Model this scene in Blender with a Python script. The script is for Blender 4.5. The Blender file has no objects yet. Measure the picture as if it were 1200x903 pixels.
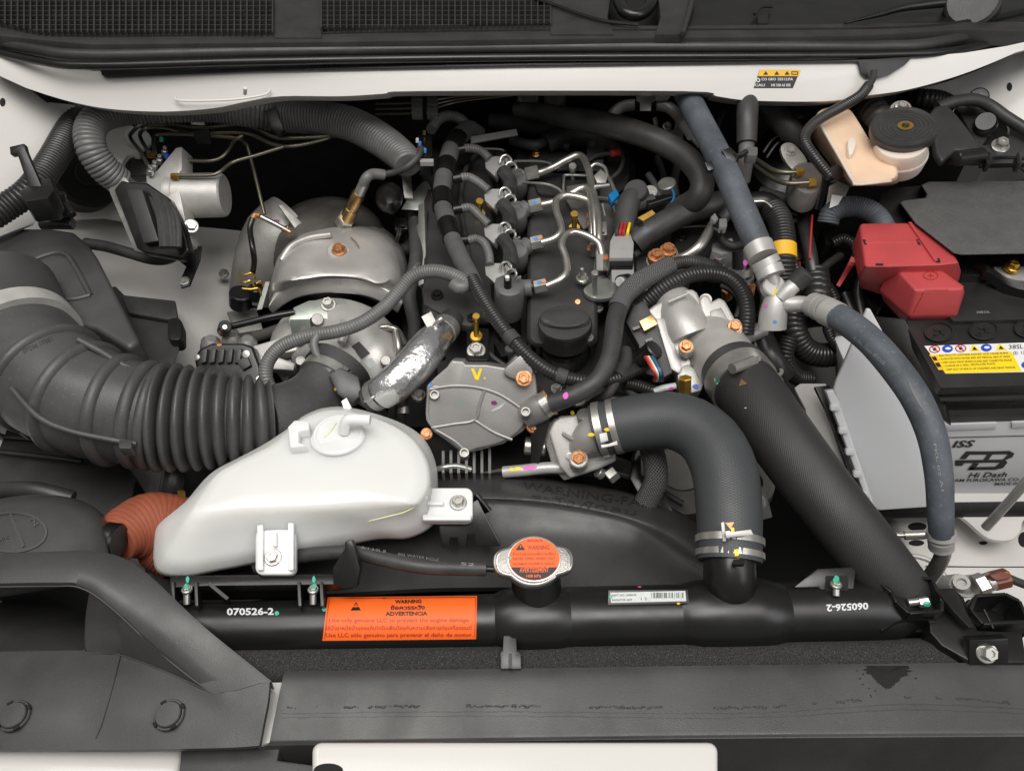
import bpy, bmesh, math, random
from mathutils import Vector as V, Matrix
from mathutils.bvhtree import BVHTree
random.seed(7)
SC = bpy.context.scene
COL = SC.collection
# ------------------------------------------------------------------ camera
PITCH = math.radians(48); FPX = 906.0; CX, CY = 600.0, 451.5
CAM = V((0, -0.314, 0.658))
FW = V((0, math.cos(PITCH), -math.sin(PITCH))); UPV = V((0, math.sin(PITCH), math.cos(PITCH))); RT = V((1, 0, 0))
cam = bpy.data.cameras.new('camera'); cam.sensor_width = 36; cam.lens = 36*FPX/1200; cam.clip_start = .01; cam.clip_end = 50
cam_o = bpy.data.objects.new('camera', cam); COL.objects.link(cam_o)
cam_o.location = CAM; cam_o.rotation_euler = (math.pi/2-PITCH, 0, 0); SC.camera = cam_o
# ------------------------------------------------------------------ light
w = bpy.data.worlds.new('World'); SC.world = w; w.use_nodes = True
bg = w.node_tree.nodes['Background']; bg.inputs[0].default_value = (1, .985, .965, 1); bg.inputs[1].default_value = .19
def area(name, loc, tgt, sx, sy, power, col):
    l = bpy.data.lights.new(name, 'AREA'); l.shape = 'RECTANGLE'; l.size = sx; l.size_y = sy; l.energy = power; l.color = col
    o = bpy.data.objects.new(name, l); COL.objects.link(o); o.location = loc
    o.rotation_euler = (V(tgt)-V(loc)).to_track_quat('-Z', 'Y').to_euler()
area('ceiling_lamp', (.1, -.55, 2.4), (0, .25, 0), 2.0, 1.0, 56, (1, .968, .93))
area('added_overhead_fill', (-.75, .35, 2.3), (-.1, .35, 0), .9, 1.8, 24, (1, .97, .93))  # added overhead fill that brightens the pale left shelf; no known lamp
area('added_side_fill', (1.7, -.9, 1.5), (.1, .2, 0), .9, 1.4, 12, (.98, .98, 1))  # added side fill for shape and sheen; no doorway is known here
SC.view_settings.view_transform = 'Standard'; SC.view_settings.look = 'None'; SC.view_settings.exposure = 0; SC.view_settings.gamma = 1
SC.render.engine = 'CYCLES'
# ------------------------------------------------------------------ pixel -> place
def ray(px, py): return FW + RT*((px-CX)/FPX) + UPV*((CY-py)/FPX)
def P(px, py, z):
    d = ray(px, py); return CAM + d*((z-CAM.z)/d.z)
def mpp(p): return (p-CAM).dot(FW)/FPX              # metres for one photo pixel at that depth
UP = V((0, 0, 1)); NF = V((0, -.67, .743))
class Pl:
    def __init__(s, px, py, z, n=UP): s.o = P(px, py, z); s.n = V(n).normalized()
    def at(s, px, py):
        d = ray(px, py); return CAM + d*((s.o-CAM).dot(s.n)/d.dot(s.n))
# ------------------------------------------------------------------ materials
MATS = {}
def mat(k, col, rough=.5, metal=0., bump=None, var=None, coat=0., sss=0., rvar=0., braid=None, spec=.5, trans=0., emi=0, speck=None):
    m = bpy.data.materials.new(k); m.use_nodes = True; nt = m.node_tree; b = nt.nodes['Principled BSDF']; L = nt.links.new
    c = (*col, 1); b.inputs['Base Color'].default_value = c; b.inputs['Roughness'].default_value = rough; b.inputs['Metallic'].default_value = metal
    b.inputs['Coat Weight'].default_value = coat; b.inputs['Coat Roughness'].default_value = .12; b.inputs['Specular IOR Level'].default_value = spec
    if sss: b.inputs['Subsurface Weight'].default_value = sss; b.inputs['Subsurface Radius'].default_value = (1, .9, .75); b.inputs['Subsurface Scale'].default_value = .035
    if trans: b.inputs['Transmission Weight'].default_value = trans
    tc = nt.nodes.new('ShaderNodeTexCoord')
    def noise(sc, det=4):
        n = nt.nodes.new('ShaderNodeTexNoise'); n.inputs['Scale'].default_value = sc; n.inputs['Detail'].default_value = det; L(tc.outputs['Object'], n.inputs['Vector']); return n
    if var or speck:
        last = None
        if var:
            n = noise(var[0], 6); r = nt.nodes.new('ShaderNodeValToRGB'); L(n.outputs['Fac'], r.inputs[0])
            a = var[1]; r.color_ramp.elements[0].position = .3; r.color_ramp.elements[1].position = .72
            r.color_ramp.elements[0].color = tuple(x*(1-a) for x in col)+(1,); r.color_ramp.elements[1].color = tuple(min(1, x*(1+a)) for x in col)+(1,)
            last = r.outputs[0]
        if speck:                                   # fine dust specks
            n = noise(speck[0], 2); mr = nt.nodes.new('ShaderNodeMapRange'); mr.inputs[1].default_value = .62; mr.inputs[2].default_value = .75; mr.inputs[4].default_value = speck[1]
            L(n.outputs['Fac'], mr.inputs[0]); mx = nt.nodes.new('ShaderNodeMix'); mx.data_type = 'RGBA'; L(mr.outputs[0], mx.inputs[0])
            if last: L(last, mx.inputs[6])
            else: mx.inputs[6].default_value = c
            mx.inputs[7].default_value = (.3, .28, .26, 1); last = mx.outputs[2]
        L(last, b.inputs['Base Color'])
    if rvar:
        n = noise(28, 5); mr = nt.nodes.new('ShaderNodeMapRange'); mr.inputs[1].default_value = .3; mr.inputs[2].default_value = .7
        mr.inputs[3].default_value = max(.02, rough-rvar); mr.inputs[4].default_value = min(1, rough+rvar); L(n.outputs['Fac'], mr.inputs[0]); L(mr.outputs[0], b.inputs['Roughness'])
    h = None
    if bump:
        n = noise(bump[0], 3); h = n.outputs['Fac']; st = bump[1]
    if braid:                                       # crossed diagonal ridges in tube uv space
        uv = nt.nodes.new('ShaderNodeUVMap'); ws = []
        for s in (-1, 1):
            mp = nt.nodes.new('ShaderNodeMapping'); mp.inputs['Rotation'].default_value = (0, 0, s*math.radians(braid[2])); L(uv.outputs[0], mp.inputs[0])
            wv = nt.nodes.new('ShaderNodeTexWave'); wv.inputs['Scale'].default_value = braid[0]; wv.inputs['Distortion'].default_value = .6; wv.inputs['Detail Scale'].default_value = 2; L(mp.outputs[0], wv.inputs[0]); ws.append(wv)
        mm = nt.nodes.new('ShaderNodeMath'); mm.operation = 'MULTIPLY' if len(braid) < 4 else 'MAXIMUM'; L(ws[0].outputs['Fac'], mm.inputs[0]); L(ws[1].outputs['Fac'], mm.inputs[1]); h = mm.outputs[0]; st = braid[1]
        if len(braid) > 3:
            r = nt.nodes.new('ShaderNodeValToRGB'); r.color_ramp.elements[0].position = .55; r.color_ramp.elements[0].color = c; r.color_ramp.elements[1].color = (*braid[3], 1); L(h, r.inputs[0]); L(r.outputs[0], b.inputs['Base Color'])
    if h:
        bn = nt.nodes.new('ShaderNodeBump'); bn.inputs['Strength'].default_value = st; bn.inputs['Distance'].default_value = .0012; L(h, bn.inputs['Height']); L(bn.outputs[0], b.inputs['Normal'])
    MATS[k] = m
g3 = lambda x: (x, x*.985, x*.965)
mat('blk', g3(.026), .44, bump=(1000, .2), var=(30, .25), rvar=.08, speck=(420, .05))
mat('blks', g3(.008), .32, bump=(500, .04), rvar=.08, var=(25, .3))
mat('tank', g3(.008), .33, bump=(900, .03), rvar=.06)
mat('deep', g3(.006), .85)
mat('pad', g3(.010), .9, bump=(260, .6), var=(40, .4))
mat('rub', g3(.038), .5, bump=(650, .16), var=(40, .3), rvar=.12, speck=(300, .05))
mat('rubw', g3(.024), .48, braid=(170, .3, 58), rvar=.08)
mat('rubi', (.046, .049, .052), .5, braid=(140, .22, 24), rvar=.08)
mat('rubg', (.056, .055, .054), .44, bump=(600, .16), var=(16, .28), rvar=.12, speck=(260, .1))
mat('duct', g3(.048), .44, bump=(950, .14), var=(9, .30), rvar=.1, speck=(300, .04))
mat('braid', g3(.015), .5, braid=(130, .8, 40, (.16, .16, .16)))
mat('blueh', (.073, .084, .098), .58, bump=(600, .18), var=(30, .3), rvar=.1, speck=(240, .25))
mat('cond', g3(.125), .40, var=(40, .15), rvar=.1, speck=(500, .08))
mat('condb', g3(.022), .36, rvar=.1)
mat('tape', g3(.075), .85, bump=(900, .5), var=(60, .15))
mat('taped', g3(.04), .7, bump=(500, .4), var=(60, .2))
mat('alu', (.44, .43, .41), .38, .3, bump=(800, .20), var=(60, .08), rvar=.08)
mat('alud', (.30, .29, .275), .45, .7, bump=(600, .3), var=(50, .18), rvar=.1)
mat('satin', (.44, .43, .415), .42, .35, var=(40, .1), rvar=.06, bump=(600, .1))
mat('aluf', (.29, .283, .272), .40, .5, bump=(900, .18), var=(20, .1), rvar=.08)
mat('steel', (.52, .50, .46), .3, .85, var=(30, .12), rvar=.08)
mat('zinc', (.48, .47, .44), .34, .8, var=(80, .15), rvar=.08)
mat('zgreen', (.40, .43, .39), .36, .75, var=(18, .18), rvar=.1)
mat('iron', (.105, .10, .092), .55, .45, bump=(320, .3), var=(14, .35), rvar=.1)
mat('lobe', (.24, .232, .22), .5, .4, bump=(200, .25), var=(20, .2), rvar=.1)
mat('shield', (.47, .455, .435), .36, .42, bump=(45, .35), var=(16, .16), rvar=.09)
mat('foil', (.72, .72, .72), .24, .92, bump=(130, .9), rvar=.1)
mat('band', (.58, .57, .54), .3, .4, var=(60, .12), rvar=.06)
mat('copper', (.50, .23, .10), .40, .55, var=(260, .45))
mat('gold', (.68, .42, .08), .3, .9, var=(120, .15))
mat('brass', (.55, .36, .16), .32, 1, var=(100, .15))
mat('pipe', (.16, .15, .11), .34, .8)
mat('paint', (.60, .585, .56), .34, coat=.35, rvar=.04)
mat('res', (.68, .685, .665), .36, sss=.9, bump=(40, .04), rvar=.06)
mat('resc', (.74, .745, .73), .36, sss=.15, rvar=.06)
mat('resy', (.72, .73, .45), .4)
mat('brk', (.76, .54, .38), .4, sss=.4, var=(22, .10))
mat('brkw', (.78, .68, .58), .36, sss=.35, var=(22, .05))
mat('red', (.44, .058, .062), .46, bump=(900, .1), var=(20, .12), rvar=.05)
mat('orl', (.86, .125, .010), .58, var=(60, .04))
mat('orh', (.27, .068, .032), .7, var=(30, .18), bump=(400, .15))
mat('fbox', g3(.085), .46, bump=(650, 1.0), var=(60, .12), speck=(800, .25))
mat('foam', g3(.022), .95, bump=(600, 1.0), var=(900, .9), speck=(1250, .55))
mat('batw', (.56, .56, .575), .36, sss=.15, var=(12, .04))
mat('shld', (.50, .505, .515), .42, sss=.2, var=(8, .05), rvar=.05)
mat('batb', g3(.018), .40, bump=(1200, .12), rvar=.08, var=(20, .2))
mat('glue', g3(.105), .5, bump=(700, .2), var=(60, .08), rvar=.05)
mat('gplug', g3(.29), .5, bump=(700, .1), var=(60, .06))
mat('brown', (.16, .045, .025), .42, var=(60, .1))
mat('yel', (.75, .42, .02), .5); mat('yell', (.86, .62, .01), .45); mat('ink', g3(.012), .55); mat('inkr', (.35, .03, .01), .5)
mat('inkw', (.62, .62, .62), .5); mat('lblw', (.72, .72, .71), .4); mat('lblg', (.44, .47, .46), .35, var=(300, .1)); mat('blue', (.02, .07, .45), .45); mat('inkred', (.42, .03, .03), .45)
mat('pink', (.7, .1, .5), .5); mat('green', (.05, .42, .28), .5); mat('bl', (.06, .25, .6), .5); mat('white', (.75, .75, .73), .45); mat('purp', (.15, .01, .12), .5); mat('inkg', g3(.26), .55)
mat('wet', g3(.016), .26); mat('bluep', (.01, .17, .42), .4); mat('grime', g3(.05), .6); mat('orr', (.6, .2, .06), .5)
# ------------------------------------------------------------------ geometry
class G:
    def __init__(s): s.v = []; s.f = []; s.uv = None
    def add(s, vs, fs):
        o = len(s.v); s.v += [V(x) for x in vs]; s.f += [[i+o for i in f] for f in fs]; return s
    def __add__(s, t):
        if s.uv is not None: s.uv = s.uv+(t.uv if t.uv else [[(0, 0)]*len(f) for f in t.f])
        return s.add(t.v, t.f)
ALLO = []
def ob(name, g, m, parent=None, ang=38, bev=0, seg=2, kind=None, label=None):
    me = bpy.data.meshes.new(name); bm = bmesh.new()
    vs = [bm.verts.new(x) for x in g.v]; uvl = None
    if g.uv: uvl = bm.loops.layers.uv.new('UVMap')
    for i, f in enumerate(g.f):
        try: fc = bm.faces.new([vs[k] for k in f])
        except ValueError: continue
        if uvl:
            for lp, u in zip(fc.loops, g.uv[i]): lp[uvl].uv = u
    if not g.uv: bmesh.ops.recalc_face_normals(bm, faces=bm.faces)
    if bev:
        ed = [e for e in bm.edges if len(e.link_faces) == 2 and e.calc_face_angle(0) > math.radians(32)]
        if ed: bmesh.ops.bevel(bm, geom=ed, offset=bev, segments=seg, profile=.6, affect='EDGES', clamp_overlap=True)
    bm.to_mesh(me); bm.free()
    me.polygons.foreach_set('use_smooth', [True]*len(me.polygons)); me.set_sharp_from_angle(angle=math.radians(ang))
    me.materials.append(MATS[m]); o = bpy.data.objects.new(name, me); COL.objects.link(o)
    if parent: o.parent = parent
    if kind: o['kind'] = kind
    if label: o['label'] = label
    ALLO.append(o); return o
def tag(o, label, cat, group=None):
    o['label'] = label; o['category'] = cat
    if group: o['group'] = group
    return o
def thing(name, label, cat, group=None):
    o = bpy.data.objects.new(name, None); o.empty_display_size = .02; COL.objects.link(o); return tag(o, label, cat, group)
def cr(a, b, c, d, t):
    return .5*((2*b)+(c-a)*t+(2*a-5*b+4*c-d)*t*t+(-a+3*b-3*c+d)*t**3)
def spline(pts, n=10, closed=False):
    out = []; N = len(pts)
    for i in range(N if closed else N-1):
        q = [pts[(i+k) % N] if closed else pts[min(max(i+k, 0), N-1)] for k in (-1, 0, 1, 2)]
        for j in range(n):
            t = j/n; out.append([cr(q[0][k], q[1][k], q[2][k], q[3][k], t) for k in range(len(q[0]))])
    if not closed: out.append(list(pts[-1]))
    return out
def smo(o, n=6): return [tuple(x) for x in spline(o, n, True)]
def ell(cx, cy, rx, ry=None, n=24, a0=0):
    ry = ry or rx; return [(cx+rx*math.cos(a0+2*math.pi*i/n), cy+ry*math.sin(a0+2*math.pi*i/n)) for i in range(n)]
def rr(x0, y0, x1, y1, r=4, n=4):
    o = []
    for cx, cy, a in ((x1-r, y1-r, 0), (x0+r, y1-r, 90), (x0+r, y0+r, 180), (x1-r, y0+r, 270)):
        for i in range(n+1): t = math.radians(a+90*i/n); o.append((cx+r*math.cos(t), cy+r*math.sin(t)))
    return o
def p3(pts):                                          # (px,py,z[,rpx]) -> points and radii
    return [P(p[0], p[1], p[2]) if not isinstance(p, V) else p for p in pts]
def tube(pts, r, n=16, corr=None, cap=True, step=None, flat=None):
    """pts: (px,py,z[,r_px]); r in photo pixels; corr=(pitch_px, depth_fraction[, s0,s1])"""
    ctrl = []
    for p in pts:
        q = P(p[0], p[1], p[2]); ctrl.append((*q, (p[3] if len(p) > 3 else r)*mpp(q)))
    dense = spline(ctrl, 14) if len(ctrl) > 2 else spline(ctrl, 4)
    S = [0.]
    for a, b in zip(dense, dense[1:]): S.append(S[-1]+(V(b[:3])-V(a[:3])).length)
    Lt = S[-1]; rm = ctrl[0][3]; k = mpp(V(ctrl[0][:3]))
    st = step or (corr[0]*k/(6 if corr[0] < 10 else 12) if corr else max(rm*.45, .002)); m = max(2, int(Lt/st))
    samp = []; j = 0
    for i in range(m+1):
        s = Lt*i/m
        while j < len(S)-2 and S[j+1] < s: j += 1
        t = (s-S[j])/max(1e-9, S[j+1]-S[j]); a, b = dense[j], dense[j+1]; samp.append(([a[q]+(b[q]-a[q])*t for q in range(4)], s))
    C = [V(x[0][:3]) for x in samp]; g = G(); g.uv = []
    T = [(C[min(i+1, m)]-C[max(i-1, 0)]).normalized() for i in range(m+1)]
    a = T[0].orthogonal().normalized(); rings = []
    for i in range(m+1):
        a = (a-T[i]*a.dot(T[i])).normalized(); b = T[i].cross(a); rad = samp[i][0][3]
        if corr:
            f = samp[i][1]/Lt
            if len(corr) < 4 or corr[2] <= f <= corr[3]:
                rad *= 1+corr[1]*(2*abs(math.sin(math.pi*samp[i][1]/(corr[0]*k)))**(.5 if corr[0] < 10 else .62)-1.3)
        rings.append([C[i]+(a*math.cos(2*math.pi*q/n)+b*math.sin(2*math.pi*q/n))*rad for q in range(n)])
    for R in rings: g.v += R
    cir = 2*math.pi*rm
    for i in range(m):
        for q in range(n):
            q2 = (q+1) % n; g.f.append([i*n+q, i*n+q2, (i+1)*n+q2, (i+1)*n+q])
            u0, u1, v0, v1 = samp[i][1], samp[i+1][1], q/n*cir, (q+1)/n*cir; g.uv.append([(u0, v0), (u0, v1), (u1, v1), (u1, v0)])
    if cap:
        g.f.append(list(range(n))[::-1]); g.uv.append([(0, 0)]*n); g.f.append([m*n+q for q in range(n)]); g.uv.append([(0, 0)]*n)
    return g
def lathe(o, ax, prof, n=24):
    ax = V(ax).normalized(); a = ax.orthogonal().normalized(); b = ax.cross(a); g = G()
    for r, h in prof:
        for q in range(n): t = 2*math.pi*(q+.5)/n; g.v.append(o+ax*h+(a*math.cos(t)+b*math.sin(t))*max(r, 1e-5))
    for i in range(len(prof)-1):
        for q in range(n): q2 = (q+1) % n; g.f.append([i*n+q, i*n+q2, (i+1)*n+q2, (i+1)*n+q])
    g.f.append(list(range(n))[::-1]); g.f.append([(len(prof)-1)*n+q for q in range(n)]); return g
def loft(rings, c0=True, c1=True):
    g = G(); n = len(rings[0])
    for R in rings: g.v += [V(x) for x in R]
    for i in range(len(rings)-1):
        for q in range(n): q2 = (q+1) % n; g.f.append([i*n+q, i*n+q2, (i+1)*n+q2, (i+1)*n+q])
    if c0: g.f.append(list(range(n))[::-1])
    if c1: g.f.append([(len(rings)-1)*n+q for q in range(n)])
    return g
def lring(outline, z, n=5, smooth=True):
    o = smo(outline, n) if smooth else outline; return [P(x, y, z) for x, y in o]
def shrink(o, f, dx=0, dy=0):
    cx = sum(p[0] for p in o)/len(o); cy = sum(p[1] for p in o)/len(o); return [(cx+(x-cx)*f+dx, cy+(y-cy)*f+dy) for x, y in o]
def plate(outline, pl, depth, down=None):
    top = [pl.at(x, y) for x, y in outline]; d = V(down).normalized()*depth if down else -pl.n*depth
    return loft([[t+d for t in top], top])
def pz(outline, z, depth): return plate(outline, Pl(600, 450, z), depth)
def sheet(rows, n=8, thick=0.):
    g = G(); R = []
    for r in rows: R.append([V(x) for x in spline([tuple(P(*p)) for p in r], n)])
    m = len(R[0])
    for r in R: g.v += r
    for i in range(len(R)-1):
        for q in range(m-1): g.f.append([i*m+q, i*m+q+1, (i+1)*m+q+1, (i+1)*m+q])
    return g
def smooth_sheet(rows, n=8, k=6):                     # spline in both directions
    R = [spline([tuple(P(*p)) for p in r], n) for r in rows]; m = len(R[0])
    cols = [spline([r[q] for r in R], k) for q in range(m)]; M_ = len(cols[0]); g = G()
    for q in range(m): g.v += [V(x) for x in cols[q]]
    for q in range(m-1):
        for i in range(M_-1): g.f.append([q*M_+i, (q+1)*M_+i, (q+1)*M_+i+1, q*M_+i+1])
    return g
def thicken(g, d):                                    # closed solid: a copy of the sheet moved by d
    n = len(g.v); cnt = {}
    for f in g.f:
        for a, b in zip(f, f[1:]+f[:1]): cnt[(a, b)] = 1
    o = G(); o.v = list(g.v)+[x+V(d) for x in g.v]; o.f = [list(f) for f in g.f]+[[i+n for i in f[::-1]] for f in g.f]
    for (a, b) in cnt:
        if (b, a) not in cnt: o.f.append([b, a, a+n, b+n])
    return o
def box(c, ax, ay, az):
    c, ax, ay, az = V(c), V(ax), V(ay), V(az); g = G()
    g.v = [c+ax*i+ay*j+az*k for k in (-1, 1) for j in (-1, 1) for i in (-1, 1)]
    g.f = [[0, 1, 3, 2], [4, 6, 7, 5], [0, 4, 5, 1], [2, 3, 7, 6], [0, 2, 6, 4], [1, 5, 7, 3]]; return g
def bar(a, b, w, h, n=UP):                            # bar between two 3d points, width w, height h (metres)
    d = (b-a); t = d.normalized(); s = t.cross(V(n)).normalized(); u = s.cross(t); return box((a+b)/2, d/2, s*w/2, u*h/2)
def boltg(p, n, r, h=.85, hexn=6):
    return lathe(p-V(n)*r*.5, n, [(r*1.42, 0), (r*1.42, r*.62), (r*1.3, r*.72), (r*1.02, r*.74)], 20) + lathe(p, n, [(r, .2*r), (r, r*h*.85), (r*.86, r*h), (r*.5, r*h), (r*.44, r*h*.8)], hexn)
BV = {}
def bv(o):
    if o.name not in BV:
        me = o.data; BV[o.name] = BVHTree.FromPolygons([v.co for v in me.vertices], [list(p.vertices) for p in me.polygons])
    return BV[o.name]
def hit(o, px, py):
    d = ray(px, py).normalized(); os = o if isinstance(o, (list, tuple)) else [o]; best = None
    for q in os:
        loc, n, i, dist = bv(q).ray_cast(CAM, d)
        if loc and (best is None or dist < best[2]): best = (loc, n if n.dot(d) < 0 else -n, dist)
    return best
def bolt(parent, on, px, py, r, m='zinc', name='bolt', n=None, h=.85, z=None):
    if on is not None:
        hh = hit(on, px, py); p, nn = (hh[0], hh[1]) if hh else (P(px, py, z or 0), UP)
    else: p, nn = P(px, py, z), UP
    nn = V(n).normalized() if n else nn
    return ob(name, boltg(p, nn, r*mpp(p), h), m, parent, 30)
def decal(name, parent, on, g2, m, off=.0005, label=None):
    """g2: flat outline mesh in photo pixels, laid on to the surface of `on`"""
    hs = [hit(on, v[0], v[1]) for v in g2.v]; ok = [h for h in hs if h]
    if not ok: print('decal missed', name, parent.name if parent else ''); return None
    g = G()
    for v, h in zip(g2.v, hs):
        if not h:
            b = min(ok, key=lambda q: (q[0]-P(v[0], v[1], q[0].z)).length); d = ray(v[0], v[1]); p = CAM+d*((b[0]-CAM).dot(b[1])/d.dot(b[1])); h = (p, b[1])
        g.v.append(h[0]+h[1]*off)
    g.f = [list(f) for f in g2.f]
    return ob(name, g, m, parent, label=label)
def quad(c, nx=8, ny=3):                              # four pixel corners tl,tr,br,bl -> grid
    g = G(); tl, tr, br, bl = [V((*x, 0)) for x in c]
    for j in range(ny+1):
        for i in range(nx+1): u, v = i/nx, j/ny; g.v.append((tl*(1-u)+tr*u)*(1-v)+(bl*(1-u)+br*u)*v)
    for j in range(ny):
        for i in range(nx): a = j*(nx+1)+i; g.f.append([a, a+1, a+nx+2, a+nx+1])
    return g
def poly(o):
    g = G(); g.v = [V((x, y, 0)) for x, y in o]; g.f = [list(range(len(o)))]; return g
def ringless(A, B):                                   # open strip between two pixel lines
    n = len(A); g = G(); g.v = [V((x, y, 0)) for x, y in A]+[V((x, y, 0)) for x, y in B]; g.f = [[k, k+1, n+k+1, n+k] for k in range(n-1)]; return g
def ringg(o, i):
    n = len(o); g = G(); g.v = [V((x, y, 0)) for x, y in o]+[V((x, y, 0)) for x, y in i]
    g.f = [[k, (k+1) % n, n+(k+1) % n, n+k] for k in range(n)]; return g
def textg(s, a, b, h, bold=.0, shear=0., up=None):
    """text mesh in photo pixels from baseline point a to b, capital height h"""
    cu = bpy.data.curves.new('t', 'FONT'); cu.body = s; cu.size = 1; cu.offset = bold; cu.shear = shear; cu.resolution_u = 2
    o = bpy.data.objects.new('t', cu); me = bpy.data.meshes.new_from_object(o)
    g = G(); xs = [v.co.x for v in me.vertices]
    if not xs: return g
    x0, x1 = min(xs), max(xs); a, b = V((*a, 0)), V((*b, 0)); d = (b-a); t = d.normalized(); u = V((t.y, -t.x, 0)) if up is None else V((*up, 0)).normalized()
    g.v = [a+d*((v.co.x-x0)/(x1-x0))+u*(v.co.y/.70*h) for v in me.vertices]; g.f = [list(p.vertices) for p in me.polygons]
    bpy.data.objects.remove(o); bpy.data.curves.remove(cu); bpy.data.meshes.remove(me); return g
def text(parent, on, s, a, b, h, m='ink', bold=.01, off=.0009, name='lettering', shear=0., up=None):
    return decal(name, parent, on, textg(s, a, b, h, bold, shear, up), m, off)
def dab(parent, on, px, py, rx, ry, m, a=0, name='paint_mark'):
    o = [(px+rx*math.cos(t)*math.cos(a)-ry*math.sin(t)*math.sin(a), py+rx*math.cos(t)*math.sin(a)+ry*math.sin(t)*math.cos(a)) for t in [2*math.pi*i/12 for i in range(12)]]
    o = [(x+random.uniform(-.12, .12)*rx, y+random.uniform(-.12, .12)*ry) for x, y in o]; g = poly(o); g.v.append(V((px, py, 0))); g.f = [[i, (i+1) % 12, 12] for i in range(12)]
    return decal(name, parent, on, g, m, .0006)
def cyl(a, b, r, n=24, prof=None, bevel=.12):         # cylinder between (px,py,z) a and b, radius px
    A, B = P(*a), P(*b); k = mpp((A+B)/2)*r; L = (B-A).length; c = min(bevel*k, L*.3)
    pr = prof and [(p[0]*k, p[1]*L) for p in prof] or [(k-c, 0), (k, c), (k, L-c), (k-c, L)]
    return lathe(A, B-A, pr, n)
def band(a, b, r, t=.12, n=28):                       # hose clamp: open ring round the line a-b
    A, B = P(*a), P(*b); k = mpp((A+B)/2)*r; L = (B-A).length; ax = (B-A)
    g = lathe(A, ax, [(k*.9, 0), (k*(1+t), 0), (k*(1+t), L), (k*.9, L)], n); return g
# ================================================================== the place around: ground and car body
g = G().add([(-6, -6, -1.0), (6, -6, -1.0), (6, 6, -1.0), (-6, 6, -1.0)], [[0, 1, 2, 3]])
ob('ground', g, 'grime')['kind'] = 'structure'
car = thing('car_body', 'white painted car body panels framing the engine bay', 'car body')
fw = ob('firewall', box((0, .90, -.12), (.80, 0, 0), (0, .01, 0), (0, 0, .36)), 'pad', car)
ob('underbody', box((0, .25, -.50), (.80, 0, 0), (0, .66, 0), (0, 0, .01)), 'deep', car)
for s in (-1, 1): ob('side_wall', box((s*.86, .25, -.17), (.01, 0, 0), (0, .66, 0), (0, 0, .32)), 'paint', car)
# cowl panel: face and lower return lip
CP = Pl(600, 95, .185, (0, -.80, .60))
low = [(30, 103), (60, 113), (90, 121), (130, 128), (190, 131), (250, 127), (290, 119), (330, 113), (400, 113), (450, 110), (490, 107), (800, 107), (840, 113), (880, 118), (965, 119), (1010, 113), (1060, 106), (1110, 93), (1150, 79), (1190, 62)]
top = [(1225, 44), (1180, 54), (1130, 62), (1072, 67), (900, 71), (600, 74), (300, 78), (110, 83), (45, 74), (-20, 58)]
lows = [tuple(x) for x in spline(low, 4)]
cowl = ob('cowl_panel', plate([(-25, 78)]+lows+[(1225, 52)]+top, CP, .035), 'paint', car, bev=.006, seg=3)
ob('weld_stud', cyl((287, 110, .19), (287.5, 103, .20), 2.2), 'paint', car)
ob('stamped_recess_rim', tube([(206, 114, .172), (212, 118, .171), (270, 117, .172), (310, 111, .175), (316, 104, .18)], 1.2, 8), 'paint', car)
# corner panels beside the cowl
LP = Pl(30, 150, .12, (.62, -.42, .66))
ob('corner_panel', plate([(-60, 62), (-8, 72), (55, 119), (104, 124), (98, 138), (70, 170), (64, 215), (40, 262), (-60, 300)], LP, .012), 'paint', car, bev=.003)
ob('panel_seam', tube([(-5, 76, .151), (25, 97, .146), (56, 120, .138)], 1.0, 6), 'ink', car)
cl = ALLO[-2]
decal('body_hole', car, cl, poly(ell(3, 120, 3.4, 5)), 'deep'); 
ob('inner_panel', plate([(92, 122), (150, 128), (182, 250), (160, 262), (120, 255), (70, 258), (60, 200)], Pl(140, 180, -.02, (.3, -.6, .7)), .01), 'paint', car, bev=.002)
RP = Pl(1150, 130, .12, (-.55, -.48, .68))
ob('corner_panel', plate([(1062, 107), (1110, 95), (1150, 80), (1195, 58), (1280, 40), (1280, 260), (1200, 200), (1150, 160), (1100, 135)], RP, .012), 'paint', car, bev=.003)
crn = ALLO[-1]
decal('body_hole', car, crn, poly(ell(1183, 102, 3.2, 5)), 'deep')
ob('panel_seam', tube([(1190, 52, .165), (1168, 78, .15), (1146, 100, .137)], .8, 6), 'ink', car)
# left wheel-house shelf (pale), falling away towards the engine
L = smooth_sheet([[(-120, 215, .05), (20, 238, -.06), (90, 250, -.10), (190, 262, -.13), (292, 272, -.15), (318, 285, -.20), (322, 330, -.40)],
           [(-120, 300, .05), (40, 310, -.08), (130, 320, -.11), (210, 325, -.13), (280, 325, -.15), (306, 335, -.20), (312, 390, -.42)],
           [(-120, 420, .0), (40, 420, -.10), (130, 420, -.12), (200, 420, -.14), (246, 415, -.16), (272, 420, -.22), (290, 470, -.42)],
           [(-120, 560, -.05), (30, 560, -.12), (110, 565, -.14), (160, 570, -.15), (195, 575, -.17), (212, 582, -.22), (230, 640, -.42)],
           [(-120, 760, -.05), (30, 760, -.14), (110, 765, -.15), (160, 770, -.16), (190, 775, -.18), (205, 782, -.24), (230, 840, -.42)]], 6, 5)
apr = ob('wheel_house', L, 'paint', car)
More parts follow.
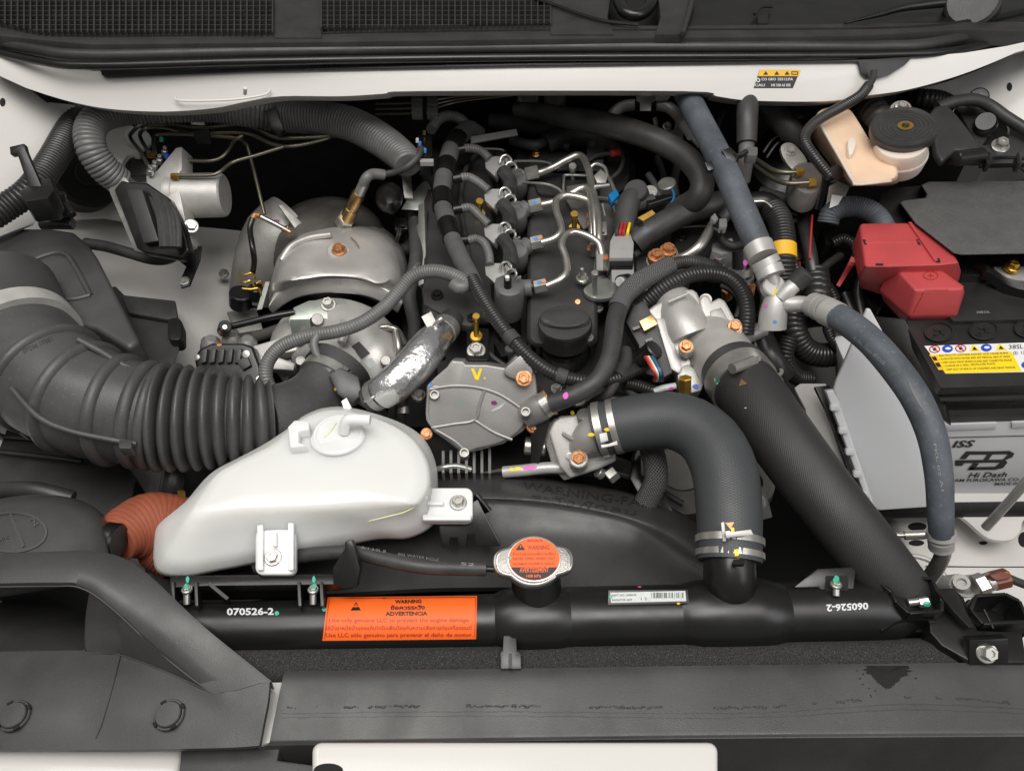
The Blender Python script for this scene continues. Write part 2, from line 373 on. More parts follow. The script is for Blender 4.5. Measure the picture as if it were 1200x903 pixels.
# right side: battery shelf and front of the wheel house
R_ = smooth_sheet([[(900, 470, -.45), (925, 400, -.32), (945, 385, -.22), (1010, 380, -.20), (1100, 370, -.20), (1300, 350, -.20)],
             [(960, 600, -.45), (975, 560, -.33), (985, 520, -.23), (1030, 515, -.205), (1120, 510, -.20), (1320, 500, -.20)],
             [(1040, 720, -.45), (1042, 680, -.34), (1048, 628, -.235), (1080, 605, -.212), (1140, 600, -.205), (1320, 600, -.20)],
             [(1050, 800, -.45), (1052, 760, -.34), (1060, 700, -.235), (1090, 690, -.225), (1150, 690, -.22), (1320, 690, -.22)],
             [(1055, 900, -.45), (1058, 860, -.36), (1068, 790, -.27), (1110, 780, -.26), (1160, 780, -.255), (1320, 780, -.25)]], 6, 5)
aprr = ob('wheel_house', R_, 'paint', car)
sh = ob('battery_shelf', pz([tuple(x) for x in spline([(1012, 603), (1110, 603), (1128, 606), (1150, 625), (1165, 632), (1185, 632), (1196, 622), (1205, 606), (1260, 604)], 4)]+[(1260, 560), (1012, 560)], -.165, .006), 'paint', car, bev=.0015)
for x, y, rx, ry in ((1075, 617, 11, 5), (1074, 636, 9, 3.6), (1152, 636, 5, 2.2), (1200, 632, 7, 9)): decal('body_hole', car, [aprr, sh], poly(ell(x, y, rx, ry)), 'deep')
ob('panel_seam', tube([(1085, 663, -.215), (1150, 664, -.214), (1230, 664, -.213)], .8, 6), 'grime', car)
ob('inner_bracket', plate([(931, 454), (938, 449), (968, 449), (1030, 600), (1010, 606), (985, 560), (962, 522), (948, 500), (944, 478)], Pl(960, 520, -.10, (0, -.3, .95)), .006), 'paint', car, bev=.0015)
# front upper crossmember
ob('crossmember', pz([(296, 795), (333, 795), (322, 868), (300, 874)], -.030, .03), 'paint', car, bev=.002)
ob('front_panel', pz([(-40, 872), (214, 872), (206, 925), (-40, 925)], -.045, .05), 'paint', car, bev=.006, seg=3)
gp = ob('front_panel', pz(rr(365, 868, 842, 960, 12), -.012, .05), 'paint', car, bev=.005, seg=3)
decal('latch_hole', car, gp, poly(ell(385, 902, 17, 8)), 'deep')
# warning sticker on the cowl panel
stk = thing('warning_sticker', 'small black and yellow warning sticker on white cowl panel', 'sticker')
def sk(u, v): return (889+(939-889)*u-5*v, 82+21.5*v+.8*u*0)
s0 = decal('sticker_sheet', stk, cowl, quad([(890, 82), (938, 82), (929, 103.5), (883, 103.5)], 6, 4), 'ink', .0004)
s1 = decal('yellow_band', stk, cowl, quad([(890, 82), (938, 82), (936, 89.5), (888, 89.5)], 6, 2), 'yel', .0008)
for x in (894, 907, 919): decal('pictogram', stk, cowl, poly([(x, 88), (x+6, 88), (x+3, 83.5)]), 'ink', .0012)
decal('pictogram', stk, cowl, ringg(rr(927, 84, 935, 88, .5, 1), rr(928, 85, 934, 87, .4, 1)), 'ink', .0012)
for a, b, y, t in ((892, 909, 94.6, 'CO GRO'), (911, 929, 94.6, '55512:PA'), (884, 896, 101.6, 'CAU'), (903, 926, 101.6, '345 558 AS 5EE')): text(stk, cowl, t, (a, y), (b, y), 3, 'inkw', .02, .0012)
decal('pictogram', stk, cowl, ringg(ell(888, 94.3, 2.6, 2.6, 12), ell(888, 94.3, 1.4, 1.4, 12)), 'inkw', .0012)
# ================================================================== cowl grille cover, seal, wiper
cv = thing('cowl_cover', 'black plastic cowl cover with fine mesh vents below windscreen', 'cowl cover')
ob('base', sheet([[(-80, -40, .20), (600, -45, .20), (1280, -40, .20)], [(-80, 45, .20), (600, 50, .20), (1280, 45, .20)]], 6), 'deep', cv)
def topplate(name, o, z=.232, d=.02, m='blk'): return ob(name, pz(o, z, d), m, cv, bev=.002)
topplate('panel', [(320, -30), (377, -30), (377, 44), (320, 44)], .233)
topplate('panel', [(-60, 25), (0, 28), (20, 29), (20, 34), (46, 34), (46, 39), (115, 41), (320, 37), (377, 37), (470, 33), (645, 29), (800, 30), (1280, 24), (1280, 40), (1130, 34), (1000, 42), (600, 46), (300, 50), (110, 52), (40, 46), (-60, 36)], .231)
cvr = topplate('panel', [(620, -30), (630, 0), (645, 5), (645, 40), (720, 40), (712, 20), (720, -30)], .2335)
topplate('panel', [(768, -30), (774, 20), (768, 40), (800, 40), (806, 20), (812, -30)], .236)
cvl = ob('panel', sheet([[(806, -30, .226), (1000, -30, .226), (1260, -30, .226)], [(800, 40, .226), (1000, 40, .226), (1260, 20, .226)]], 6), 'blks', cv)
ob('ridge', tube([(618, -4, .238), (650, 6, .238), (680, 17, .238), (710, 25, .237), (748, 29, .236)], 2.2, 8), 'blks', cv)
ob('ridge', tube([(800, 40, .238), (806, 20, .238), (814, -10, .238)], 3.0, 8), 'blk', cv)
ob('drain_cup', tube([(722, -10, .235), (730, 12, .232), (746, 18, .230), (760, 10, .232), (768, -10, .235)], 7, 12), 'blks', cv)
gm = G()
def lat(x0, x1, y0, y1, z, test):
    nx = int((x1-x0)/7.35)
    for i in range(nx+1):
        x = x0+(x1-x0)*i/nx; yb = y1
        while yb > y0 and not test(x, yb): yb -= 1
        if yb > y0+2: gm.__add__(bar(P(x, y0, z), P(x, yb+1.5, z), .0018, .007))
    y = y0
    while y < y1:
        xs = [x for x in range(int(x0), int(x1)) if test(x, y)]
        if xs: gm.__add__(bar(P(xs[0], y, z-.0006), P(xs[-1], y, z-.0006), .0015, .0055))
        y += 5.6
lat(-30, 320, -30, 40, .234, lambda x, y: y < 28+min(max(x, 0), 50)*.24)
lat(377, 645, -30, 36, .234, lambda x, y: y < 35-(x-377)*.02 and (y > -60+(x-560)*.75))
ob('mesh_vent', gm, 'blk', cv, kind='stuff')
sl = thing('hood_seal', 'long black rubber hood seal with ridges above white cowl panel', 'rubber seal')
ob('cowl_lip', tube([(-60, 20, .226), (40, 43, .226), (120, 48, .226), (300, 46, .226), (600, 41, .226), (900, 39, .226), (1050, 37, .226), (1130, 29, .226), (1260, 0, .226)], 5.5, 12), 'blks', sl)
ob('seal_bulb', tube([(-60, 34, .218), (40, 58, .218), (110, 65, .218), (300, 61, .218), (600, 56, .218), (900, 55, .218), (1030, 55, .218), (1110, 48, .218), (1260, 10, .218)], 7, 14), 'blk', sl)
ob('seal_lip', tube([(-60, 47, .212), (40, 71, .212), (110, 77, .212), (300, 72, .212), (600, 67.5, .212), (900, 66, .212), (1040, 64, .212), (1130, 57, .212), (1260, 22, .212)], 4.6, 12), 'blks', sl)
ob('seal_groove', tube([(-60, 27, .216), (40, 51, .216), (110, 57, .216), (300, 54, .216), (600, 49, .216), (900, 47, .216), (1040, 46, .216), (1130, 38, .216), (1260, 5, .216)], 5, 10), 'deep', sl)
ob('mounting_flange', plate([(116, 79), (119, 88), (125, 91.5), (300, 84), (600, 78), (900, 74), (1006, 73), (1009, 85), (1016, 92), (1028, 92), (1042, 88), (1062, 75), (1072, 64), (900, 64), (600, 67), (300, 72)], Pl(600, 74, .2045, (0, -.75, .66)), .004), 'blks', sl, bev=.0012)
wp = thing('wiper_arm', 'black wiper arm lying on the cowl cover', 'wiper arm')
ob('arm', tube([(990, 27, .232, 1.5), (1030, 17, .236, 3.5), (1060, 9, .24, 4.5), (1105, 3, .243, 6)], 4, 10), 'blks', wp)
ob('pivot_cap', cyl((1140, 12, .228), (1140, 0, .25), 30), 'blk', wp)
ob('square_hole', pz(rr(888, 17, 900, 27, 1.5), .231, .006), 'deep', cv, bev=.0005)  # flat near-black plate standing in for the dark of a small square hole
ob('hose_clip', tube([(884, 17, .232), (893, 8, .234), (905, 8, .232)], 2.2, 8), 'deep', cv)
# ================================================================== front cover, foam, radiator
fc = thing('front_cover', 'black textured plastic cover along the front of the bay', 'cover')
FR = [[(334, 786, -.022), (600, 783, -.020), (860, 779, -.018), (1260, 775, -.018)], [(330, 800, -.019), (600, 798, -.018), (860, 793, -.016), (1260, 790, -.016)],
      [(318, 858, -.024), (600, 853, -.021), (860, 850, -.018), (1260, 845, -.018)], [(315, 871, -.027), (600, 866, -.023), (860, 863, -.020), (1260, 860, -.02)],
      [(310, 880, -.037), (600, 875, -.033), (860, 872, -.030), (1260, 870, -.03)], [(300, 925, -.10), (600, 925, -.10), (860, 925, -.10), (1260, 925, -.10)]]
fcp = ob('panel', thicken(smooth_sheet(FR, 10, 5), (0, 0, -.003)), 'duct', fc, ang=50)
ob('corner_flap', pz([(212, 876), (305, 876), (312, 866), (330, 866), (325, 890), (840, 960), (205, 960)], -.034, .04), 'duct', fc, bev=.002)
# rippled blister line (water-dried seam) and a wet stain
gb = G()
for i in range(330):
    x = 338+i*2.75+random.uniform(-1, 1); y = 829-2*math.sin((x-340)/140)-14*math.exp(-((x-1070)/130)**2)+random.uniform(-1.2, 1.2)
    if math.sin(x*.045)+.7*math.sin(x*.173) < -.2 or 1010 < x < 1060: continue
    h = hit(fcp, x, y); k = mpp(h[0]); r_ = random.uniform(.7, 1.7)*k; l_ = random.uniform(1, 2.6)
    gb + loft([[h[0]+V((math.cos(t)*r_*l_*f, math.sin(t)*r_*f, z_)) for t in [math.pi*q/3 for q in range(6)]] for f, z_ in ((1, -.0003), (.8, r_*.5), (.3, r_*.8))])
ob('glue_blisters', gb, 'rub', fc, 80, kind='stuff')
for dy, wv in ((6, 0), (11, 1.5)):
    c_ = [(330+i*12, 829+dy-2*math.sin((330+i*12-340)/140+wv*.1)-(14-dy*.3)*math.exp(-((330+i*12-1070)/140)**2)+random.uniform(-.6, .6)) for i in range(76)]
    decal('tide_mark', fc, fcp, (lambda A, B: ringless(A, B))(c_, [(x, y+random.uniform(.4, 1.1)) for x, y in c_]), 'rub', .0004)
o = [(1040+(24+random.uniform(-2, 6))*math.cos(2*math.pi*i/92)*(1 if math.sin(2*math.pi*i/92) < .2 else 1-.7*math.sin(2*math.pi*i/92)), 786+(20+random.uniform(-2, 3))*math.sin(2*math.pi*i/92)) for i in range(92)]
o = [(x, max(y, 780)) for x, y in o]
gg = poly(o); gg.v.append(V((1040, 788, 0))); gg.f = [[i, (i+1) % 92, 92] for i in range(92)]
decal('oil_stain', fc, fcp, gg, 'wet', .0005)
for i in range(14):
    a = random.uniform(0, 6.28); q = random.uniform(24, 40); x, y = 1040+q*math.cos(a), 790+q*.75*math.sin(a)
    if y > 784: decal('oil_splash', fc, fcp, poly(ell(x, y, random.uniform(.5, 1.6), random.uniform(.4, 1.1), 7)), 'wet', .0005)
rad = thing('radiator', 'black radiator with long glossy top tank and orange label', 'radiator')
fo = ob('foam_strip', thicken(smooth_sheet([[(225, 748, -.035), (600, 752, -.035), (1180, 746, -.035)], [(225, 765, -.022), (600, 762, -.022), (1180, 754, -.022)], [(225, 792, -.024), (600, 786, -.024), (1180, 780, -.024)], [(225, 806, -.035), (600, 800, -.035), (1180, 794, -.035)]], 10, 4), (0, 0, -.05)), 'foam')
tag(fo, 'strip of porous black foam between the radiator tank and front cover', 'foam strip')
TZ = -.030
tkl = ob('tank', tube([(196, 737, TZ, 30), (300, 736, TZ, 31), (560, 729, TZ, 32), (580, 728, TZ, 32), (598, 727, TZ, 37), (640, 726, TZ, 37), (900, 719, TZ, 36), (1035, 715, TZ, 35), (1068, 714, TZ, 24), (1110, 713, TZ, 22)], 34, 40), 'tank', rad)
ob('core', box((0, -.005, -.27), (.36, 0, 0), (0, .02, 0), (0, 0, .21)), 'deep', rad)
ob('tank_rim', pz([(200, 752), (600, 745), (1110, 730), (1110, 762), (600, 772), (200, 780)], -.058, .03), 'tank', rad, bev=.002)
ob('neck', tube([(855, 720, -.032, 22), (855, 706, -.020, 25), (855, 694, -.008, 28), (855, 680, .003, 31), (855, 668, .009, 30), (855, 640, .018, 30)], 30, 28), 'tank', rad)
ob('filler_neck', cyl((630, 700, -.012), (626, 660, .018), 29, 32), 'tank', rad)
ob('neck_pad', tube([(786, 722, TZ, 33), (802, 721.5, TZ+.001, 37), (818, 721, TZ+.003, 40.5), (892, 719, TZ+.003, 40.5), (908, 718.5, TZ+.001, 37), (924, 718, TZ, 33)], 38, 40), 'tank', rad)
ob('filler_pad', tube([(586, 727.5, TZ, 33), (598, 727, TZ+.002, 38.5), (652, 725.5, TZ+.002, 38.5), (668, 725, TZ, 35)], 38, 40), 'tank', rad)
ob('mould_line', tube([(696, 686, .0), (697, 710, -.003), (698, 742, -.012)], .6, 6), 'tank', rad)
# left rail with two bolts
rail = ob('rail', pz([(199, 674), (390, 672), (412, 671), (412, 681), (392, 684), (240, 686), (199, 688)], .004, .014), 'blks', rad, bev=.0012)
ob('rail_wall', pz([(200, 686), (380, 684), (380, 690), (200, 692)], -.012, .02), 'blks', rad, bev=.001)
for x in (205, 232, 352, 378): ob('rib', bar(P(x, 684, .0), P(x+1, 712, -.004), .003, .014), 'blks', rad, bev=.0005)
ob('rib', bar(P(246, 686, .0), P(268, 704, -.004), .003, .012), 'blks', rad)
for x in (219, 367):
    ob('bolt', cyl((x, 708, -.006), (x, 689, .002), 4, 12) + boltg(P(x, 690, .004), V((0, .3, 1)), 4.5*.00078), 'zinc', rad); bt = ALLO[-1]
    dab(rad, bt, x, 687, 3.5, 3.5, 'green')
    dab(rad, [bt, rail], x+1, 679, 2, 4, 'green')
# bolt bracket right of neck
ob('bracket', plate([(930, 688), (958, 666), (998, 664), (1003, 668), (1000, 699), (968, 700), (960, 688)], Pl(970, 680, .0, (0, -.35, .94)), .02), 'blks', rad, bev=.0015)
bk = ALLO[-1]
ob('pocket', plate(rr(968, 674, 994, 698, 2), Pl(970, 680, .0012, (0, -.35, .94)), .001), 'deep', rad)
ob('bolt', cyl((980, 698, .002), (980, 683, .008), 4, 12) + boltg(P(980, 684, .008), V((0, .3, 1)), 4.6*.00078), 'zinc', rad); dab(rad, ALLO[-1], 980, 679, 3.5, 5, 'green')
# clip, right end clip
ob('hose_clip', plate([(590, 744), (605, 744), (606, 762), (611, 764), (611, 784), (586, 784), (586, 764), (589, 762)], Pl(598, 765, -.013, (0, -.25, .96)), .006), 'blks', rad, bev=.0012); hc = ALLO[-1]
ob('clip_rib', bar(P(598, 766, -.011), P(598, 783, -.012), .003, .003), 'blk', rad)
dab(rad, tkl, 631, 753, 1.8, 7.5, 'green', .1)
# texts on the tank
text(rad, tkl, '070526-2', (266, 720.5), (321, 720), 7.5, 'inkw', .03, .0006)
text(rad, tkl, '060526-2', (1017, 706), (968, 708.5), 7.5, 'inkw', .03, .0006)
dab(rad, tkl, 324.5, 718.5, 2.6, 2.6, 'green'); dab(rad, tkl, 593.5, 707, 2.6, 3.2, 'pink', .4)
# orange label
lb = decal('warning_label', rad, tkl, quad([(384, 700), (559, 698.5), (558, 748), (378, 750)], 30, 14), 'orl', .0006, 'orange coolant warning label with black lettering')
lt = lambda s, a, b, y, h, m='ink', bo=.02, dy=-.6: text(lb, tkl, s, (a, y), (b, y+dy), h, m, bo, .0011)
decal('warning_triangle', lb, tkl, poly([(411, 715.6), (423, 715.2), (417.4, 706)]), 'ink', .0011)
decal('exclamation', lb, tkl, poly([(416.5, 709), (418, 709), (417.8, 712.6), (416.8, 712.6)]), 'orl', .0015)
lt('WARNING', 463, 494, 707.6, 4.0, bo=.035); lt('ข้อควรระวัง', 458, 498, 714.6, 4.2, bo=.03); lt('ADVERTENCIA', 452, 501, 721.3, 4.2, bo=.035)
lt('Use only genuine LLC to prevent the engine damage.', 386, 551, 728.6, 4.2, 'inkr', .005)
lt('ใช้น้ำยาหม้อน้ำของแท้เท่านั้นเพื่อป้องกันความเสียหายต่อเครื่องยนต์', 382, 553, 737.6, 4.2, 'inkr', .005)
lt('Use LLC sólo genuino para prevenir el daño de motor.', 382, 554, 745.4, 4.4, 'inkr', .012)
for a, b in (((380.5, 747.6), (386, 702)), ((386, 701.8), (557.4, 700.3)), ((557.4, 700.3), (556.4, 746))):
    d = V((b[0]-a[0], b[1]-a[1])).normalized(); n = (-d.y*.35, d.x*.35); decal('border_line', lb, tkl, quad([(a[0]+n[0], a[1]+n[1]), (b[0]+n[0], b[1]+n[1]), (b[0]-n[0], b[1]-n[1]), (a[0]-n[0], a[1]-n[1])], 14, 1), 'inkr', .0011)
dab(rad, tkl, 380, 714, 2.6, 2.6, 'green')
# barcode label
ob('label_pad', plate([(713, 691), (806, 690), (808, 707), (712, 709)], Pl(760, 699, .0035, (0, -.35, .94)), .003), 'tank', rad, bev=.0006); lp = ALLO[-1]
bc = decal('barcode_label', rad, lp, quad([(715, 694), (803, 692), (804, 704), (716, 706)], 4, 2), 'lblg', .0005)
text(bc, lp, 'PART NO 16400-0L', (717, 698.4), (746, 697.8), 2.4, 'ink', 0, .0009); text(bc, lp, 'RADIATOR ASSY', (717, 704), (741, 703.5), 2.4, 'ink', 0, .0009); text(bc, lp, '1 2', (751, 702.8), (758, 702.6), 3, 'ink', 0, .0009)
x = 763
while x < 801:
    w_ = random.choice((.4, .5, .9, 1.2)); decal('bar', bc, lp, poly([(x, 694), (x+w_, 694), (x+w_, 700.5), (x, 700.5)]), 'ink', .0009); x += w_+random.choice((.5, .8, 1.3, 2.0))
dab(rad, lp, 716, 699, 2.2, 2, 'green'); dab(rad, tkl, 749.5, 688, 2.4, .8, 'pink'); dab(rad, lp, 795, 706.6, 2, .8, 'yell')
# radiator cap (a thing of its own)
CPN = (0, -.22, .975); c0 = (625, 657)
out = []
for i in range(72):
    t = 2*math.pi*i/72; e = max(0, abs(math.cos(t+.04))-.80)/.20; R = 34.5+12.5*e*e*(3-2*e); out.append((c0[0]+R*math.cos(t), c0[1]+R*.86*math.sin(t)))
pc = Pl(c0[0], c0[1], .034, CPN)
def cr_(f, h): return [pc.at(c0[0]+(x-c0[0])*f, c0[1]+(y-c0[1])*f)+pc.n*h for x, y in out]
cap = rc = ob('radiator_cap', loft([cr_(.98, -.013), cr_(1.0, -.011), cr_(1.0, -.002), cr_(.985, 0), cr_(.94, .0006), cr_(.92, -.0006), cr_(.80, -.0006)]), 'zinc', rad, 50, label='silver radiator cap with two ears and round orange warning sticker')
disc = ob('cap_disc', plate([(c0[0]+.5+(x-c0[0])*.90, c0[1]-1+(y-c0[1])*.90) for x, y in out], Pl(625, 657, .0346, CPN), .002), 'alud', rc, bev=.0006)
dd = ob('raised_disc', plate(ell(626, 655, 31.5, 26.5, 48), Pl(625, 657, .0362, CPN), .003), 'zinc', rc, bev=.0008)
st_ = decal('warning_sticker', rc, dd, poly(ell(626, 655, 30, 25, 48)), 'orl', .0005, 'round orange pressure warning sticker')
CT = lambda s, a, b, y, h, m='inkr', bo=.01: text(rc, dd, s, (a, y), (b, y-.4), h, m, bo, .001)
decal('warning_triangle', rc, dd, poly([(604, 644.5), (615.5, 644.3), (610, 636.6)]), 'ink', .001); decal('exclamation', rc, dd, poly([(609.3, 639), (610.7, 639), (610.5, 642), (609.5, 642)]), 'orl', .0013)
CT('ข้อควรระวัง', 618, 636, 635, 3.4); CT('WARNING', 618, 644, 644, 5, 'inkr', .02); CT('ห้ามเปิดฝาขณะเครื่องยนต์ร้อน', 601, 651, 650.5, 2.8); CT('NEVER OPEN WHEN HOT', 601, 651, 656, 3.0); CT('NE JAMAIS OUVRIR A CHAUD', 601, 650, 662, 2.8)
seg_ = [(626+29.4*math.cos(t), 655+24.4*math.sin(t)) for t in [math.radians(23+134*i/22) for i in range(23)]]
decal('black_segment', rc, dd, poly(seg_), 'ink', .0009)
CT('AVERTISSEMENT', 609, 643, 670.6, 5.6, 'orl', .02); CT('108 kPa', 617, 634, 676.5, 3.2, 'orl', .02)
dab(rc, cap, 585, 662, 2.4, 1.6, 'yell'); dab(rc, [cap, disc, dd], 597, 653.5, 2.2, 2, 'green')
# overflow hose
oh = thing('overflow_hose', 'thin black rubber hose with white print running to radiator cap', 'hose')
ohp = [(300, 664, -.02), (330, 655, -.01), (380, 648, .004), (420, 648, .01), (450, 655, .012), (500, 664, .012), (570, 666, .012)]
oht = ob('hose', tube(ohp, 8.5, 16), 'rub', oh)
ob('nipple', cyl((568, 666, .012), (600, 668, .012), 3.6, 12), 'tank', oh)
text(oh, oht, '002 WATER HOSE', (466, 651), (514, 658), 3.2, 'inkg', 0, .0006); text(oh, oht, 'A-1 3.0L B', (423, 643), (452, 648), 3, 'inkg', 0, .0006); text(oh, oht, 'S2', (540, 662), (556, 663), 3, 'inkg', 0, .0006)
hk = ob('hose_hook', plate([(390, 665), (404, 642), (404, 634), (412, 633), (415, 640), (422, 666), (418, 688), (402, 690), (390, 684)], Pl(405, 665, .022, (0, -.6, .8)), .012), 'blks', bev=.0015); tag(hk, 'black plastic hook holding the overflow hose beside the tank rail', 'clip')
# right end bracket
rb = thing('radiator_bracket', 'glossy black open-ribbed plastic bracket at end of radiator tank', 'bracket')
BP = lambda z: Pl(1140, 730, z, (0, -.12, .99))
def frame(o, w, z, d):                       # open plastic tray: walls round an outline
    for a, b in zip(o, o[1:]+o[:1]): ob('wall', bar(P(*a, z-d/2), P(*b, z-d/2), w, d), 'tank', rb, bev=.0007)
frame([(1028, 690), (1048, 683), (1086, 684), (1098, 710), (1098, 722), (1060, 724), (1046, 712), (1040, 700)], .003, .004, .024)
frame([(1136, 706), (1170, 704), (1186, 712), (1196, 736), (1144, 738), (1130, 722)], .003, -.004, .03)
ob('web', pz([(1086, 690), (1118, 688), (1130, 700), (1146, 738), (1198, 740), (1204, 776), (1140, 776), (1104, 756), (1090, 740)], -.012, .05), 'tank', rb, bev=.002); web = ALLO[-1]
ob('floor', pz([(1030, 690), (1090, 684), (1110, 740), (1040, 740)], -.028, .02), 'blks', rb)
ob('floor', pz([(1134, 702), (1190, 702), (1204, 742), (1140, 740)], -.036, .02), 'blks', rb)
ob('gusset', plate([(1098, 692), (1120, 690), (1142, 735), (1136, 735), (1118, 716)], Pl(1120, 710, .002, (.3, -.1, .94)), .004), 'tank', rb, bev=.001)
ob('rib', tube([(1153, 714, -.006), (1164, 736, -.006)], 1.6, 8), 'blks', rb)
ob('lower_fin', thicken(sheet([[(1033, 739, -.014), (1058, 727, -.008), (1098, 727, -.006)], [(1040, 746, -.03), (1062, 738, -.03), (1100, 738, -.03)]], 6), (0, .002, -.001)), 'tank', rb)
ob('stud', cyl((1064, 706, -.004), (1080, 704, -.001), 4.4, 16) + cyl((1076, 706, -.002), (1088, 704, .0), 6, 6), 'zinc', rb); dab(rb, ALLO[-1], 1086, 707, 4, 3, 'green'); dab(rb, ALLO[-1], 1080, 702, 3, 3, 'green')
ob('bolt_seat', plate([(1136, 750), (1182, 748), (1182, 776), (1136, 778)], Pl(1160, 765, -.006, (0, -.75, .66)), .01), 'tank', rb, bev=.001); bs = ALLO[-1]
bolt(rb, bs, 1156, 764, 9, 'zinc', n=(0, -.55, .83), h=1.2)
# ================================================================== intake side (left)
du = thing('intake_duct', 'large matte black air intake duct with open mouth and two push clips', 'air duct')
DZ = -.012
top = [(-40, 764), (98, 761), (106, 765), (141, 767), (180, 780), (246, 809), (275, 800), (316, 797), (312, 835), (303, 876), (-40, 880)]
dflo = ob('lower_lip', thicken(smooth_sheet([[(-40, 764, -.028), (60, 762, -.026), (100, 762, -.024), (141, 767, -.019), (195, 787, -.012), (247, 811, -.0055), (282, 805, -.003), (316, 798, -.001)],
    [(-40, 800, -.022), (60, 800, -.02), (104, 800, -.018), (150, 805, -.014), (200, 818, -.011), (250, 830, -.0085), (283, 826, -.006), (314, 820, -.005)],
    [(-40, 840, -.020), (60, 840, -.018), (106, 840, -.017), (150, 842, -.014), (200, 846, -.012), (250, 850, -.011), (281, 848, -.010), (309, 846, -.0095)],
    [(-40, 878, -.026), (60, 878, -.022), (108, 878, -.020), (150, 878, -.018), (200, 877, -.016), (250, 876, -.015), (278, 875, -.015), (304, 873, -.015)]], 8, 5), (0, 0, -.006)), 'duct', du, ang=60)
# hood: broad moulded wing that frames the mouth and runs down into the lip
hood = sheet([[(-40, 672, .004), (60, 668, .004), (120, 668, .0), (180, 692, -.010), (246, 748, -.02), (288, 782, -.022), (320, 808, -.02)],
    [(-40, 650, .033), (60, 646, .035), (112, 646, .033), (160, 664, .026), (232, 730, .012), (278, 768, .003), (317, 799, -.0008)],
    [(-40, 656, .037), (60, 652, .039), (110, 653, .037), (155, 671, .029), (224, 736, .0125), (268, 772, .003), (304, 800, -.001)],
    [(-40, 672, .041), (60, 669, .042), (103, 672, .040), (142, 694, .031), (204, 750, .0105), (242, 784, .0015), (277, 808, -.0026)],
    [(-40, 684, .040), (60, 682, .041), (97, 685, .038), (130, 706, .030), (182, 757, .008), (217, 787, -.0005), (250, 812.5, -.0050)],
    [(-40, 688, .036), (60, 687, .036), (94, 689, .034), (127, 710, .027), (178, 757, .005), (214, 787, -.003), (247, 811, -.008)]], 10)
ob('hood', thicken(hood, (0, .002, -.003)), 'duct', du, ang=60)
ob('edge_highlight', tube([(-40, 688, .0375), (60, 686.5, .0375), (94, 688.5, .0355), (127, 709, .0285), (178, 756, .0072), (215, 787, -.0010), (247, 811, -.0055)], .9, 8), 'rubg', du)  # crease highlight put in as a thin tube of lighter material
ob('edge_highlight', tube([(98, 761, -.0235), (104, 764.5, -.023), (141, 767, -.0185), (195, 787, -.0115), (247, 811, -.0055)], .9, 8), 'rubg', du)  # same painted edge highlight, along the lower lip
ob('mouth_back', sheet([[(-40, 668, .004), (60, 664, .004), (150, 690, -.008)], [(-40, 706, -.12), (60, 706, -.12), (150, 735, -.10)], [(-40, 764, -.031), (60, 763, -.030), (108, 768, -.026)]], 6), 'duct', du)
ob('mouth_side', thicken(smooth_sheet([[(105, 692, .030), (100, 725, -.006), (99, 758, -.022), (103, 764, -.024)], [(122, 705, .026), (118, 730, .0), (114, 755, -.016), (120, 766, -.021)], [(140, 722, .020), (150, 742, .004), (145, 758, -.010), (141, 767, -.019)]], 6, 5), (0, .001, -.002)), 'duct', du, ang=70)
ob('side_rib', thicken(sheet([[(139, 720, .020), (170, 748, .012), (210, 780, .002), (247, 811, -.006)], [(143, 768, -.019), (170, 777, -.0155), (210, 793, -.0105), (247, 811, -.0065)]], 6), (0, .001, -.002)), 'duct', du)
ob('mould_line', tube([(141, 768, -.0178), (132, 805, -.0150), (120, 845, -.0155), (112, 865, -.0182)], .5, 6), 'ink', du)
for (x, y) in ((18, 839), (199, 838)):
    h = hit(dflo, x, y); n = (h[1]+UP).normalized(); k = mpp(h[0])
    c = ob('push_clip', lathe(h[0]-n*.002, n, [(18*k, 0), (18*k, .0042), (17*k, .005), (15.8*k, .005), (15.4*k, .0042), (15*k, .0042), (14.8*k, .0064), (13.8*k, .0072), (3*k, .0076)], 36), 'duct', du)
    for a_ in (.6, 2.2, 3.9, 5.3):
        q = h[0]+n*.0028+V((math.cos(a_), math.sin(a_), 0))*17*k; ob('clip_notch', box(q, V((math.cos(a_), math.sin(a_), 0))*1.6*k, V((-math.sin(a_), math.cos(a_), 0))*3.2*k, n*.0012), 'deep', c)
# resonator dome
rs = thing('resonator_box', 'rounded black resonator box with embossed recycling oval', 'resonator')
ro = [(-60, 600), (0, 584), (50, 579), (95, 586), (122, 606), (128, 640), (122, 670), (60, 690), (-60, 695)]
rso = ob('shell', loft([lring(ro, -.10), lring(ro, -.015), lring(shrink(ro, .97), .0), lring(shrink(ro, .90, -2, 0), .012), lring(shrink(ro, .75, -4, 0), .019), lring(shrink(ro, .4, -6, 2), .022)]), 'duct', rs, 70)
decal('embossed_oval', rs, rso, ringg(ell(15, 624, 41, 24, 40, .0), ell(15, 624, 38.5, 21.5, 40)), 'rubg', .0012)
decal('embossed_line', rs, rso, poly([(11, 603), (14.5, 603), (30, 640), (26, 642)]), 'rubg', .0012)
text(rs, rso, '>PP<', (-6, 640), (12, 632), 6, 'rubg', .01, .001); text(rs, rso, '2', (40, 618), (46, 613), 10, 'rubg', .01, .001)
ob('rear_tube', tube([(-10, 575, -.03), (40, 574, -.02), (85, 585, -.03)], 10, 16), 'blk', rs)
ob('outlet_flange', cyl((124, 632, -.012), (140, 634, -.012), 21, 28), 'blks', rs)
oh2 = tag(ob('orange_hose', tube([(134, 634, -.03, 27), (152, 622, -.04, 33), (178, 618, -.055, 42), (214, 632, -.075, 48)], 36, 32, corr=(5.5, .010)), 'orh'), 'rust orange fabric covered hose between resonator and white coolant tank', 'hose')
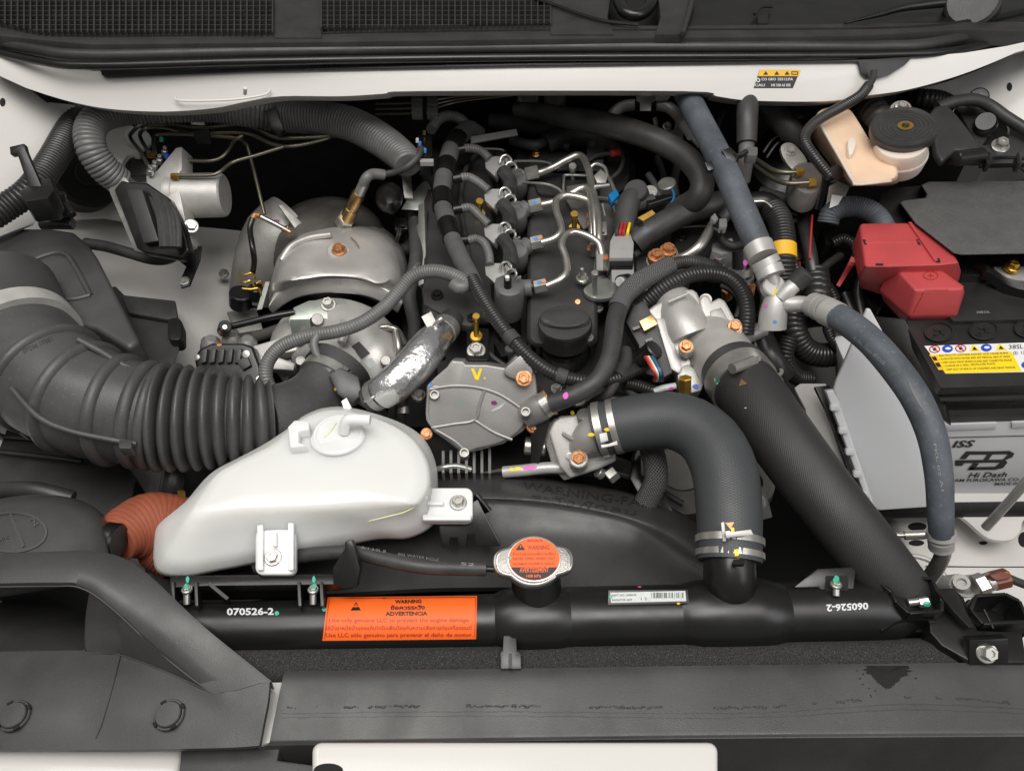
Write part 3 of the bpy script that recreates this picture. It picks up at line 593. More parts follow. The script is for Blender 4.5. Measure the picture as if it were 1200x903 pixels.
# air cleaner box
ac = thing('air_cleaner', 'black plastic air cleaner box with square moulded lid', 'air filter box')
lid = [(-60, 266), (60, 267), (86, 271), (102, 284), (113, 300), (163, 398), (150, 408), (112, 384), (84, 376), (-60, 390)]
aco = ob('lid', pz(lid, .034, .10), 'duct', ac, bev=.007, seg=4)
for pts in ([(10, 320), (36, 306), (62, 297), (76, 298), (86, 308), (106, 346)], [(106, 346), (90, 350), (74, 351)], [(14, 322), (46, 330), (70, 346), (76, 351)]): ob('lid_rib', tube([(*p, .0345) for p in pts], 3.2, 10), 'duct', ac)
ob('lid_step', pz([(108, 352), (118, 350), (160, 400), (150, 406), (116, 376)], .030, .02), 'duct', ac, bev=.003)
ob('outlet_neck', tube([(2, 345, .045), (24, 395, .04), (30, 420, .035)], 60, 28), 'duct', ac)
bx_ = [(135, 335), (150, 350), (204, 358), (206, 385), (212, 382), (210, 410), (200, 437), (190, 442), (120, 440), (40, 480), (-60, 480), (-60, 400)]
ob('base', loft([lring(shrink(bx_, .96), -.16, 1, False), lring(bx_, -.012, 1, False)]), 'blk', ac, bev=.003)
ob('base_lip', pz([(142, 345), (205, 352), (208, 372), (196, 374), (150, 366)], -.004, .006), 'blk', ac, bev=.0015)
ob('latch', pz(rr(196, 372, 213, 398, 6), .0, .02), 'blks', ac, bev=.003)
ob('lower_case', pz([(-60, 470), (60, 500), (150, 545), (160, 560), (150, 604), (120, 612), (-60, 590)], -.10, .12), 'blk', ac, bev=.006)
ob('case_rib', tube([(-20, 509, -.088), (40, 514, -.088), (95, 521, -.088)], 2.4, 8), 'blks', ac)
ob('case_rib', tube([(-20, 526, -.088), (40, 533, -.088), (96, 541, -.088)], 2.4, 8), 'blks', ac)
for a, b in (((14, 500), (34, 515)), ((-10, 500), (4, 512))): ob('case_rib', tube([(*a, -.07), (*b, -.085)], 1.6, 8), 'blks', ac)
# intake hose
ih = thing('intake_hose', 'thick ribbed black rubber intake hose with bellows section', 'intake hose')
elbow = [(12, 392, .040, 66), (32, 420, .035, 67), (70, 452, .030, 66), (115, 474, .026, 64), (160, 484, .022, 60), (185, 488, .018, 59)]
iho = ob('elbow', tube(elbow, 64, 48), 'rubg', ih)
bel = [(183, 488, .018, 60), (225, 490, .012, 57), (270, 490, .006, 52), (300, 490, .0, 45), (318, 489, -.004, 40)]
ob('bellows', tube(bel, 58, 48, corr=(13.8, .14)), 'rubg', ih)
ob('turbo_cuff', tube([(312, 489, -.004, 36), (335, 484, -.012, 36), (362, 470, -.02, 33), (382, 452, -.022, 34), (394, 437, -.022, 36)], 34, 32), 'rubg', ih)
# raised ribs over the elbow
def ribs(px, a, b, r):
    A = P(*a); 
for i, (t, w_) in enumerate(((.36, 8), (.52, 9), (.70, 9.5), (.86, 9.5), (.97, 8))):
    d = spline([tuple(P(*p[:3]))+(p[3]*mpp(P(*p[:3])),) for p in elbow], 12); k = int(t*(len(d)-1)); c = V(d[k][:3]); ax = (V(d[min(k+1, len(d)-1)][:3])-V(d[k-1][:3])).normalized(); R = d[k][3]; hw = w_*.0008
    ob('rib', lathe(c-ax*hw, ax, [(R*.97, 0), (R*1.05, hw*.3), (R*1.085, hw*.7), (R*1.09, hw), (R*1.085, hw*1.3), (R*1.05, hw*1.7), (R*.97, hw*2)], 48), 'rubg', ih, 60)
ob('spine_rib', tube([(14, 455, .075), (45, 488, .066), (80, 504, .058), (125, 514, .050), (160, 520, .044)], 3.2, 10), 'rubg', ih)
ob('spine_rib', tube([(92, 398, .088), (118, 412, .080), (145, 428, .072), (175, 440, .064)], 4, 10), 'rubg', ih)
ob('tab', pz(rr(139, 515, 154, 525, 2), .056, .012), 'rub', ih, bev=.0015)
b1 = ob('hose_clamp', band((17, 395, .042), (27, 408, .040), 67, .045, 48), 'band', ih)
dab(ih, b1, 27, 384, 3, 4.5, 'yell', .5)
ob('clamp_screw', cyl((-4, 400, .07), (10, 416, .066), 6, 12), 'zinc', ih)
text(ih, iho, 'EPDM 17881', (28, 414), (62, 399), 5, 'rub', .01, .0006)
# ================================================================== coolant reservoir
cr1 = thing('coolant_reservoir', 'white translucent plastic coolant reservoir with two bolted tabs', 'coolant tank')
base = [(183, 668), (181, 630), (188, 612), (215, 590), (245, 556), (275, 538), (320, 515), (352, 486), (395, 476), (445, 486), (490, 507), (510, 540), (513, 580), (510, 612), (480, 630), (440, 632), (380, 645), (330, 655), (260, 668), (215, 676)]
tp = [(225, 600), (228, 592), (240, 575), (256, 553), (280, 540), (325, 517), (356, 489), (395, 479), (440, 490), (480, 510), (500, 540), (503, 570), (490, 590), (470, 592), (430, 592), (380, 596), (330, 598), (280, 600), (250, 603), (232, 604)]
mix = lambda A, B, t: [(a[0]+(b[0]-a[0])*t, a[1]+(b[1]-a[1])*t) for a, b in zip(A, B)]
cro = ob('tank', loft([lring(base, -.09), lring(base, -.022), lring(mix(base, tp, .05), -.004), lring(mix(base, tp, .30), .010), lring(mix(base, tp, .66), .026), lring(mix(base, tp, .90), .040), lring(shrink(tp, .97, 0, -1), .046), lring(shrink(tp, .86, 0, -2), .0485), lring(shrink(tp, .5, 0, -4), .050)]), 'res', cr1, 75)
ob('filler_neck', cyl((397, 514, .045), (396, 509, .0505), 32, 40), 'resc', cr1)
capo = ob('cap', cyl((396.5, 510, .050), (396, 507.5, .0535), 29, 40, [(1, 0), (1, .7), (.95, 1), (.88, 1), (.84, .7), (.2, .7)]), 'resc', cr1)
ob('hose_nipple', tube([(403, 506, .054), (405, 495, .066), (411, 491, .070), (434, 492, .070)], 6.5, 14), 'resc', cr1)
ob('cap_clip', pz([(337, 500), (345, 492), (362, 493), (362, 503), (350, 505), (350, 518), (360, 522), (340, 524)], .060, .012), 'resc', cr1, bev=.0015)
ob('level_rib', tube([(232, 601, .036), (290, 602, .036), (380, 598, .036), (470, 594, .036), (500, 582, .034)], 2.5, 8), 'resc', cr1)
ob('mould_seam', tube([(425, 612, .018), (450, 606, .028), (478, 598, .034), (497, 583, .037), (504, 565, .036)], .9, 6), 'resy', cr1); ob('mould_seam', tube([(380, 512, .0535), (387, 505, .0537), (394, 495, .0537)], .8, 6), 'resy', cr1)
t1 = ob('mounting_tab', plate(rr(299, 620, 346, 673, 8), Pl(322, 650, .016, (0, -.30, .95)), .009), 'resc', cr1, bev=.002, seg=3)
ob('tab_rim', plate(ringg(rr(299, 625, 346, 674, 9, 5), rr(305, 625, 340, 668, 6, 5)).v and rr(301, 612, 308, 668, 2), Pl(322, 650, .0205, (0, -.30, .95)), .006), 'resc', cr1, bev=.0015)
ob('tab_rim', plate(rr(337, 612, 344, 668, 2), Pl(322, 650, .0205, (0, -.30, .95)), .006), 'resc', cr1, bev=.0015)
ob('tab_rib', plate(rr(319, 622, 324, 640, 2), Pl(322, 650, .0205, (0, -.30, .95)), .006), 'resc', cr1, bev=.0015)
t2 = ob('mounting_tab', plate(rr(490, 571, 554, 610, 8), Pl(530, 590, .012, (0, -.12, .99)), .009), 'resc', cr1, bev=.002, seg=3)
ob('tab_rim', plate(rr(495, 602, 552, 609, 2), Pl(530, 590, .0165, (0, -.12, .99)), .006), 'resc', cr1, bev=.0015)
ob('tab_rib', plate(rr(500, 586, 520, 591, 2), Pl(530, 590, .0165, (0, -.12, .99)), .006), 'resc', cr1, bev=.0015)
bolt(cr1, t1, 320, 653, 7.2, n=(0, -.25, .97), h=1.0); bolt(cr1, t2, 537, 589, 7.2, n=(0, -.1, .99), h=1.2)
# ================================================================== fan shroud
fs = thing('fan_shroud', 'black plastic radiator fan shroud with raised warning lettering', 'fan shroud')
rows = [[(170, 630, -.12), (330, 582, -.11), (480, 558, -.085), (560, 554, -.078), (640, 560, -.078), (720, 573, -.084), (780, 592, -.096), (815, 612, -.11), (850, 650, -.13)],
        [(170, 655, -.075), (330, 606, -.068), (480, 582, -.046), (560, 579, -.038), (640, 583, -.038), (720, 597, -.045), (780, 617, -.058), (812, 640, -.080), (850, 668, -.11)],
        [(170, 665, -.078), (330, 618, -.070), (480, 594, -.050), (560, 591, -.043), (640, 596, -.043), (720, 610, -.049), (760, 627, -.060), (800, 652, -.085), (850, 680, -.11)],
        [(170, 680, -.085), (330, 650, -.078), (480, 632, -.060), (560, 630, -.054), (640, 632, -.054), (720, 640, -.056), (760, 652, -.064), (800, 668, -.088), (850, 690, -.11)],
        [(170, 720, -.05), (330, 700, -.05), (480, 690, -.046), (560, 688, -.044), (640, 688, -.044), (720, 690, -.044), (760, 694, -.05), (800, 700, -.06), (850, 712, -.08)]]
fso = ob('shroud', thicken(smooth_sheet(rows, 8, 5), (0, .0, -.008)), 'duct', fs, 60)
ob('shroud_ring', thicken(sheet([[(170, 630, -.12), (330, 582, -.11), (480, 558, -.085), (560, 554, -.078), (640, 560, -.078), (720, 573, -.084), (780, 592, -.096), (815, 612, -.11), (850, 650, -.13)],
    [(170, 600, -.25), (330, 580, -.25), (480, 565, -.25), (560, 560, -.25), (640, 565, -.25), (720, 590, -.25), (780, 600, -.25), (815, 640, -.25), (850, 690, -.25)]], 8), (0, -.01, 0)), 'blk', fs)
text(fs, fso, 'WARNING-FAN', (612, 573), (766, 596), 9, 'blk', .0, .0007); text(fs, fso, 'ระวังพัดลม', (622, 585), (745, 604), 7, 'blk', 0, .0007)
for a, b in (((578, 560), (578, 592)), ((578, 560), (640, 562)), ((584, 563), (603, 563)), ((593, 563), (593, 584)), ((584, 585), (603, 586))):
    d = V((b[0]-a[0], b[1]-a[1])).normalized(); n = (-d.y*.5, d.x*.5); decal('raised_line', fs, fso, quad([(a[0]+n[0], a[1]+n[1]), (b[0]+n[0], b[1]+n[1]), (b[0]-n[0], b[1]-n[1]), (a[0]-n[0], a[1]-n[1])], 6, 1), 'duct', .0007)
ob('bracket', plate([(512, 607), (560, 585), (566, 598), (586, 634), (586, 640), (558, 640), (556, 626), (548, 626), (546, 640), (538, 642), (536, 630), (528, 630), (526, 642), (518, 642)], Pl(545, 615, -.01, (0, -.55, .83)), .008), 'blks', fs, bev=.0012)
ob('bracket_arm', bar(P(555, 580, .002), P(571, 600, -.01), .004, .02), 'blks', fs, bev=.0008)
# ================================================================== rear left: ducts, brake unit, pipes
def one(name, g, m, label, cat, group=None, **k): return tag(ob(name, g, m, **k), label, cat, group)
bh = thing('harness_conduit', 'shiny black corrugated conduit running down beside the left corner panel', 'conduit')
ob('conduit', tube([(-30, 266, .09), (5, 244, .095), (36, 222, .10), (60, 190, .10), (78, 160, .10), (104, 120, .10)], 15.5, 24, corr=(5.2, .06)), 'condb', bh)
ob('clip_arm', plate([(11, 172), (28, 168), (30, 176), (50, 222), (36, 228), (20, 180), (12, 181)], Pl(30, 200, .145, (0, -.5, .86)), .008), 'blks', bh, bev=.001)
ob('clip_body', pz([(22, 224), (40, 212), (58, 208), (64, 222), (56, 232), (30, 236), (26, 232)], .135, .03), 'blks', bh, bev=.002)
ob('plug', cyl((62, 226, .11), (70, 258, .08), 13, 16), 'blks', bh); ob('plug_ear', cyl((76, 240, .10), (85, 252, .095), 5, 10), 'blks', bh); ob('plug_base', cyl((48, 262, .08), (86, 262, .08), 7, 12), 'blks', bh)
one('horn_disc', cyl((96, 215, -.045), (104, 205, .0), 36, 32) + cyl((104, 205, -.005), (106, 202, .008), 16, 24), 'deep', 'dark round disc half hidden between the two corrugated ducts', 'horn')
gd = one('corrugated_duct', tube([(142, 214, .05, 16), (122, 197, .075, 17), (107, 174, .10), (106, 151, .115), (120, 136, .12), (150, 129, .115), (200, 126, .11), (250, 126, .10), (300, 133, .09), (330, 137, .082), (370, 138, .085, 18.5), (410, 145, .088, 19), (445, 163, .085, 19), (472, 184, .08, 18), (478, 194, .078, 16)], 17, 26, corr=(4.4, .05)), 'cond', 'thick grey corrugated duct looping under the white cowl panel', 'duct')
one('duct_clip', plate([(310, 130), (323, 124), (328, 140), (333, 152), (326, 158), (316, 150)], Pl(320, 140, .10, (0, -.5, .86)), .01), 'blks', 'dark plastic clip around the grey corrugated duct', 'clip', bev=.001)
ab = thing('brake_modulator', 'silver brake pressure modulator with round motor and black control unit', 'brake unit')
ob('motor', cyl((200, 230, .02), (264, 228.5, .02), 25.5, 40, [(1, 0), (1, .90), (.97, .97), (.90, 1), (.1, 1)]), 'alu', ab, 30)
ob('motor_ring', cyl((199, 230, .02), (212, 229.7, .02), 26.4, 40), 'alu', ab, 30)
AN = (-.12, -.5, .86)
vb = ob('valve_block', plate([(171, 206), (184, 200), (206, 173), (213, 172), (213, 198), (206, 207), (210, 222), (222, 284), (214, 290), (196, 240), (172, 220)], Pl(195, 210, .050, AN), .03), 'alu', ab, bev=.0015)
ob('mounting_plate', plate([(127, 222), (137, 207), (147, 208), (153, 216), (176, 290), (166, 296), (157, 293)], Pl(150, 250, .040, AN), .003), 'zinc', ab, bev=.001)
cu_ = ob('control_unit', plate([(133, 222), (142, 211), (150, 213), (172, 214), (198, 232), (214, 264), (221, 292), (212, 303), (170, 296), (160, 291)], Pl(150, 250, .048, AN), .016), 'blks', ab, bev=.003, seg=3)
ob('upper_case', plate([(146, 192), (152, 184), (174, 187), (180, 204), (152, 207), (145, 202)], Pl(160, 195, .052, AN), .02), 'blks', ab, bev=.003); ob('upper_edge', plate([(143, 190), (149, 182), (156, 182), (151, 190), (151, 206), (144, 203)], Pl(160, 195, .050, AN), .006), 'zinc', ab, bev=.001)
ob('connector', plate([(148, 222), (166, 221), (186, 282), (168, 285)], Pl(150, 250, .056, AN), .010), 'blk', ab, bev=.002)
for i in range(6): ob('harness_strand', tube([(168+i*3, 224+i, .062), (180+i*4.4, 228+i*3, .068), (186+i*4.6, 252+i*2, .064), (190+i*4, 290, .05)], 3.2, 8), 'taped' if i % 2 else 'rub', ab)
for x, y in ((176, 201), (181, 195), (187, 188), (193, 178)): ob('fitting', cyl((x, y+4, .054), (x, y-2, .062), 3.8, 6) + cyl((x, y-2, .062), (x, y-6, .068), 2.4, 10), 'zinc', ab, 30)
for x, y in ((216, 187), (206, 207), (178, 181)): ob('brass_fitting', cyl((x-5, y, .055), (x+4, y, .055), 4.4, 6), 'gold', ab, 30)
ob('blue_cap', cyl((195, 186, .058), (196, 180, .064), 3, 10), 'blue', ab); ob('green_cap', cyl((189, 166, .064), (189, 161, .068), 2.4, 10), 'green', ab)
ob('mount_nut', boltg(P(224, 265, .02), V((.4, -.5, .7)), 6*mpp(P(224, 265, .02)), 1.2), 'zinc', ab, 30)
ob('foot', plate([(210, 288), (236, 288), (234, 304), (222, 334), (212, 337), (211, 328), (218, 312), (206, 302)], Pl(220, 310, -.02, (0, -.3, .95)), .004), 'blks', ab, bev=.001); ft = ALLO[-1]
bolt(ab, ft, 216, 329, 4.2)
one('rubber_pipe', tube([(100, 285, -.02), (125, 289, -.02), (150, 296, -.02), (180, 304, -.02), (200, 302, -.02), (212, 292, -.015)], 6.5, 14), 'rub', 'black rubber pipe along the foot of the brake modulator', 'hose')
PIPES = [('steel brake pipe rising in a hook from the rear of the valve block', [(173, 193, .07), (164, 177, .07), (153, 162, .07), (156, 154, .072), (169, 146, .075), (206, 146, .075), (238, 149, .075), (286, 146, .075), (320, 160, .07), (345, 162, .07), (390, 158, .07), (402, 148, .07)]),
 ('steel brake pipe running second from the cowl into the grey duct clip', [(174, 178, .068), (164, 159, .068), (172, 150, .07), (190, 149, .07), (227, 156, .07), (286, 156, .068), (320, 169, .065), (345, 171, .065), (385, 162, .065), (404, 152, .065)]),
 ('steel brake pipe that turns down the firewall towards the exhaust sensor', [(182, 180, .066), (180, 164, .068), (188, 157, .07), (233, 158, .068), (278, 162, .06), (287, 168, .055), (292, 178, .05), (310, 251, .0)]),
 ('short steel brake pipe bending up from upper brass fitting of the modulator', [(218, 188, .055), (245, 188.5, .055), (258, 185, .056), (267, 177, .06), (275, 165, .064), (284, 159, .066)]),
 ('steel brake pipe from lower brass fitting sweeping up over the round motor', [(208, 206, .057), (245, 205.5, .058), (258, 201, .06), (273, 190, .062), (300, 182, .064), (332, 172, .066)])]
for lab, pts in PIPES: one('brake_pipe', tube(pts, 2.2, 10), 'pipe', lab, 'brake pipe', 'brake pipes on the firewall')
one('pipe_clip', pz(rr(227, 151, 245, 160, 2), .08, .012), 'deep', 'small black clip holding the brake pipes together', 'clip', bev=.001)
one('body_plug', cyl((160, 166, .02), (163, 160, .03), 15, 24), 'lblg', 'pale oval plug in the body behind the brake pipes', 'plug')
one('firewall_tab', plate([(221, 135), (238, 134), (240, 148), (225, 147)], Pl(230, 140, .06, (0, -.8, .6)), .003), 'paint', 'white metal tab hanging below the cowl panel', 'bracket')
for i in range(3): one('thin_pipe', tube([(440, 122+i*6, .07), (480, 121+i*6, .07), (505, 118+i*5, .07), (540, 113+i*3, .07), (600, 108+i*2, .08)], 1.3, 8), 'pipe', ('top', 'middle', 'bottom')[i]+' one of three thin dark pipes in the clip stack under the cowl', 'brake pipe', 'thin pipes clipped under the cowl')
ps = thing('pipe_clip_stack', 'pair of pale stacked clips gripping thin pipes under the cowl', 'clip')
for x in (482, 500):
    for i in range(4): ob('clip_pad', pz(rr(x, 113+i*5.4, x+13, 117+i*5.4, 1), .082, .01), 'cond', ps, bev=.0008)
# ================================================================== exhaust and turbo
ex = thing('exhaust_housing', 'dull grey rounded exhaust housing behind the heat shield', 'exhaust')
ob('dome', loft([lring(ell(385, 292, 72, 62, 14), -.16, 3), lring(ell(386, 290, 70, 60, 14), -.07, 3), lring(ell(388, 284, 62, 50, 14), -.035, 3), lring(ell(390, 276, 44, 34, 14), -.018, 3), lring(ell(390, 270, 20, 15, 14), -.012, 3)]), 'iron', ex, 70)
ob('side_lobe', tube([(300, 345, -.14, 30), (312, 305, -.09, 36), (325, 280, -.07, 40), (345, 262, -.06, 38)], 36, 24), 'lobe', ex)
ob('flange', plate([(326, 240), (332, 240), (355, 262), (346, 268)], Pl(340, 255, -.01, (.3, -.5, .8)), .006), 'alud', ex, bev=.001)
dab(ex, ALLO[-2], 324, 259, 4, 2, 'purp')
hs = thing('heat_shield', 'pressed steel heat shield with two tiers over the turbocharger', 'heat shield')
A0 = [(318, 345), (322, 312), (336, 283), (358, 266), (400, 259), (440, 263), (466, 282), (478, 312), (476, 345), (455, 350), (420, 338), (380, 334), (345, 342)]
A1 = [(326, 330), (331, 302), (345, 284), (366, 272), (402, 266), (436, 270), (458, 287), (468, 312), (466, 330), (450, 336), (420, 328), (380, 326), (348, 330)]
hso = ob('upper_shell', loft([lring(shrink(A0, 1.02, 0, 8), -.08), lring(A0, -.045), lring(mix(A0, A1, .5), -.022), lring(mix(A0, A1, .92), -.012), lring(A1, -.009), lring(shrink(A1, .93), -.004), lring(shrink(A1, .86), .003), lring(shrink(A1, .7), .005)]), 'shield', hs, 70)
ob('lower_flange', thicken(smooth_sheet([[(318, 350, -.045), (326, 335, -.035), (345, 324, -.022), (385, 319, -.014), (425, 321, -.014), (455, 332, -.02), (474, 350, -.035)],
    [(315, 358, -.040), (326, 341, -.028), (347, 329, -.014), (386, 324, -.006), (425, 327, -.006), (453, 338, -.012), (472, 354, -.028)],
    [(316, 363, -.048), (330, 348, -.036), (350, 338, -.022), (387, 333, -.014), (425, 336, -.014), (451, 346, -.02), (469, 360, -.036)],
    [(320, 367, -.06), (334, 356, -.048), (354, 347, -.034), (388, 343, -.026), (425, 346, -.026), (449, 355, -.032), (466, 367, -.05)]], 7, 4), (0, .003, -.002)), 'shield', hs, 70)
ob('stiffener', tube([(330, 305, -.012), (341, 289, -.002), (362, 279, .006), (388, 275, .010)], 3.4, 10), 'shield', hs)
ob('bolt_boss', cyl((397, 298, .0), (397, 294, .007), 14, 24), 'shield', hs); bb = ALLO[-1]
bolt(hs, bb, 397, 293, 6.5, 'copper', n=(0, -.1, 1), h=1.1)
for x, y in ((346, 290), (350, 296), (344, 302)): ob('crease', tube([(x-4, y+8, -.014), (x+1, y, -.010), (x+7, y-5, -.006)], 1.4, 8), 'shield', hs)
ob('clip_wire', tube([(411, 278, .008), (417, 284, .008), (421, 291, .007)], .8, 6), 'zinc', hs)
tb = thing('turbocharger', 'cast aluminium turbocharger compressor below the heat shield', 'turbocharger')
tbo = ob('volute', tube([(352, 440, -.09, 20), (338, 415, -.075, 22), (348, 392, -.06, 25), (380, 380, -.05, 30), (415, 388, -.045, 34), (438, 412, -.045, 36), (440, 438, -.06, 34), (425, 455, -.08, 30)], 28, 24), 'alu', tb)
for x, y, r in ((352, 398, 7), (372, 376, 7), (436, 396, 6), (352, 424, 6), (452, 424, 6), (420, 380, 5)): ob('casting_boss', cyl((x, y+8, -.05), (x, y-2, -.014), r, 14), 'alud', tb)
ob('casting_rib', tube([(362, 392, -.02), (366, 404, -.014), (378, 410, -.012)], 4, 10), 'alu', tb); ob('casting_rib', tube([(402, 372, -.02), (404, 388, -.008), (400, 402, -.01)], 5, 10), 'alu', tb)
ob('centre_housing', loft([lring(ell(392, 410, 58, 46, 14), -.10, 2), lring(ell(392, 408, 52, 40, 14), -.045, 2), lring(ell(394, 404, 40, 28, 14), -.024, 2), lring(ell(394, 402, 26, 16, 14), -.018, 2)]), 'alu', tb, 60)
ob('mount_arm', plate([(296, 405), (320, 398), (350, 388), (362, 396), (352, 410), (320, 416), (346, 425), (344, 434), (318, 432), (296, 430)], Pl(330, 410, -.035, (0, -.4, .9)), .02), 'alu', tb, bev=.003)
ob('inlet_ring', cyl((392, 440, -.022), (400, 429, -.020), 39, 36, [(.95, 0), (1.02, 0), (1.02, 1), (.95, 1)]), 'rub', tb, 30)
lp_ = decal('label_plate', tb, tbo, quad([(412, 406), (421, 400), (434, 414), (424, 421)], 3, 3), 'grime', .0006); decal('data_square', tb, tbo, quad([(427, 424), (435, 419), (442, 427), (433, 432)], 2, 2), 'lblg', .0008)
zp = ob('support_bracket', plate([(338, 374), (344, 360), (362, 352), (402, 350), (410, 362), (408, 376), (394, 374), (364, 372), (362, 378), (339, 378)], Pl(375, 362, -.012, (0, -.3, .95)), .003), 'zgreen', tb, bev=.001); bolt(tb, zp, 385, 357, 6.5, n=(0, -.3, .95), h=1.3)
ob('support_lip', plate([(339, 375), (363, 374), (364, 388), (342, 392)], Pl(350, 380, -.014, (0, -.85, .5)), .003), 'zgreen', tb, bev=.0006)
ob('coolant_line', tube([(474, 402, -.03), (464, 386, -.012), (447, 384, -.01), (438, 392, -.02)], 4, 10) , 'steel', tb); ob('coolant_line', tube([(464, 388, -.012), (467, 408, -.02), (465, 425, -.04), (463, 450, -.08)], 4.5, 10), 'steel', tb)
ob('inlet_clamp', cyl((383, 451, -.021), (391, 441, -.021), 37.5, 36, [(.96, 0), (1, 0), (1, 1), (.96, 1)]), 'zinc', tb, 30)
act = thing('turbo_actuator', 'black ribbed plastic turbo actuator cover with lever rod', 'actuator')
ao = [(227, 418), (234, 408), (248, 402), (285, 402), (296, 406), (304, 428), (308, 450), (300, 470), (250, 470), (232, 448)]
aco2 = ob('cover', plate(ao, Pl(265, 425, -.03, (0, -.55, .83)), .03), 'blks', act, bev=.004, seg=3)
for i in range(5): ob('rib', plate([(236+i*10, 410), (243+i*10, 408), (241+i*10, 424), (234+i*10, 426)], Pl(265, 425, -.026, (0, -.55, .83)), .008), 'blk', act, bev=.0015)
ob('rib', plate([(276, 422), (290, 418), (294, 428), (284, 434)], Pl(265, 425, -.026, (0, -.55, .83)), .008), 'blk', act, bev=.0015)
for x, y in ((247, 400), (272, 395), (290, 400)): ob('gearbox_lobe', tube([(x, y+14, -.06, 12), (x, y, -.042, 11), (x, y-4, -.036, 6)], 11, 16), 'aluf', act)
bolt(act, aco2, 288.5, 414.5, 3.2, h=.4); bolt(act, aco2, 231, 418.5, 2.6, h=.4); bolt(act, aco2, 304, 444, 2.8, 'steel', h=.4)
ob('lever', tube([(264, 384, -.022), (290, 378, -.018), (318, 371, -.014), (345, 366, -.014)], 4, 10), 'blks', act); ob('ball_joint', cyl((262, 388, -.028), (264, 382, -.012), 7.5, 20), 'blks', act); ob('joint_pin', cyl((263, 384, -.012), (263.5, 383, -.008), 3, 10), 'steel', act)
dab(act, [aco2]+[o for o in ALLO if o.name.startswith('gearbox_lobe')], 257, 403.5, 3, 2, 'orr')
# vacuum valve cluster beside the shield
vc = thing('vacuum_valve', 'small black valve with pale wire clips on a bracket', 'valve')
ob('body', cyl((282, 358, -.07), (282, 342, -.045), 13, 16) + cyl((300, 350, -.06), (300, 336, -.04), 9, 14), 'blks', vc)
for pts in ([(280, 318), (287, 322), (295, 320), (299, 326)], [(280, 326), (286, 331), (294, 329), (298, 336)], [(300, 332), (306, 330), (309, 336)], [(284, 338), (294, 339), (303, 338), (306, 345)]): ob('wire_clip', tube([(*p, -.035) for p in pts], 1.3, 8), 'gold', vc)
ob('bracket', plate([(311, 330), (316, 330), (307, 362), (301, 363)], Pl(309, 345, -.04, (.5, -.4, .7)), .004), 'zgreen', vc); ob('blue_plug', cyl((273, 350, -.05), (273, 347, -.045), 3, 10), 'blue', vc); ob('base_plate', pz([(265, 365), (300, 360), (308, 385), (280, 390)], -.09, .02), 'alud', vc, bev=.002)
# sensors
o2 = thing('oxygen_sensor', 'brass bodied oxygen sensor standing behind the heat shield', 'sensor')
ob('body', cyl((406, 258, .0), (421, 226, .045), 8.2, 20, [(1, 0), (1, .42), (.9, .45), (.9, .52), (1, .55), (1, .93), (.86, 1)]), 'brass', o2, 30); ob('hex', cyl((402, 262, -.01), (407, 255, .005), 11, 6), 'steel', o2, 30)
ob('collar', cyl((421, 227, .044), (427, 214, .062), 6.4, 16), 'zinc', o2); ob('boot', tube([(426, 215, .062), (430, 208, .07), (437, 204, .07), (450, 205, .065)], 6.2, 14), 'cond', o2); ob('cable', tube([(446, 205, .065), (462, 202, .07), (478, 195, .08), (490, 183, .088), (494, 174, .09)], 4.2, 10), 'rub', o2)
o3 = thing('exhaust_temperature_sensor', 'thin steel temperature sensor with orange tip and black cable', 'sensor')
ob('probe', tube([(340, 272, -.0), (322, 262, .012), (306, 254, .02)], 3, 10), 'steel', o3); ob('nut', cyl((341, 274, -.006), (333, 268, .004), 5.5, 6), 'brass', o3); ob('tip_sleeve', tube([(305, 253, .02), (299, 252, .02), (296, 256, .018)], 3.2, 10), 'copper', o3); ob('cable', tube([(296, 256, .018), (293, 268, .01), (296, 290, .0), (298, 306, -.02), (296, 320, -.04)], 3.4, 10), 'blks', o3)
one('valve_bulb', loft([lring(ell(456, 232, 16, 18, 12), .02, 2), lring(ell(456, 230, 16, 17, 12), .045, 2), lring(ell(457, 227, 11, 11, 12), .06, 2), lring(ell(457, 226, 5, 5, 12), .064, 2)]) + cyl((458, 246, .03), (462, 238, .045), 7, 12), 'blks', 'glossy black rounded sensor body wrapped below the duct end', 'sensor', ang=60)
one('lifting_bracket', plate([(478, 232), (494, 214), (500, 212), (505, 220), (506, 262), (498, 245), (488, 246), (470, 245)], Pl(490, 235, .0, (0, -.45, .9)), .003), 'zgreen', 'bent zinc bracket behind the cable harness', 'bracket', bev=.0008)
one('foil_patch', plate([(452, 178), (458, 176), (474, 190), (468, 196), (451, 190)], Pl(460, 186, .03, (0, -.5, .8)), .003) + plate([(470, 202), (480, 200), (484, 232), (474, 232)], Pl(477, 215, .02, (0, -.6, .8)), .02), 'zinc', 'scrap of bright metal shield below the grey duct end', 'shield')
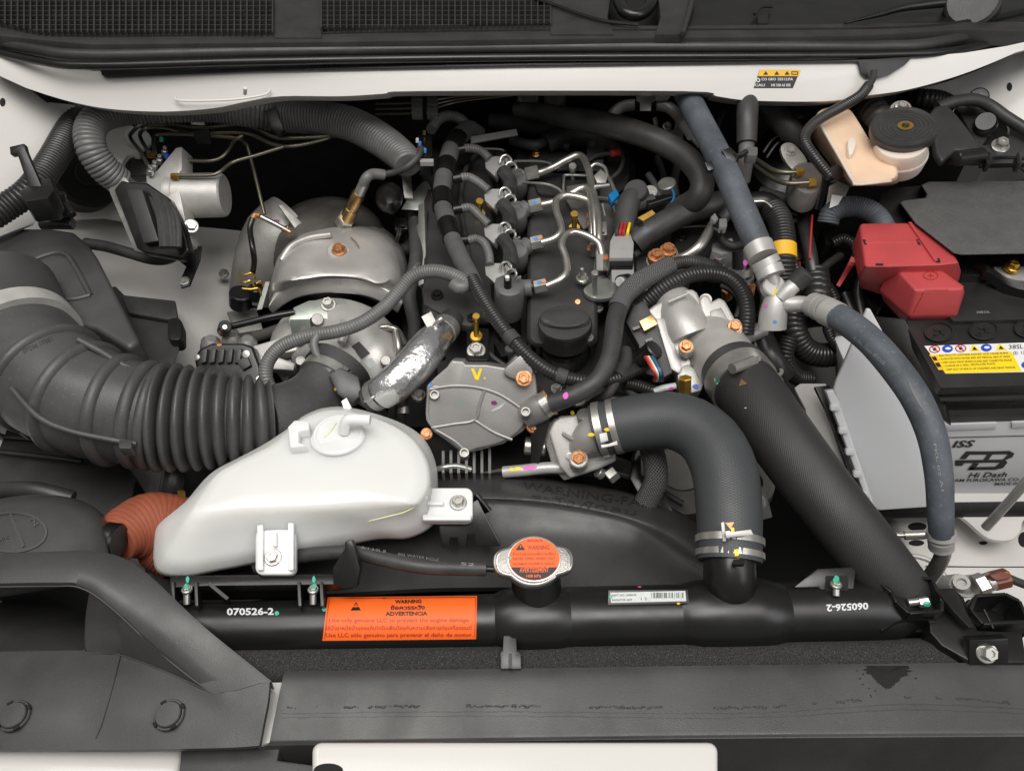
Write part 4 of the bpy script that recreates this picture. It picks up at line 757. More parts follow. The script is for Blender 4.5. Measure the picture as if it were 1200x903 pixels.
# ================================================================== engine
en = thing('engine', 'dark diesel engine with black valve cover in the middle of the bay', 'engine')
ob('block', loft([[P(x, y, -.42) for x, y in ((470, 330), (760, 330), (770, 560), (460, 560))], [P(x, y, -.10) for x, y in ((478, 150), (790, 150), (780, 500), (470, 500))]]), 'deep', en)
ob('head', pz([(500, 150), (720, 148), (745, 300), (735, 470), (520, 470), (500, 380)], -.05, .1), 'blk', en, bev=.004)
vcv = ob('valve_cover', loft([lring(rr(616, 168, 702, 408, 12), -.06, 1, False), lring(rr(618, 168, 700, 406, 12), .008, 1, False), lring(rr(622, 172, 696, 402, 10), .014, 1, False)]), 'duct', en, 50)
ob('cover_step', pz(smo([(628, 200), (640, 196), (650, 204), (672, 206), (690, 200), (694, 225), (650, 228), (630, 224)], 4), .020, .01), 'blk', en, bev=.002)
man = ob('manifold_cover', loft([lring(rr(494, 168, 582, 384, 14), -.06, 1, False), lring(rr(497, 170, 580, 378, 12), .0, 1, False), lring(rr(502, 175, 575, 372, 10), .008, 1, False)]), 'duct', en, 50)
ob('manifold_lip', pz([(494, 338), (500, 325), (560, 330), (572, 345), (562, 372), (552, 382), (540, 380), (497, 356)], .012, .012), 'duct', en, bev=.003)
ob('rear_cover', loft([lring([(600, 175), (630, 158), (690, 152), (730, 170), (745, 205), (720, 235), (640, 235), (605, 215)], -.02), lring(shrink([(600, 175), (630, 158), (690, 152), (730, 170), (745, 205), (720, 235), (640, 235), (605, 215)], .9), .012)]), 'blk', en, 60)
ob('identification_tag', plate([(551, 160), (605, 151), (607, 158), (552, 168)], Pl(580, 160, .05, (0, -.5, .86)), .003), 'gplug', en, bev=.0005)
ob('edge_wire', tube([(556, 174, .035), (586, 175, .035), (590, 178, .03)], 1.3, 8), 'steel', en)
oc = ob('oil_filler_cap', loft([[P(x, y, -.0) for x, y in ell(662, 398, 30, 20, 40)], [P(x, y, .030) for x, y in ell(662, 381, 32, 21, 40)], [P(x, y, .035) for x, y in ell(662, 379, 32, 21, 40)], [P(x, y, .038) for x, y in ell(662, 378, 30.5, 19.6, 40)]]), 'duct', en, 40)
ob('oil_cap_grip', loft([[P(x, y, .037) for x, y in ell(662, 379, 29.5, 7, 32)], [P(x, y, .043) for x, y in ell(662, 372, 29, 11, 32)], [P(x, y, .0445) for x, y in ell(662, 371, 27, 10, 32)]]), 'duct', en, 45)
ob('oil_filler_neck', cyl((662, 420, -.06), (662, 398, .0), 28, 32), 'blks', en); dab(en, ALLO[-1], 667, 407, 1.8, 5, 'pink', .2)
for x in (632, 693): ob('neck_post', cyl((x, 412, -.03), (x, 398, .0), 4, 12), 'blks', en)
ob('cover_screw', cyl((677, 355, .012), (677, 353.4, .017), 3.4, 14), 'copper', en)
for x, y0, y1, m, nm in ((558, 394, 372, 'gold', 'cover_stud'), (562, 251, 237, 'gold', 'cover_stud'), (673, 268, 252, 'gold', 'cover_stud'), (671, 214, 196, 'zgreen', 'cover_stud')):
    ob(nm, cyl((x, y0, .012), (x, y1, .042), 3.3, 14) + cyl((x, y0+2, .008), (x, y0-1, .014), 7.5, 20) + cyl((x, y1+2, .040), (x, y1-2, .047), 4.6, 14), m, en, 30)
ob('stud_bracket', pz(rr(547, 384, 573, 422, 3), .006, .02), 'blks', en, bev=.0015); bolt(en, ALLO[-1], 558, 411, 8, 'zinc', n=(0, -.25, .97), h=1.1)
bolt(en, None, 677, 468, 7, 'steel', z=-.04); bolt(en, None, 491, 463, 6, 'steel', z=-.05)
# injectors
INJ = [(581, 193, 604, 209, 623, 203), (580, 231, 604, 248, 627, 241), (580, 272, 605, 293, 629, 284), (581, 318, 598, 338, 633, 335)]
pos = ['standing next to the white tag at the firewall end', 'second from the firewall along the valve cover', 'third from the firewall along the valve cover', 'with full round grey body nearest the oil filler cap']
for i, (cx, cy, bx, by, nx, ny) in enumerate(INJ):
    it = thing('fuel_injector', 'grey plastic topped fuel injector '+pos[i], 'fuel injector', 'fuel injectors along the valve cover')
    s = .046
    ob('connector', plate([(cx-13, cy-6), (cx-3, cy-10), (cx+9, cy-10), (cx+14, cy-5), (cx+10, cy+4), (cx, cy+8), (cx-1, cy+14), (cx-12, cy+4)], Pl(cx, cy, s, (-.25, -.35, .9)), .016), 'gplug', it, bev=.0015)
    big = i == 3
    if big: ob('body', loft([[P(x, y, -.01) for x, y in ell(596, 368, 16, 11, 28)], [P(x, y, .030) for x, y in ell(597, 342, 18, 13, 28)], [P(x, y, .040) for x, y in ell(597, 334, 17.5, 12.5, 28)], [P(x, y, .042) for x, y in ell(597, 333, 15, 10, 28)]]), 'glue', it, 45); ob('shank', cyl((597, 395, -.05), (596, 366, -.008), 14, 24), 'blks', it); ob('cap_post', cyl((595, 337, .041), (595, 326, .055), 4.6, 14), 'blks', it); ob('cap_pin', cyl((594.5, 328, .054), (594.5, 324, .06), 2.6, 10), 'white', it)
    else: ob('body', cyl((bx, by+22, -.01), (bx, by-2, .036), 14, 28), 'glue', it, 45)
    ob('side_port', cyl((bx+6, by, .028), (nx-9, ny+2, .03), 10, 20), 'glue', it); ob('port_seal', cyl((nx-14, ny+3, .03), (nx-7, ny+1, .032), 8, 18), 'blks', it)
    nut = ob('pipe_nut', cyl((nx-7.5, ny+2, .033), (nx+8, ny-1.5, .036), 8.4, 6), 'zinc', it, 30)
    if i == 1 or i == 2 or i == 3: dab(it, nut, nx-1, ny-4, 3, 2, 'bl')
    if i >= 2: dab(it, nut, nx+3, ny-5, 4, 1.6, 'orr')
    for dx, dy in ((12, -6), (18, 2)): ob('spring_clip', tube([(cx+dx-7, cy+dy+4, s+.006), (cx+dx-5, cy+dy-3, s+.012), (cx+dx+1, cy+dy-5, s+.014), (cx+dx+6, cy+dy, s+.012), (cx+dx+5, cy+dy+6, s+.006), (cx+dx+11, cy+dy+4, s+.004)], 1.5, 8), 'zinc', it)
    ob('return_port', cyl((cx+13, cy+3, s-.004), (cx+15, cy-6, s+.010), 4.4, 14), 'zinc', it)
    if i < 3:
        n2 = INJ[i+1]; RH = one('return_hose', tube([(cx+9, cy+8, s+.004), (cx+16, cy+18, s+.004), (n2[0]+18, n2[1]-14, s+.004), (n2[0]+17, n2[1]-5, s+.004)], 8.5, 16), 'rub', 'short ribbed black return hose '+('from injector beside the white tag', 'between the second and third injectors', 'leading to injector nearest the oil filler cap')[i], 'hose', 'return hoses linking the injectors')
        for k in range(-2, 3): ob('flute', tube([(cx+9+k*3, cy+10, s+.0135-abs(k)*.0025), (cx+17+k*3, cy+20, s+.0135-abs(k)*.0025), (n2[0]+15+k*3, n2[1]-10, s+.0135-abs(k)*.0025)], 1.3, 6), 'rub', RH)
# ================================================================== harness, fuel lines, hoses over the engine
wh = thing('wiring_trunk', 'thick grey taped wiring trunk with black bands beside the injectors', 'wiring harness')
ob('trunk', tube([(562, 160, .035), (550, 152, .048), (540, 158, .055), (530, 172, .058), (524, 190, .06), (520, 208, .06), (518, 225, .06), (519, 242, .06), (524, 260, .06), (530, 280, .06), (540, 303, .06), (550, 322, .06), (556, 335, .058)], 10.5, 22, corr=(3.2, .035)), 'tape', wh)
for a, b, r in (((537, 162), (530, 174), 12), ((524, 192), (521, 206), 12), ((518, 228), (519, 244), 12.5), ((524, 262), (530, 280), 12)): ob('band', tube([(*a, .059), ((a[0]+b[0])/2, (a[1]+b[1])/2, .06), (*b, .06)], r, 20), 'blks', wh)
BR = [[(536, 176, .058), (545, 174, .06), (555, 174, .06), (565, 178, .056), (573, 186, .05)], [(532, 210, .06), (541, 208, .062), (550, 208, .06), (561, 214, .056), (572, 223, .05)], [(532, 246, .06), (542, 244, .062), (552, 244, .06), (562, 253, .056), (572, 263, .05)], [(540, 282, .06), (550, 281, .062), (559, 280, .06), (568, 286, .058), (573, 298, .054), (574, 310, .05)]]
for i, b in enumerate(BR): ob('branch_conduit', tube(b, 5, 14, corr=(2.9, .08)), 'cond', wh); ob('branch_tie', tube(b[:2], 5.8, 14), 'blks', wh)
ob('branch_conduit', tube([(548, 150, .05), (540, 140, .06), (526, 136, .065), (514, 140, .068), (505, 152, .068)], 6, 14, corr=(2.9, .07)), 'cond', wh)
ob('trunk_tail', tube([(552, 328, .058), (546, 334, .06), (538, 337, .06), (532, 333, .06)], 8, 16), 'cond', wh)
cn = thing('harness_connector', 'small black connector with coloured wires at the end of the grey duct', 'connector')
ob('housing', pz(rr(488, 158, 506, 184, 3), .085, .03), 'blks', cn, bev=.002)
for x, y, m in ((490, 176, 'inkred'), (494, 178, 'white'), (498, 176, 'bl'), (492, 168, 'bl'), (497, 155, 'gold'), (489, 164, 'lblw')): ob('wire', cyl((x, y+3, .086), (x, y-2, .092), 1.9, 8), m, cn)
ob('lock_tab', pz(rr(492, 186, 508, 190, 1), .084, .006), 'gplug', cn)
FL = [('high pressure steel pipe from the rearmost injector looping over the stud', [(628, 203, .036), (636, 201, .038), (648, 196, .044), (664, 187, .052), (676, 182, .056), (684, 186, .056), (690, 200, .054), (693, 217, .052), (700, 247, .05), (702, 275, .045), (701, 300, .03)]),
 ('high pressure steel pipe from second injector crossing to the rail', [(633, 240, .038), (647, 237, .040), (663, 230, .046), (680, 221, .052), (689, 222, .054), (694, 235, .052), (697, 257, .046), (698, 285, .03)]),
 ('high pressure steel pipe with tall S bend above third injector', [(635, 284, .038), (648, 280, .042), (657, 272, .046), (657, 262, .048), (652, 247, .05), (652, 235, .052), (663, 229, .053), (685, 233, .05), (692, 240, .048), (694, 258, .042), (694, 280, .03)]),
 ('high pressure steel pipe curling above the oil filler cap', [(640, 335, .038), (655, 328, .042), (664, 318, .046), (663, 302, .05), (658, 287, .054), (662, 276, .056), (673, 272, .056), (690, 277, .053), (702, 286, .048), (705, 300, .04), (705, 312, .03)])]
for lab, pts in FL: one('fuel_pipe', tube(pts, 4.3, 14), 'steel', lab, 'fuel pipe', 'steel fuel pipes to the rail')
rl = thing('fuel_rail', 'steel fuel rail with flange nuts beside the valve cover', 'fuel rail')
ob('rail', cyl((712, 230, .0), (700, 345, .0), 14, 24), 'alud', rl)
ob('pipe_nut', cyl((705, 318, .025), (705, 298, .04), 8, 6), 'zinc', rl, 30); dab(rl, ALLO[-1], 710, 302, 4, 2.5, 'orr')
for x, y in ((695, 262), (697, 290), (700, 255)): ob('pipe_nut', cyl((x, y+10, .015), (x, y-6, .032), 6.5, 6), 'alud', rl, 30)
ob('flange', pz(smo([(684, 338), (700, 328), (718, 326), (728, 334), (722, 346), (705, 350), (690, 347)], 4), .022, .006), 'zgreen', rl, bev=.001); fl = ALLO[-1]
ob('stud', cyl((697, 345, .022), (697, 322, .05), 3, 12) + cyl((697, 324, .048), (697, 319, .055), 4.2, 12), 'zinc', rl)
ob('nut', boltg(P(682, 326, .028), UP, 5.2*mpp(P(682, 326, .03)), 1.3), 'steel', rl, 30); ob('nut', cyl((682, 326, .03), (682, 314, .045), 2.6, 10), 'steel', rl)
ob('bracket', tube([(660, 229, .03), (661, 208, .03), (664, 205, .03), (694, 206, .028)], 1.6, 8), 'zgreen', rl); ob('bracket_plate', pz([(664, 218), (690, 214), (696, 262), (684, 268), (664, 235)], .022, .004), 'alud', rl, bev=.001)
ob('rail_bracket', tube([(700, 232, .02), (716, 236, .02), (722, 260, .01), (712, 262, .01), (706, 240, .02)], 2.6, 8), 'alud', rl)
for y in (238, 252, 262, 290): ob('rust_cap', cyl((690, y+3, .03), (691, y-3, .036), 3.4, 10), 'copper', rl)
one('rail_sensor', cyl((726, 345, -.01), (728, 303, .03), 15, 20), 'gplug', 'round grey sensor barrel below the grey rail plug', 'sensor')
rp = thing('rail_plug', 'tall grey connector with red and yellow wires beside fuel rail', 'connector')
ob('upper', pz([(715, 282), (720, 272), (738, 272), (743, 284), (742, 302), (714, 302)], .05, .03), 'gplug', rp, bev=.002); ob('seal', pz([(713, 299), (744, 299), (742, 311), (715, 311)], .045, .03), 'blks', rp, bev=.001); ob('lower', pz([(716, 308), (743, 308), (744, 332), (717, 330)], .038, .04), 'gplug', rp, bev=.002)
ob('side_cap', cyl((736, 328, .03), (727, 330, .04), 8, 16), 'blks', rp); ob('cap_face', cyl((728, 330, .04), (726, 330.5, .042), 6, 16), 'lblg', rp)
for x, m in ((726, 'inkred'), (730, 'inkred'), (735, 'yell'), (722, 'grime')): ob('wire', tube([(x, 276, .05), (x+1, 270, .056), (x+3, 262, .05)], 1.8, 8), m, rp)
# taped elbow and loom behind it
te = thing('taped_loom_elbow', 'black taped wiring elbow rising behind the grey rail plug', 'wiring harness')
ob('sleeve', tube([(732, 278, .03), (733, 255, .045), (738, 236, .055), (750, 226, .055)], 13.5, 20), 'taped', te); ob('stub', tube([(745, 240, .05), (765, 236, .05)], 9, 16), 'taped', te); ob('end_cap', cyl((748, 232, .05), (744, 222, .07), 14, 24), 'taped', te)
ob('ribbed_plug', pz([(756, 232), (786, 226), (790, 234), (760, 243)], .058, .02), 'blks', te, bev=.001)
ob('plug_rib', tube([(760, 240, .06), (788, 231, .06)], 1.2, 8), 'rub', te); ob('white_tie', tube([(788, 222, .06), (790, 230, .062), (787, 238, .058)], 1.2, 8), 'bluep', te)
one('blue_clip', pz([(713, 228), (722, 221), (726, 228), (717, 237)], .05, .01), 'bluep', 'small bright blue plastic clip beside the taped elbow', 'clip', bev=.001)
one('sensor_ball', cyl((784, 228, .04), (781, 214, .06), 11, 18) + cyl((762, 232, .04), (762, 224, .055), 9, 14), 'alud', 'cast silver sensor lug behind the ribbed black plug', 'sensor')
one('breather_hose', tube([(744, 284, .03), (760, 272, .04), (797, 252, .05), (830, 241, .055), (860, 238, .05), (890, 250, .03)], 14.5, 24), 'rub', 'smooth black hose passing under the long grey blue pipe', 'hose')
one('hose_clamp', band((752, 276, .035), (758, 273, .038), 15.5, .06), 'blks', 'black clamp on end of the smooth black hose', 'clamp')
one('heater_hose', tube([(604, 128, .075, 8), (630, 131, .08, 10), (665, 138, .09, 12), (705, 145, .095), (750, 157, .10), (783, 171, .10), (808, 188, .098), (822, 209, .092), (820, 228, .08), (806, 240, .06), (780, 252, .03)], 14, 24), 'rub', 'long black heater hose curving from the firewall over the engine', 'hose')
for x in (618, 650): one('heater_stub', cyl((x, 122, .04), (x+1, 112, .075), 11, 20) + band((x, 120, .06), (x+.5, 116, .07), 12, .08), 'zinc' if x == 618 else 'alud', 'clamped heater pipe stub '+('with bright ring' if x == 618 else 'with dull ring')+' on the firewall', 'pipe')
up = thing('coolant_pipe', 'bent aluminium pipe with saddle bracket below the cowl panel', 'pipe')
ob('pipe', tube([(712, 145, .09), (720, 132, .10), (730, 125, .105), (745, 123, .106), (772, 123, .106), (788, 129, .104), (804, 148, .10), (822, 168, .09)], 6.6, 16), 'alu', up)
ob('bracket', plate([(746, 106), (768, 106), (768, 118), (763, 120), (763, 130), (750, 130), (750, 120), (746, 118)], Pl(757, 118, .13, (0, -.7, .7)), .003), 'zinc', up, bev=.0008); ob('bracket_tab', plate([(768, 111), (785, 110), (790, 106), (782, 118), (768, 118)], Pl(775, 113, .12, (0, -.7, .7)), .003), 'alud', up)
for x in (747, 766): ob('rubber_pad', tube([(x, 117, .112), (x, 130, .112)], 3.4, 10), 'blks', up)
ob('crimp', tube([(803, 146, .104), (812, 158, .10)], 8, 16), 'alu', up)
hb = thing('hinge_bracket', 'cast grey bracket and bolt behind the bent aluminium pipe', 'bracket')
ob('plate', plate([(765, 138), (770, 136), (772, 152), (790, 152), (792, 142), (798, 142), (801, 162), (796, 168), (788, 166), (787, 158), (776, 162), (768, 155)], Pl(785, 150, .06, (0, -.6, .8)), .004), 'alud', hb, bev=.001); ob('box', pz(rr(772, 136, 792, 154, 3), .05, .03), 'blks', hb, bev=.002); ob('bolt', boltg(P(782, 148, .055), V((0, -.6, .8)), 4*mpp(P(782, 148, .05)), 1.2), 'zinc', hb)
one('red_plug', cyl((716, 180, .05), (726, 178, .05), 4.5, 12), 'inkred', 'small dark red plug in the shade under the heater hose', 'plug')
one('valve_box', pz(rr(688, 164, 708, 188, 2), .03, .03) + cyl((694, 172, .03), (694, 168, .04), 4, 10), 'glue', 'dim grey valve box in the shade below the heater hose', 'valve', bev=.002)
one('coiled_wire', tube([(690, 188, .035), (700, 182, .04), (718, 180, .045), (730, 184, .04), (726, 200, .035), (712, 212, .03)], 2.5, 8), 'rub', 'thin black wire looping beside small dark red plug', 'wire')
one('silver_lug', plate([(696, 206), (704, 198), (712, 206), (710, 214), (700, 214)], Pl(704, 207, .055, (0, -.3, .95)), .006) + cyl((696, 219, .055), (714, 217, .055), 2.8, 10), 'zinc', 'small silver lug and pin above the fuel rail', 'lug', bev=.001)
# conduits
one('grey_conduit', tube([(548, 333, .06), (538, 326, .062), (520, 319, .060), (500, 318, .056), (482, 325, .05), (466, 343, .04), (448, 362, .034), (422, 379, .03), (395, 388, .026), (370, 392, .022), (350, 397, .018), (328, 407, .01), (314, 424, .0), (312, 444, -.012), (322, 464, -.03)], 8, 18, corr=(3.4, .06)), 'cond', 'grey corrugated conduit crossing over the turbocharger from the trunk', 'conduit')
one('sensor_pigtail', tube([(372, 393, .024), (368, 402, .02), (371, 414, .014), (380, 426, .01), (388, 437, .006)], 5, 12), 'cond', 'short flat grey pigtail hanging from the grey conduit', 'cable')
fs2 = thing('airflow_sensor', 'black airflow sensor plug on the rubber turbo cuff', 'sensor')
ob('plug', plate([(385, 440), (398, 430), (420, 440), (425, 462), (412, 474), (395, 462)], Pl(405, 452, .006, (.1, -.5, .85)), .02), 'blks', fs2, bev=.002); ob('clip', plate([(392, 436), (404, 427), (410, 432), (398, 442)], Pl(400, 435, .010, (.1, -.5, .85)), .01), 'blk', fs2, bev=.001); ob('white_corner', plate([(400, 470), (406, 466), (412, 478), (404, 482)], Pl(406, 474, .004, (0, -.5, .85)), .004), 'lblw', fs2)
dab(fs2, ALLO[-3], 393, 456, 1.5, 2, 'gold'); 
one('black_conduit', tube([(553, 326, .064), (562, 343, .062), (577, 367, .058), (598, 395, .05), (626, 423, .04), (655, 440, .03), (690, 447, .024), (722, 443, .02), (745, 432, .01), (762, 428, -.01)], 8, 18, corr=(3.6, .075)), 'condb', 'black corrugated conduit running diagonally past the oil filler cap', 'conduit')
one('tape_wrap', tube([(596, 392, .052), (604, 401, .05)], 9.6, 16), 'taped', 'black tape wrapped round the diagonal conduit near the injector shank', 'tape')
one('tape_wrap', tube([(652, 439, .032), (664, 443, .03)], 9.6, 16), 'taped', 'black tape wrapped round the diagonal conduit behind the pump lug', 'tape')
one('loom_junction', tube([(722, 442, .02, 10), (732, 425, .02, 9), (733, 410, .02, 7)], 9, 14) + tube([(725, 440, .02), (712, 462, .012), (700, 470, -.01)], 6, 12), 'taped', 'wrapped wire junction beside the throttle connector', 'wiring harness')
bh1 = thing('braided_hose', 'black hose with braided sleeve arching from vacuum pump to the rear', 'hose')
bho = ob('hose', tube([(645, 473, .02), (670, 464, .03), (697, 448, .04), (712, 425, .046), (718, 398, .05), (721, 375, .052), (728, 352, .054)], 11, 20), 'rub', bh1)
ob('braided_sleeve', tube([(724, 362, .053), (731, 347, .055), (748, 331, .056), (768, 320, .054), (784, 312, .05)], 12, 20), 'braid', bh1); dab(bh1, bho, 663, 463.5, 3, 4.2, 'pink', .5)
ob('upper_hose', tube([(780, 313, .05), (800, 307, .046), (820, 308, .042), (838, 314, .03), (850, 326, .0)], 7.5, 16, corr=(3.4, .04)), 'rub', bh1); dab(bh1, ALLO[-2], 772, 312, 5, 2.5, 'blue', -.3)
one('ribbed_conduit', tube([(745, 362, .02), (770, 342, .04), (790, 330, .05), (812, 322, .054), (838, 321, .054), (858, 328, .052), (872, 345, .046), (876, 368, .036), (874, 392, .02)], 9, 20, corr=(4, .07)), 'condb', 'black ribbed conduit curving behind the aluminium throttle body', 'conduit')
# ================================================================== front of the engine
vp = thing('vacuum_pump', 'grey cast aluminium pump cover with Y ribs and yellow V mark', 'pump')
VN = (0, -.74, .67)
vo = [(500, 452), (510, 442), (524, 430), (529, 422), (543, 423), (546, 427), (570, 427), (592, 431), (604, 417), (614, 414), (622, 418), (627, 432), (631, 470), (628, 490), (612, 506), (590, 520), (560, 528), (543, 532), (520, 514), (508, 506), (499, 492)]
vpo = ob('body', plate(vo, Pl(560, 470, .0, VN), .05), 'aluf', vp, bev=.003, seg=3)
fo_ = [(503, 455), (520, 451), (558, 453), (585, 462), (612, 478), (618, 488), (607, 506), (585, 519), (560, 525), (543, 529), (522, 512), (511, 505), (501, 492)]
vpf = ob('face_plate', plate(smo(fo_, 3), Pl(560, 470, .0062, VN), .01), 'aluf', vp, bev=.002, seg=3)
def vt(pts, r, nm='rib'): ob(nm, tube([(*p[:2], (Pl(560, 470, .0064, VN).at(*p[:2])).z) for p in pts], r, 8), 'aluf', vp)
vt([(506, 501), (530, 497), (556, 492), (562, 474), (568, 457)], 2); vt([(556, 492), (578, 506), (600, 515)], 2); vt([(510, 503), (532, 516), (543, 526)], 1.6)
vt([(504, 456), (530, 452), (560, 454), (587, 463), (614, 481)], 2.2, 'rim'); vt([(503, 458), (501, 475), (502, 492), (512, 505)], 1.8, 'rim')
ob('lug', plate(smo([(590, 438), (600, 424), (612, 416), (622, 424), (624, 440), (618, 448)], 3), Pl(560, 470, .008, VN), .02), 'aluf', vp, bev=.003); bolt(vp, ALLO[-1], 614, 443, 7, 'copper', n=(0, -.6, .8))
for x, y in ((509, 463), (616, 483), (544, 531)): ob('dowel', cyl((x, y+3, .002), (x, y-1, .016), 6, 18, [(1, 0), (1, .8), (.9, 1), (.65, 1), (.6, .7)]), 'alud', vp, 30)
decal('paint_mark', vp, vpo, poly([(552, 432), (555, 431), (559, 440), (562, 431.5), (565, 432), (561, 445), (557, 445)]), 'yell', .0006); dab(vp, vpo, 568, 443, 1.3, 1.3, 'yell')
dab(vp, vpf, 579, 472, 3.6, 2.6, 'purp'); decal('chalk_mark', vp, vpf, poly([(575, 481), (590, 472), (593, 470.5), (587, 478), (578, 482)]), 'lblg', .0007); text(vp, vpf, '0K7825525', (535, 511), (562, 509), 4.5, 'inkg', 0, .0006); text(vp, vpf, 'TLP', (524, 476), (536, 474), 4, 'inkg', 0, .0006); dab(vp, vpf, 538.5, 473, 1.3, 1, 'green')
dab(vp, vpo, 505, 453, 2, 5, 'bl'); dab(vp, vpo, 622, 477, 2, 5, 'bl')
ob('outlet', tube([(618, 486, -.01, 16), (632, 478, .002, 17), (641, 473, .008, 15)], 16, 20), 'aluf', vp); ob('outlet_ring', tube([(636, 476, .008), (644, 471, .012)], 15.5, 24), 'zinc', vp); ob('copper_ring', tube([(643, 472, .012), (645.5, 470.5, .013)], 16.4, 24), 'copper', vp)
for i in range(7): ob('cooling_fin', bar(P(520+i*9, 534-i*.5, -.06), P(520+i*9, 560, -.06), .003, .02), 'alud', vp)
ob('copper_bolt', boltg(P(500, 508, -.03), V((0, -.5, .8)), 5*mpp(P(500, 508, -.03))), 'copper', vp); ob('copper_bolt', boltg(P(624, 500, -.02), V((.3, -.5, .8)), 5*mpp(P(624, 500, -.02))), 'copper', vp)
fh = thing('foil_hose', 'foil wrapped oil hose with spring clamps beside the pump', 'hose')
ob('foil', tube([(521, 385, .02, 15), (512, 395, .022, 19), (500, 409, .024, 22), (487, 426, .02, 22.5), (468, 445, .012, 22), (454, 456, .006, 21), (446, 462, .0, 19)], 18, 28), 'foil', fh, ang=60)
ob('seam', tube([(478, 414, .048), (496, 416, .052), (507, 422, .045)], 1.4, 8), 'foil', fh); ob('seam', tube([(472, 424, .044), (482, 418, .049), (494, 417, .051)], 1.2, 8), 'foil', fh)
ob('rubber_end', tube([(449, 458, .002), (440, 463, -.006), (430, 468, -.012)], 16, 22), 'rub', fh); ob('rubber_end', tube([(514, 394, .02), (522, 384, .018), (530, 374, .01)], 14, 20), 'rub', fh)
ob('spring_clamp', band((445, 460, -.002), (438, 464, -.008), 17.5, .08), 'zinc', fh); ob('spring_clamp', band((519, 389, .02), (524, 382, .018), 15.5, .08), 'zinc', fh)
ob('clamp_tab', plate([(494, 371), (505, 365), (511, 377), (502, 386)], Pl(503, 375, .045, (.2, -.4, .9)), .0015), 'zinc', fh); ob('clamp_ear', tube([(509, 382, .04), (514, 376, .046), (518, 373, .048)], 3, 10), 'zinc', fh); ob('clamp_ear', tube([(427, 470, .006), (436, 466, .012), (440, 464, .012)], 1.6, 8), 'zinc', fh)
for pts, lab in (([(468, 500, -.09), (471, 480, -.05), (473, 462, -.03)], 'thin dark vertical hose with silver ring beneath the foil hose'), ([(452, 510, -.1), (460, 490, -.07), (462, 470, -.05)], 'dim corrugated tube hidden below the foil hose clamp')): one('drain_hose', tube(pts, 6, 14), 'rub', lab, 'hose')
one('hose_ring', tube([(473, 484, -.05), (473, 476, -.045)], 7, 14), 'zinc', 'silver ring around the thin vertical hose by the pump', 'clamp')
th = thing('thermostat_housing', 'cast aluminium thermostat housing at the end of the upper hose', 'thermostat housing')
tho = [(643, 507), (648, 494), (656, 487), (672, 486), (690, 480), (712, 500), (722, 533), (722, 540), (700, 550), (668, 560), (655, 546)]
tpl = ob('flange', plate(tho, Pl(680, 520, -.02, (-.1, -.6, .78)), .03), 'alu', th, bev=.003, seg=3)
ob('flange_back', plate([(x-7, y+3) for x, y in tho], Pl(680, 520, -.036, (-.1, -.6, .78)), .03), 'alud', th, bev=.002)
ob('dome', tube([(680, 526, -.03, 15), (688, 517, -.014, 20), (698, 509, -.002, 24), (712, 503, .006, 25)], 25, 24), 'alu', th)
ob('housing_rib', tube([(660, 508, -.014), (672, 514, -.006), (684, 514, .004)], 2.4, 8), 'alu', th); ob('housing_rib', tube([(672, 546, -.03), (684, 532, -.016), (694, 524, .0)], 2.4, 8), 'alu', th); ob('bolt_boss', cyl((678, 544, -.03), (678, 537, -.012), 11, 18), 'alu', th)
ob('sensor_boss', cyl((688, 500, -.01), (684, 484, .012), 9, 16), 'alud', th); bolt(th, ALLO[-2], 678, 537, 6.5, 'copper', n=(-.1, -.6, .78)); bolt(th, tpl, 668, 535, 4, 'zinc')
ob('side_stub', cyl((640, 525, -.05), (615, 522, -.05), 11, 20), 'steel', th)
for x, y in ((671, 484), (690, 483)): dab(th, tpl, x, y, 2.4, 2.4, 'yell')
one('water_pipe', tube([(590, 553, -.06), (612, 551, -.055), (640, 548, -.052), (662, 548, -.05)], 7, 16), 'alu', 'silver water pipe with pink and yellow marks below the thermostat', 'pipe'); wpo = ALLO[-1]
dab(wpo, wpo, 621, 548, 9, 2.2, 'pink', -.1); dab(wpo, wpo, 607, 549, 4, 2, 'yell'); dab(wpo, wpo, 600, 550, 3, 2, 'yell')
one('pipe_union', cyl((712, 560, -.05), (722, 552, -.045), 9, 6) + cyl((706, 556, -.05), (700, 552, -.045), 7, 12), 'zinc', 'silver hex union under the thermostat housing', 'fitting')
one('oil_line', tube([(505, 553, -.06), (518, 548, -.05), (535, 546, -.05), (552, 550, -.055)], 3.6, 10), 'zgreen', 'short pale green plated line below the pump cover', 'pipe')
one('link_arm', thicken(sheet([[(622, 500, -.02), (634, 492, -.01), (645, 488, -.01)], [(622, 540, -.05), (626, 552, -.055), (628, 556, -.055)]], 5), (0, 0, -.002)), 'blks', 'thin black bracket strip between the pump and thermostat', 'bracket')
one('braided_tube', tube([(762, 520, -.03), (768, 545, -.04), (768, 565, -.055), (757, 588, -.08)], 14, 20), 'braid', 'vertical braided black tube under the upper radiator hose', 'hose')
one('pulley_bracket', plate([(738, 560), (742, 540), (752, 530), (752, 556), (775, 560), (790, 600), (760, 600)], Pl(760, 570, -.08, (0, -.4, .9)), .01), 'blks', 'dark alternator bracket beside the braided tube', 'bracket', bev=.003)
one('alternator', cyl((800, 575, -.24), (800, 545, -.13), 60, 36, [(1, 0), (1, .8), (.9, .95), (.5, 1), (.45, .96), (.2, .96)]), 'iron', 'dim alternator body low between the two big hoses', 'alternator')
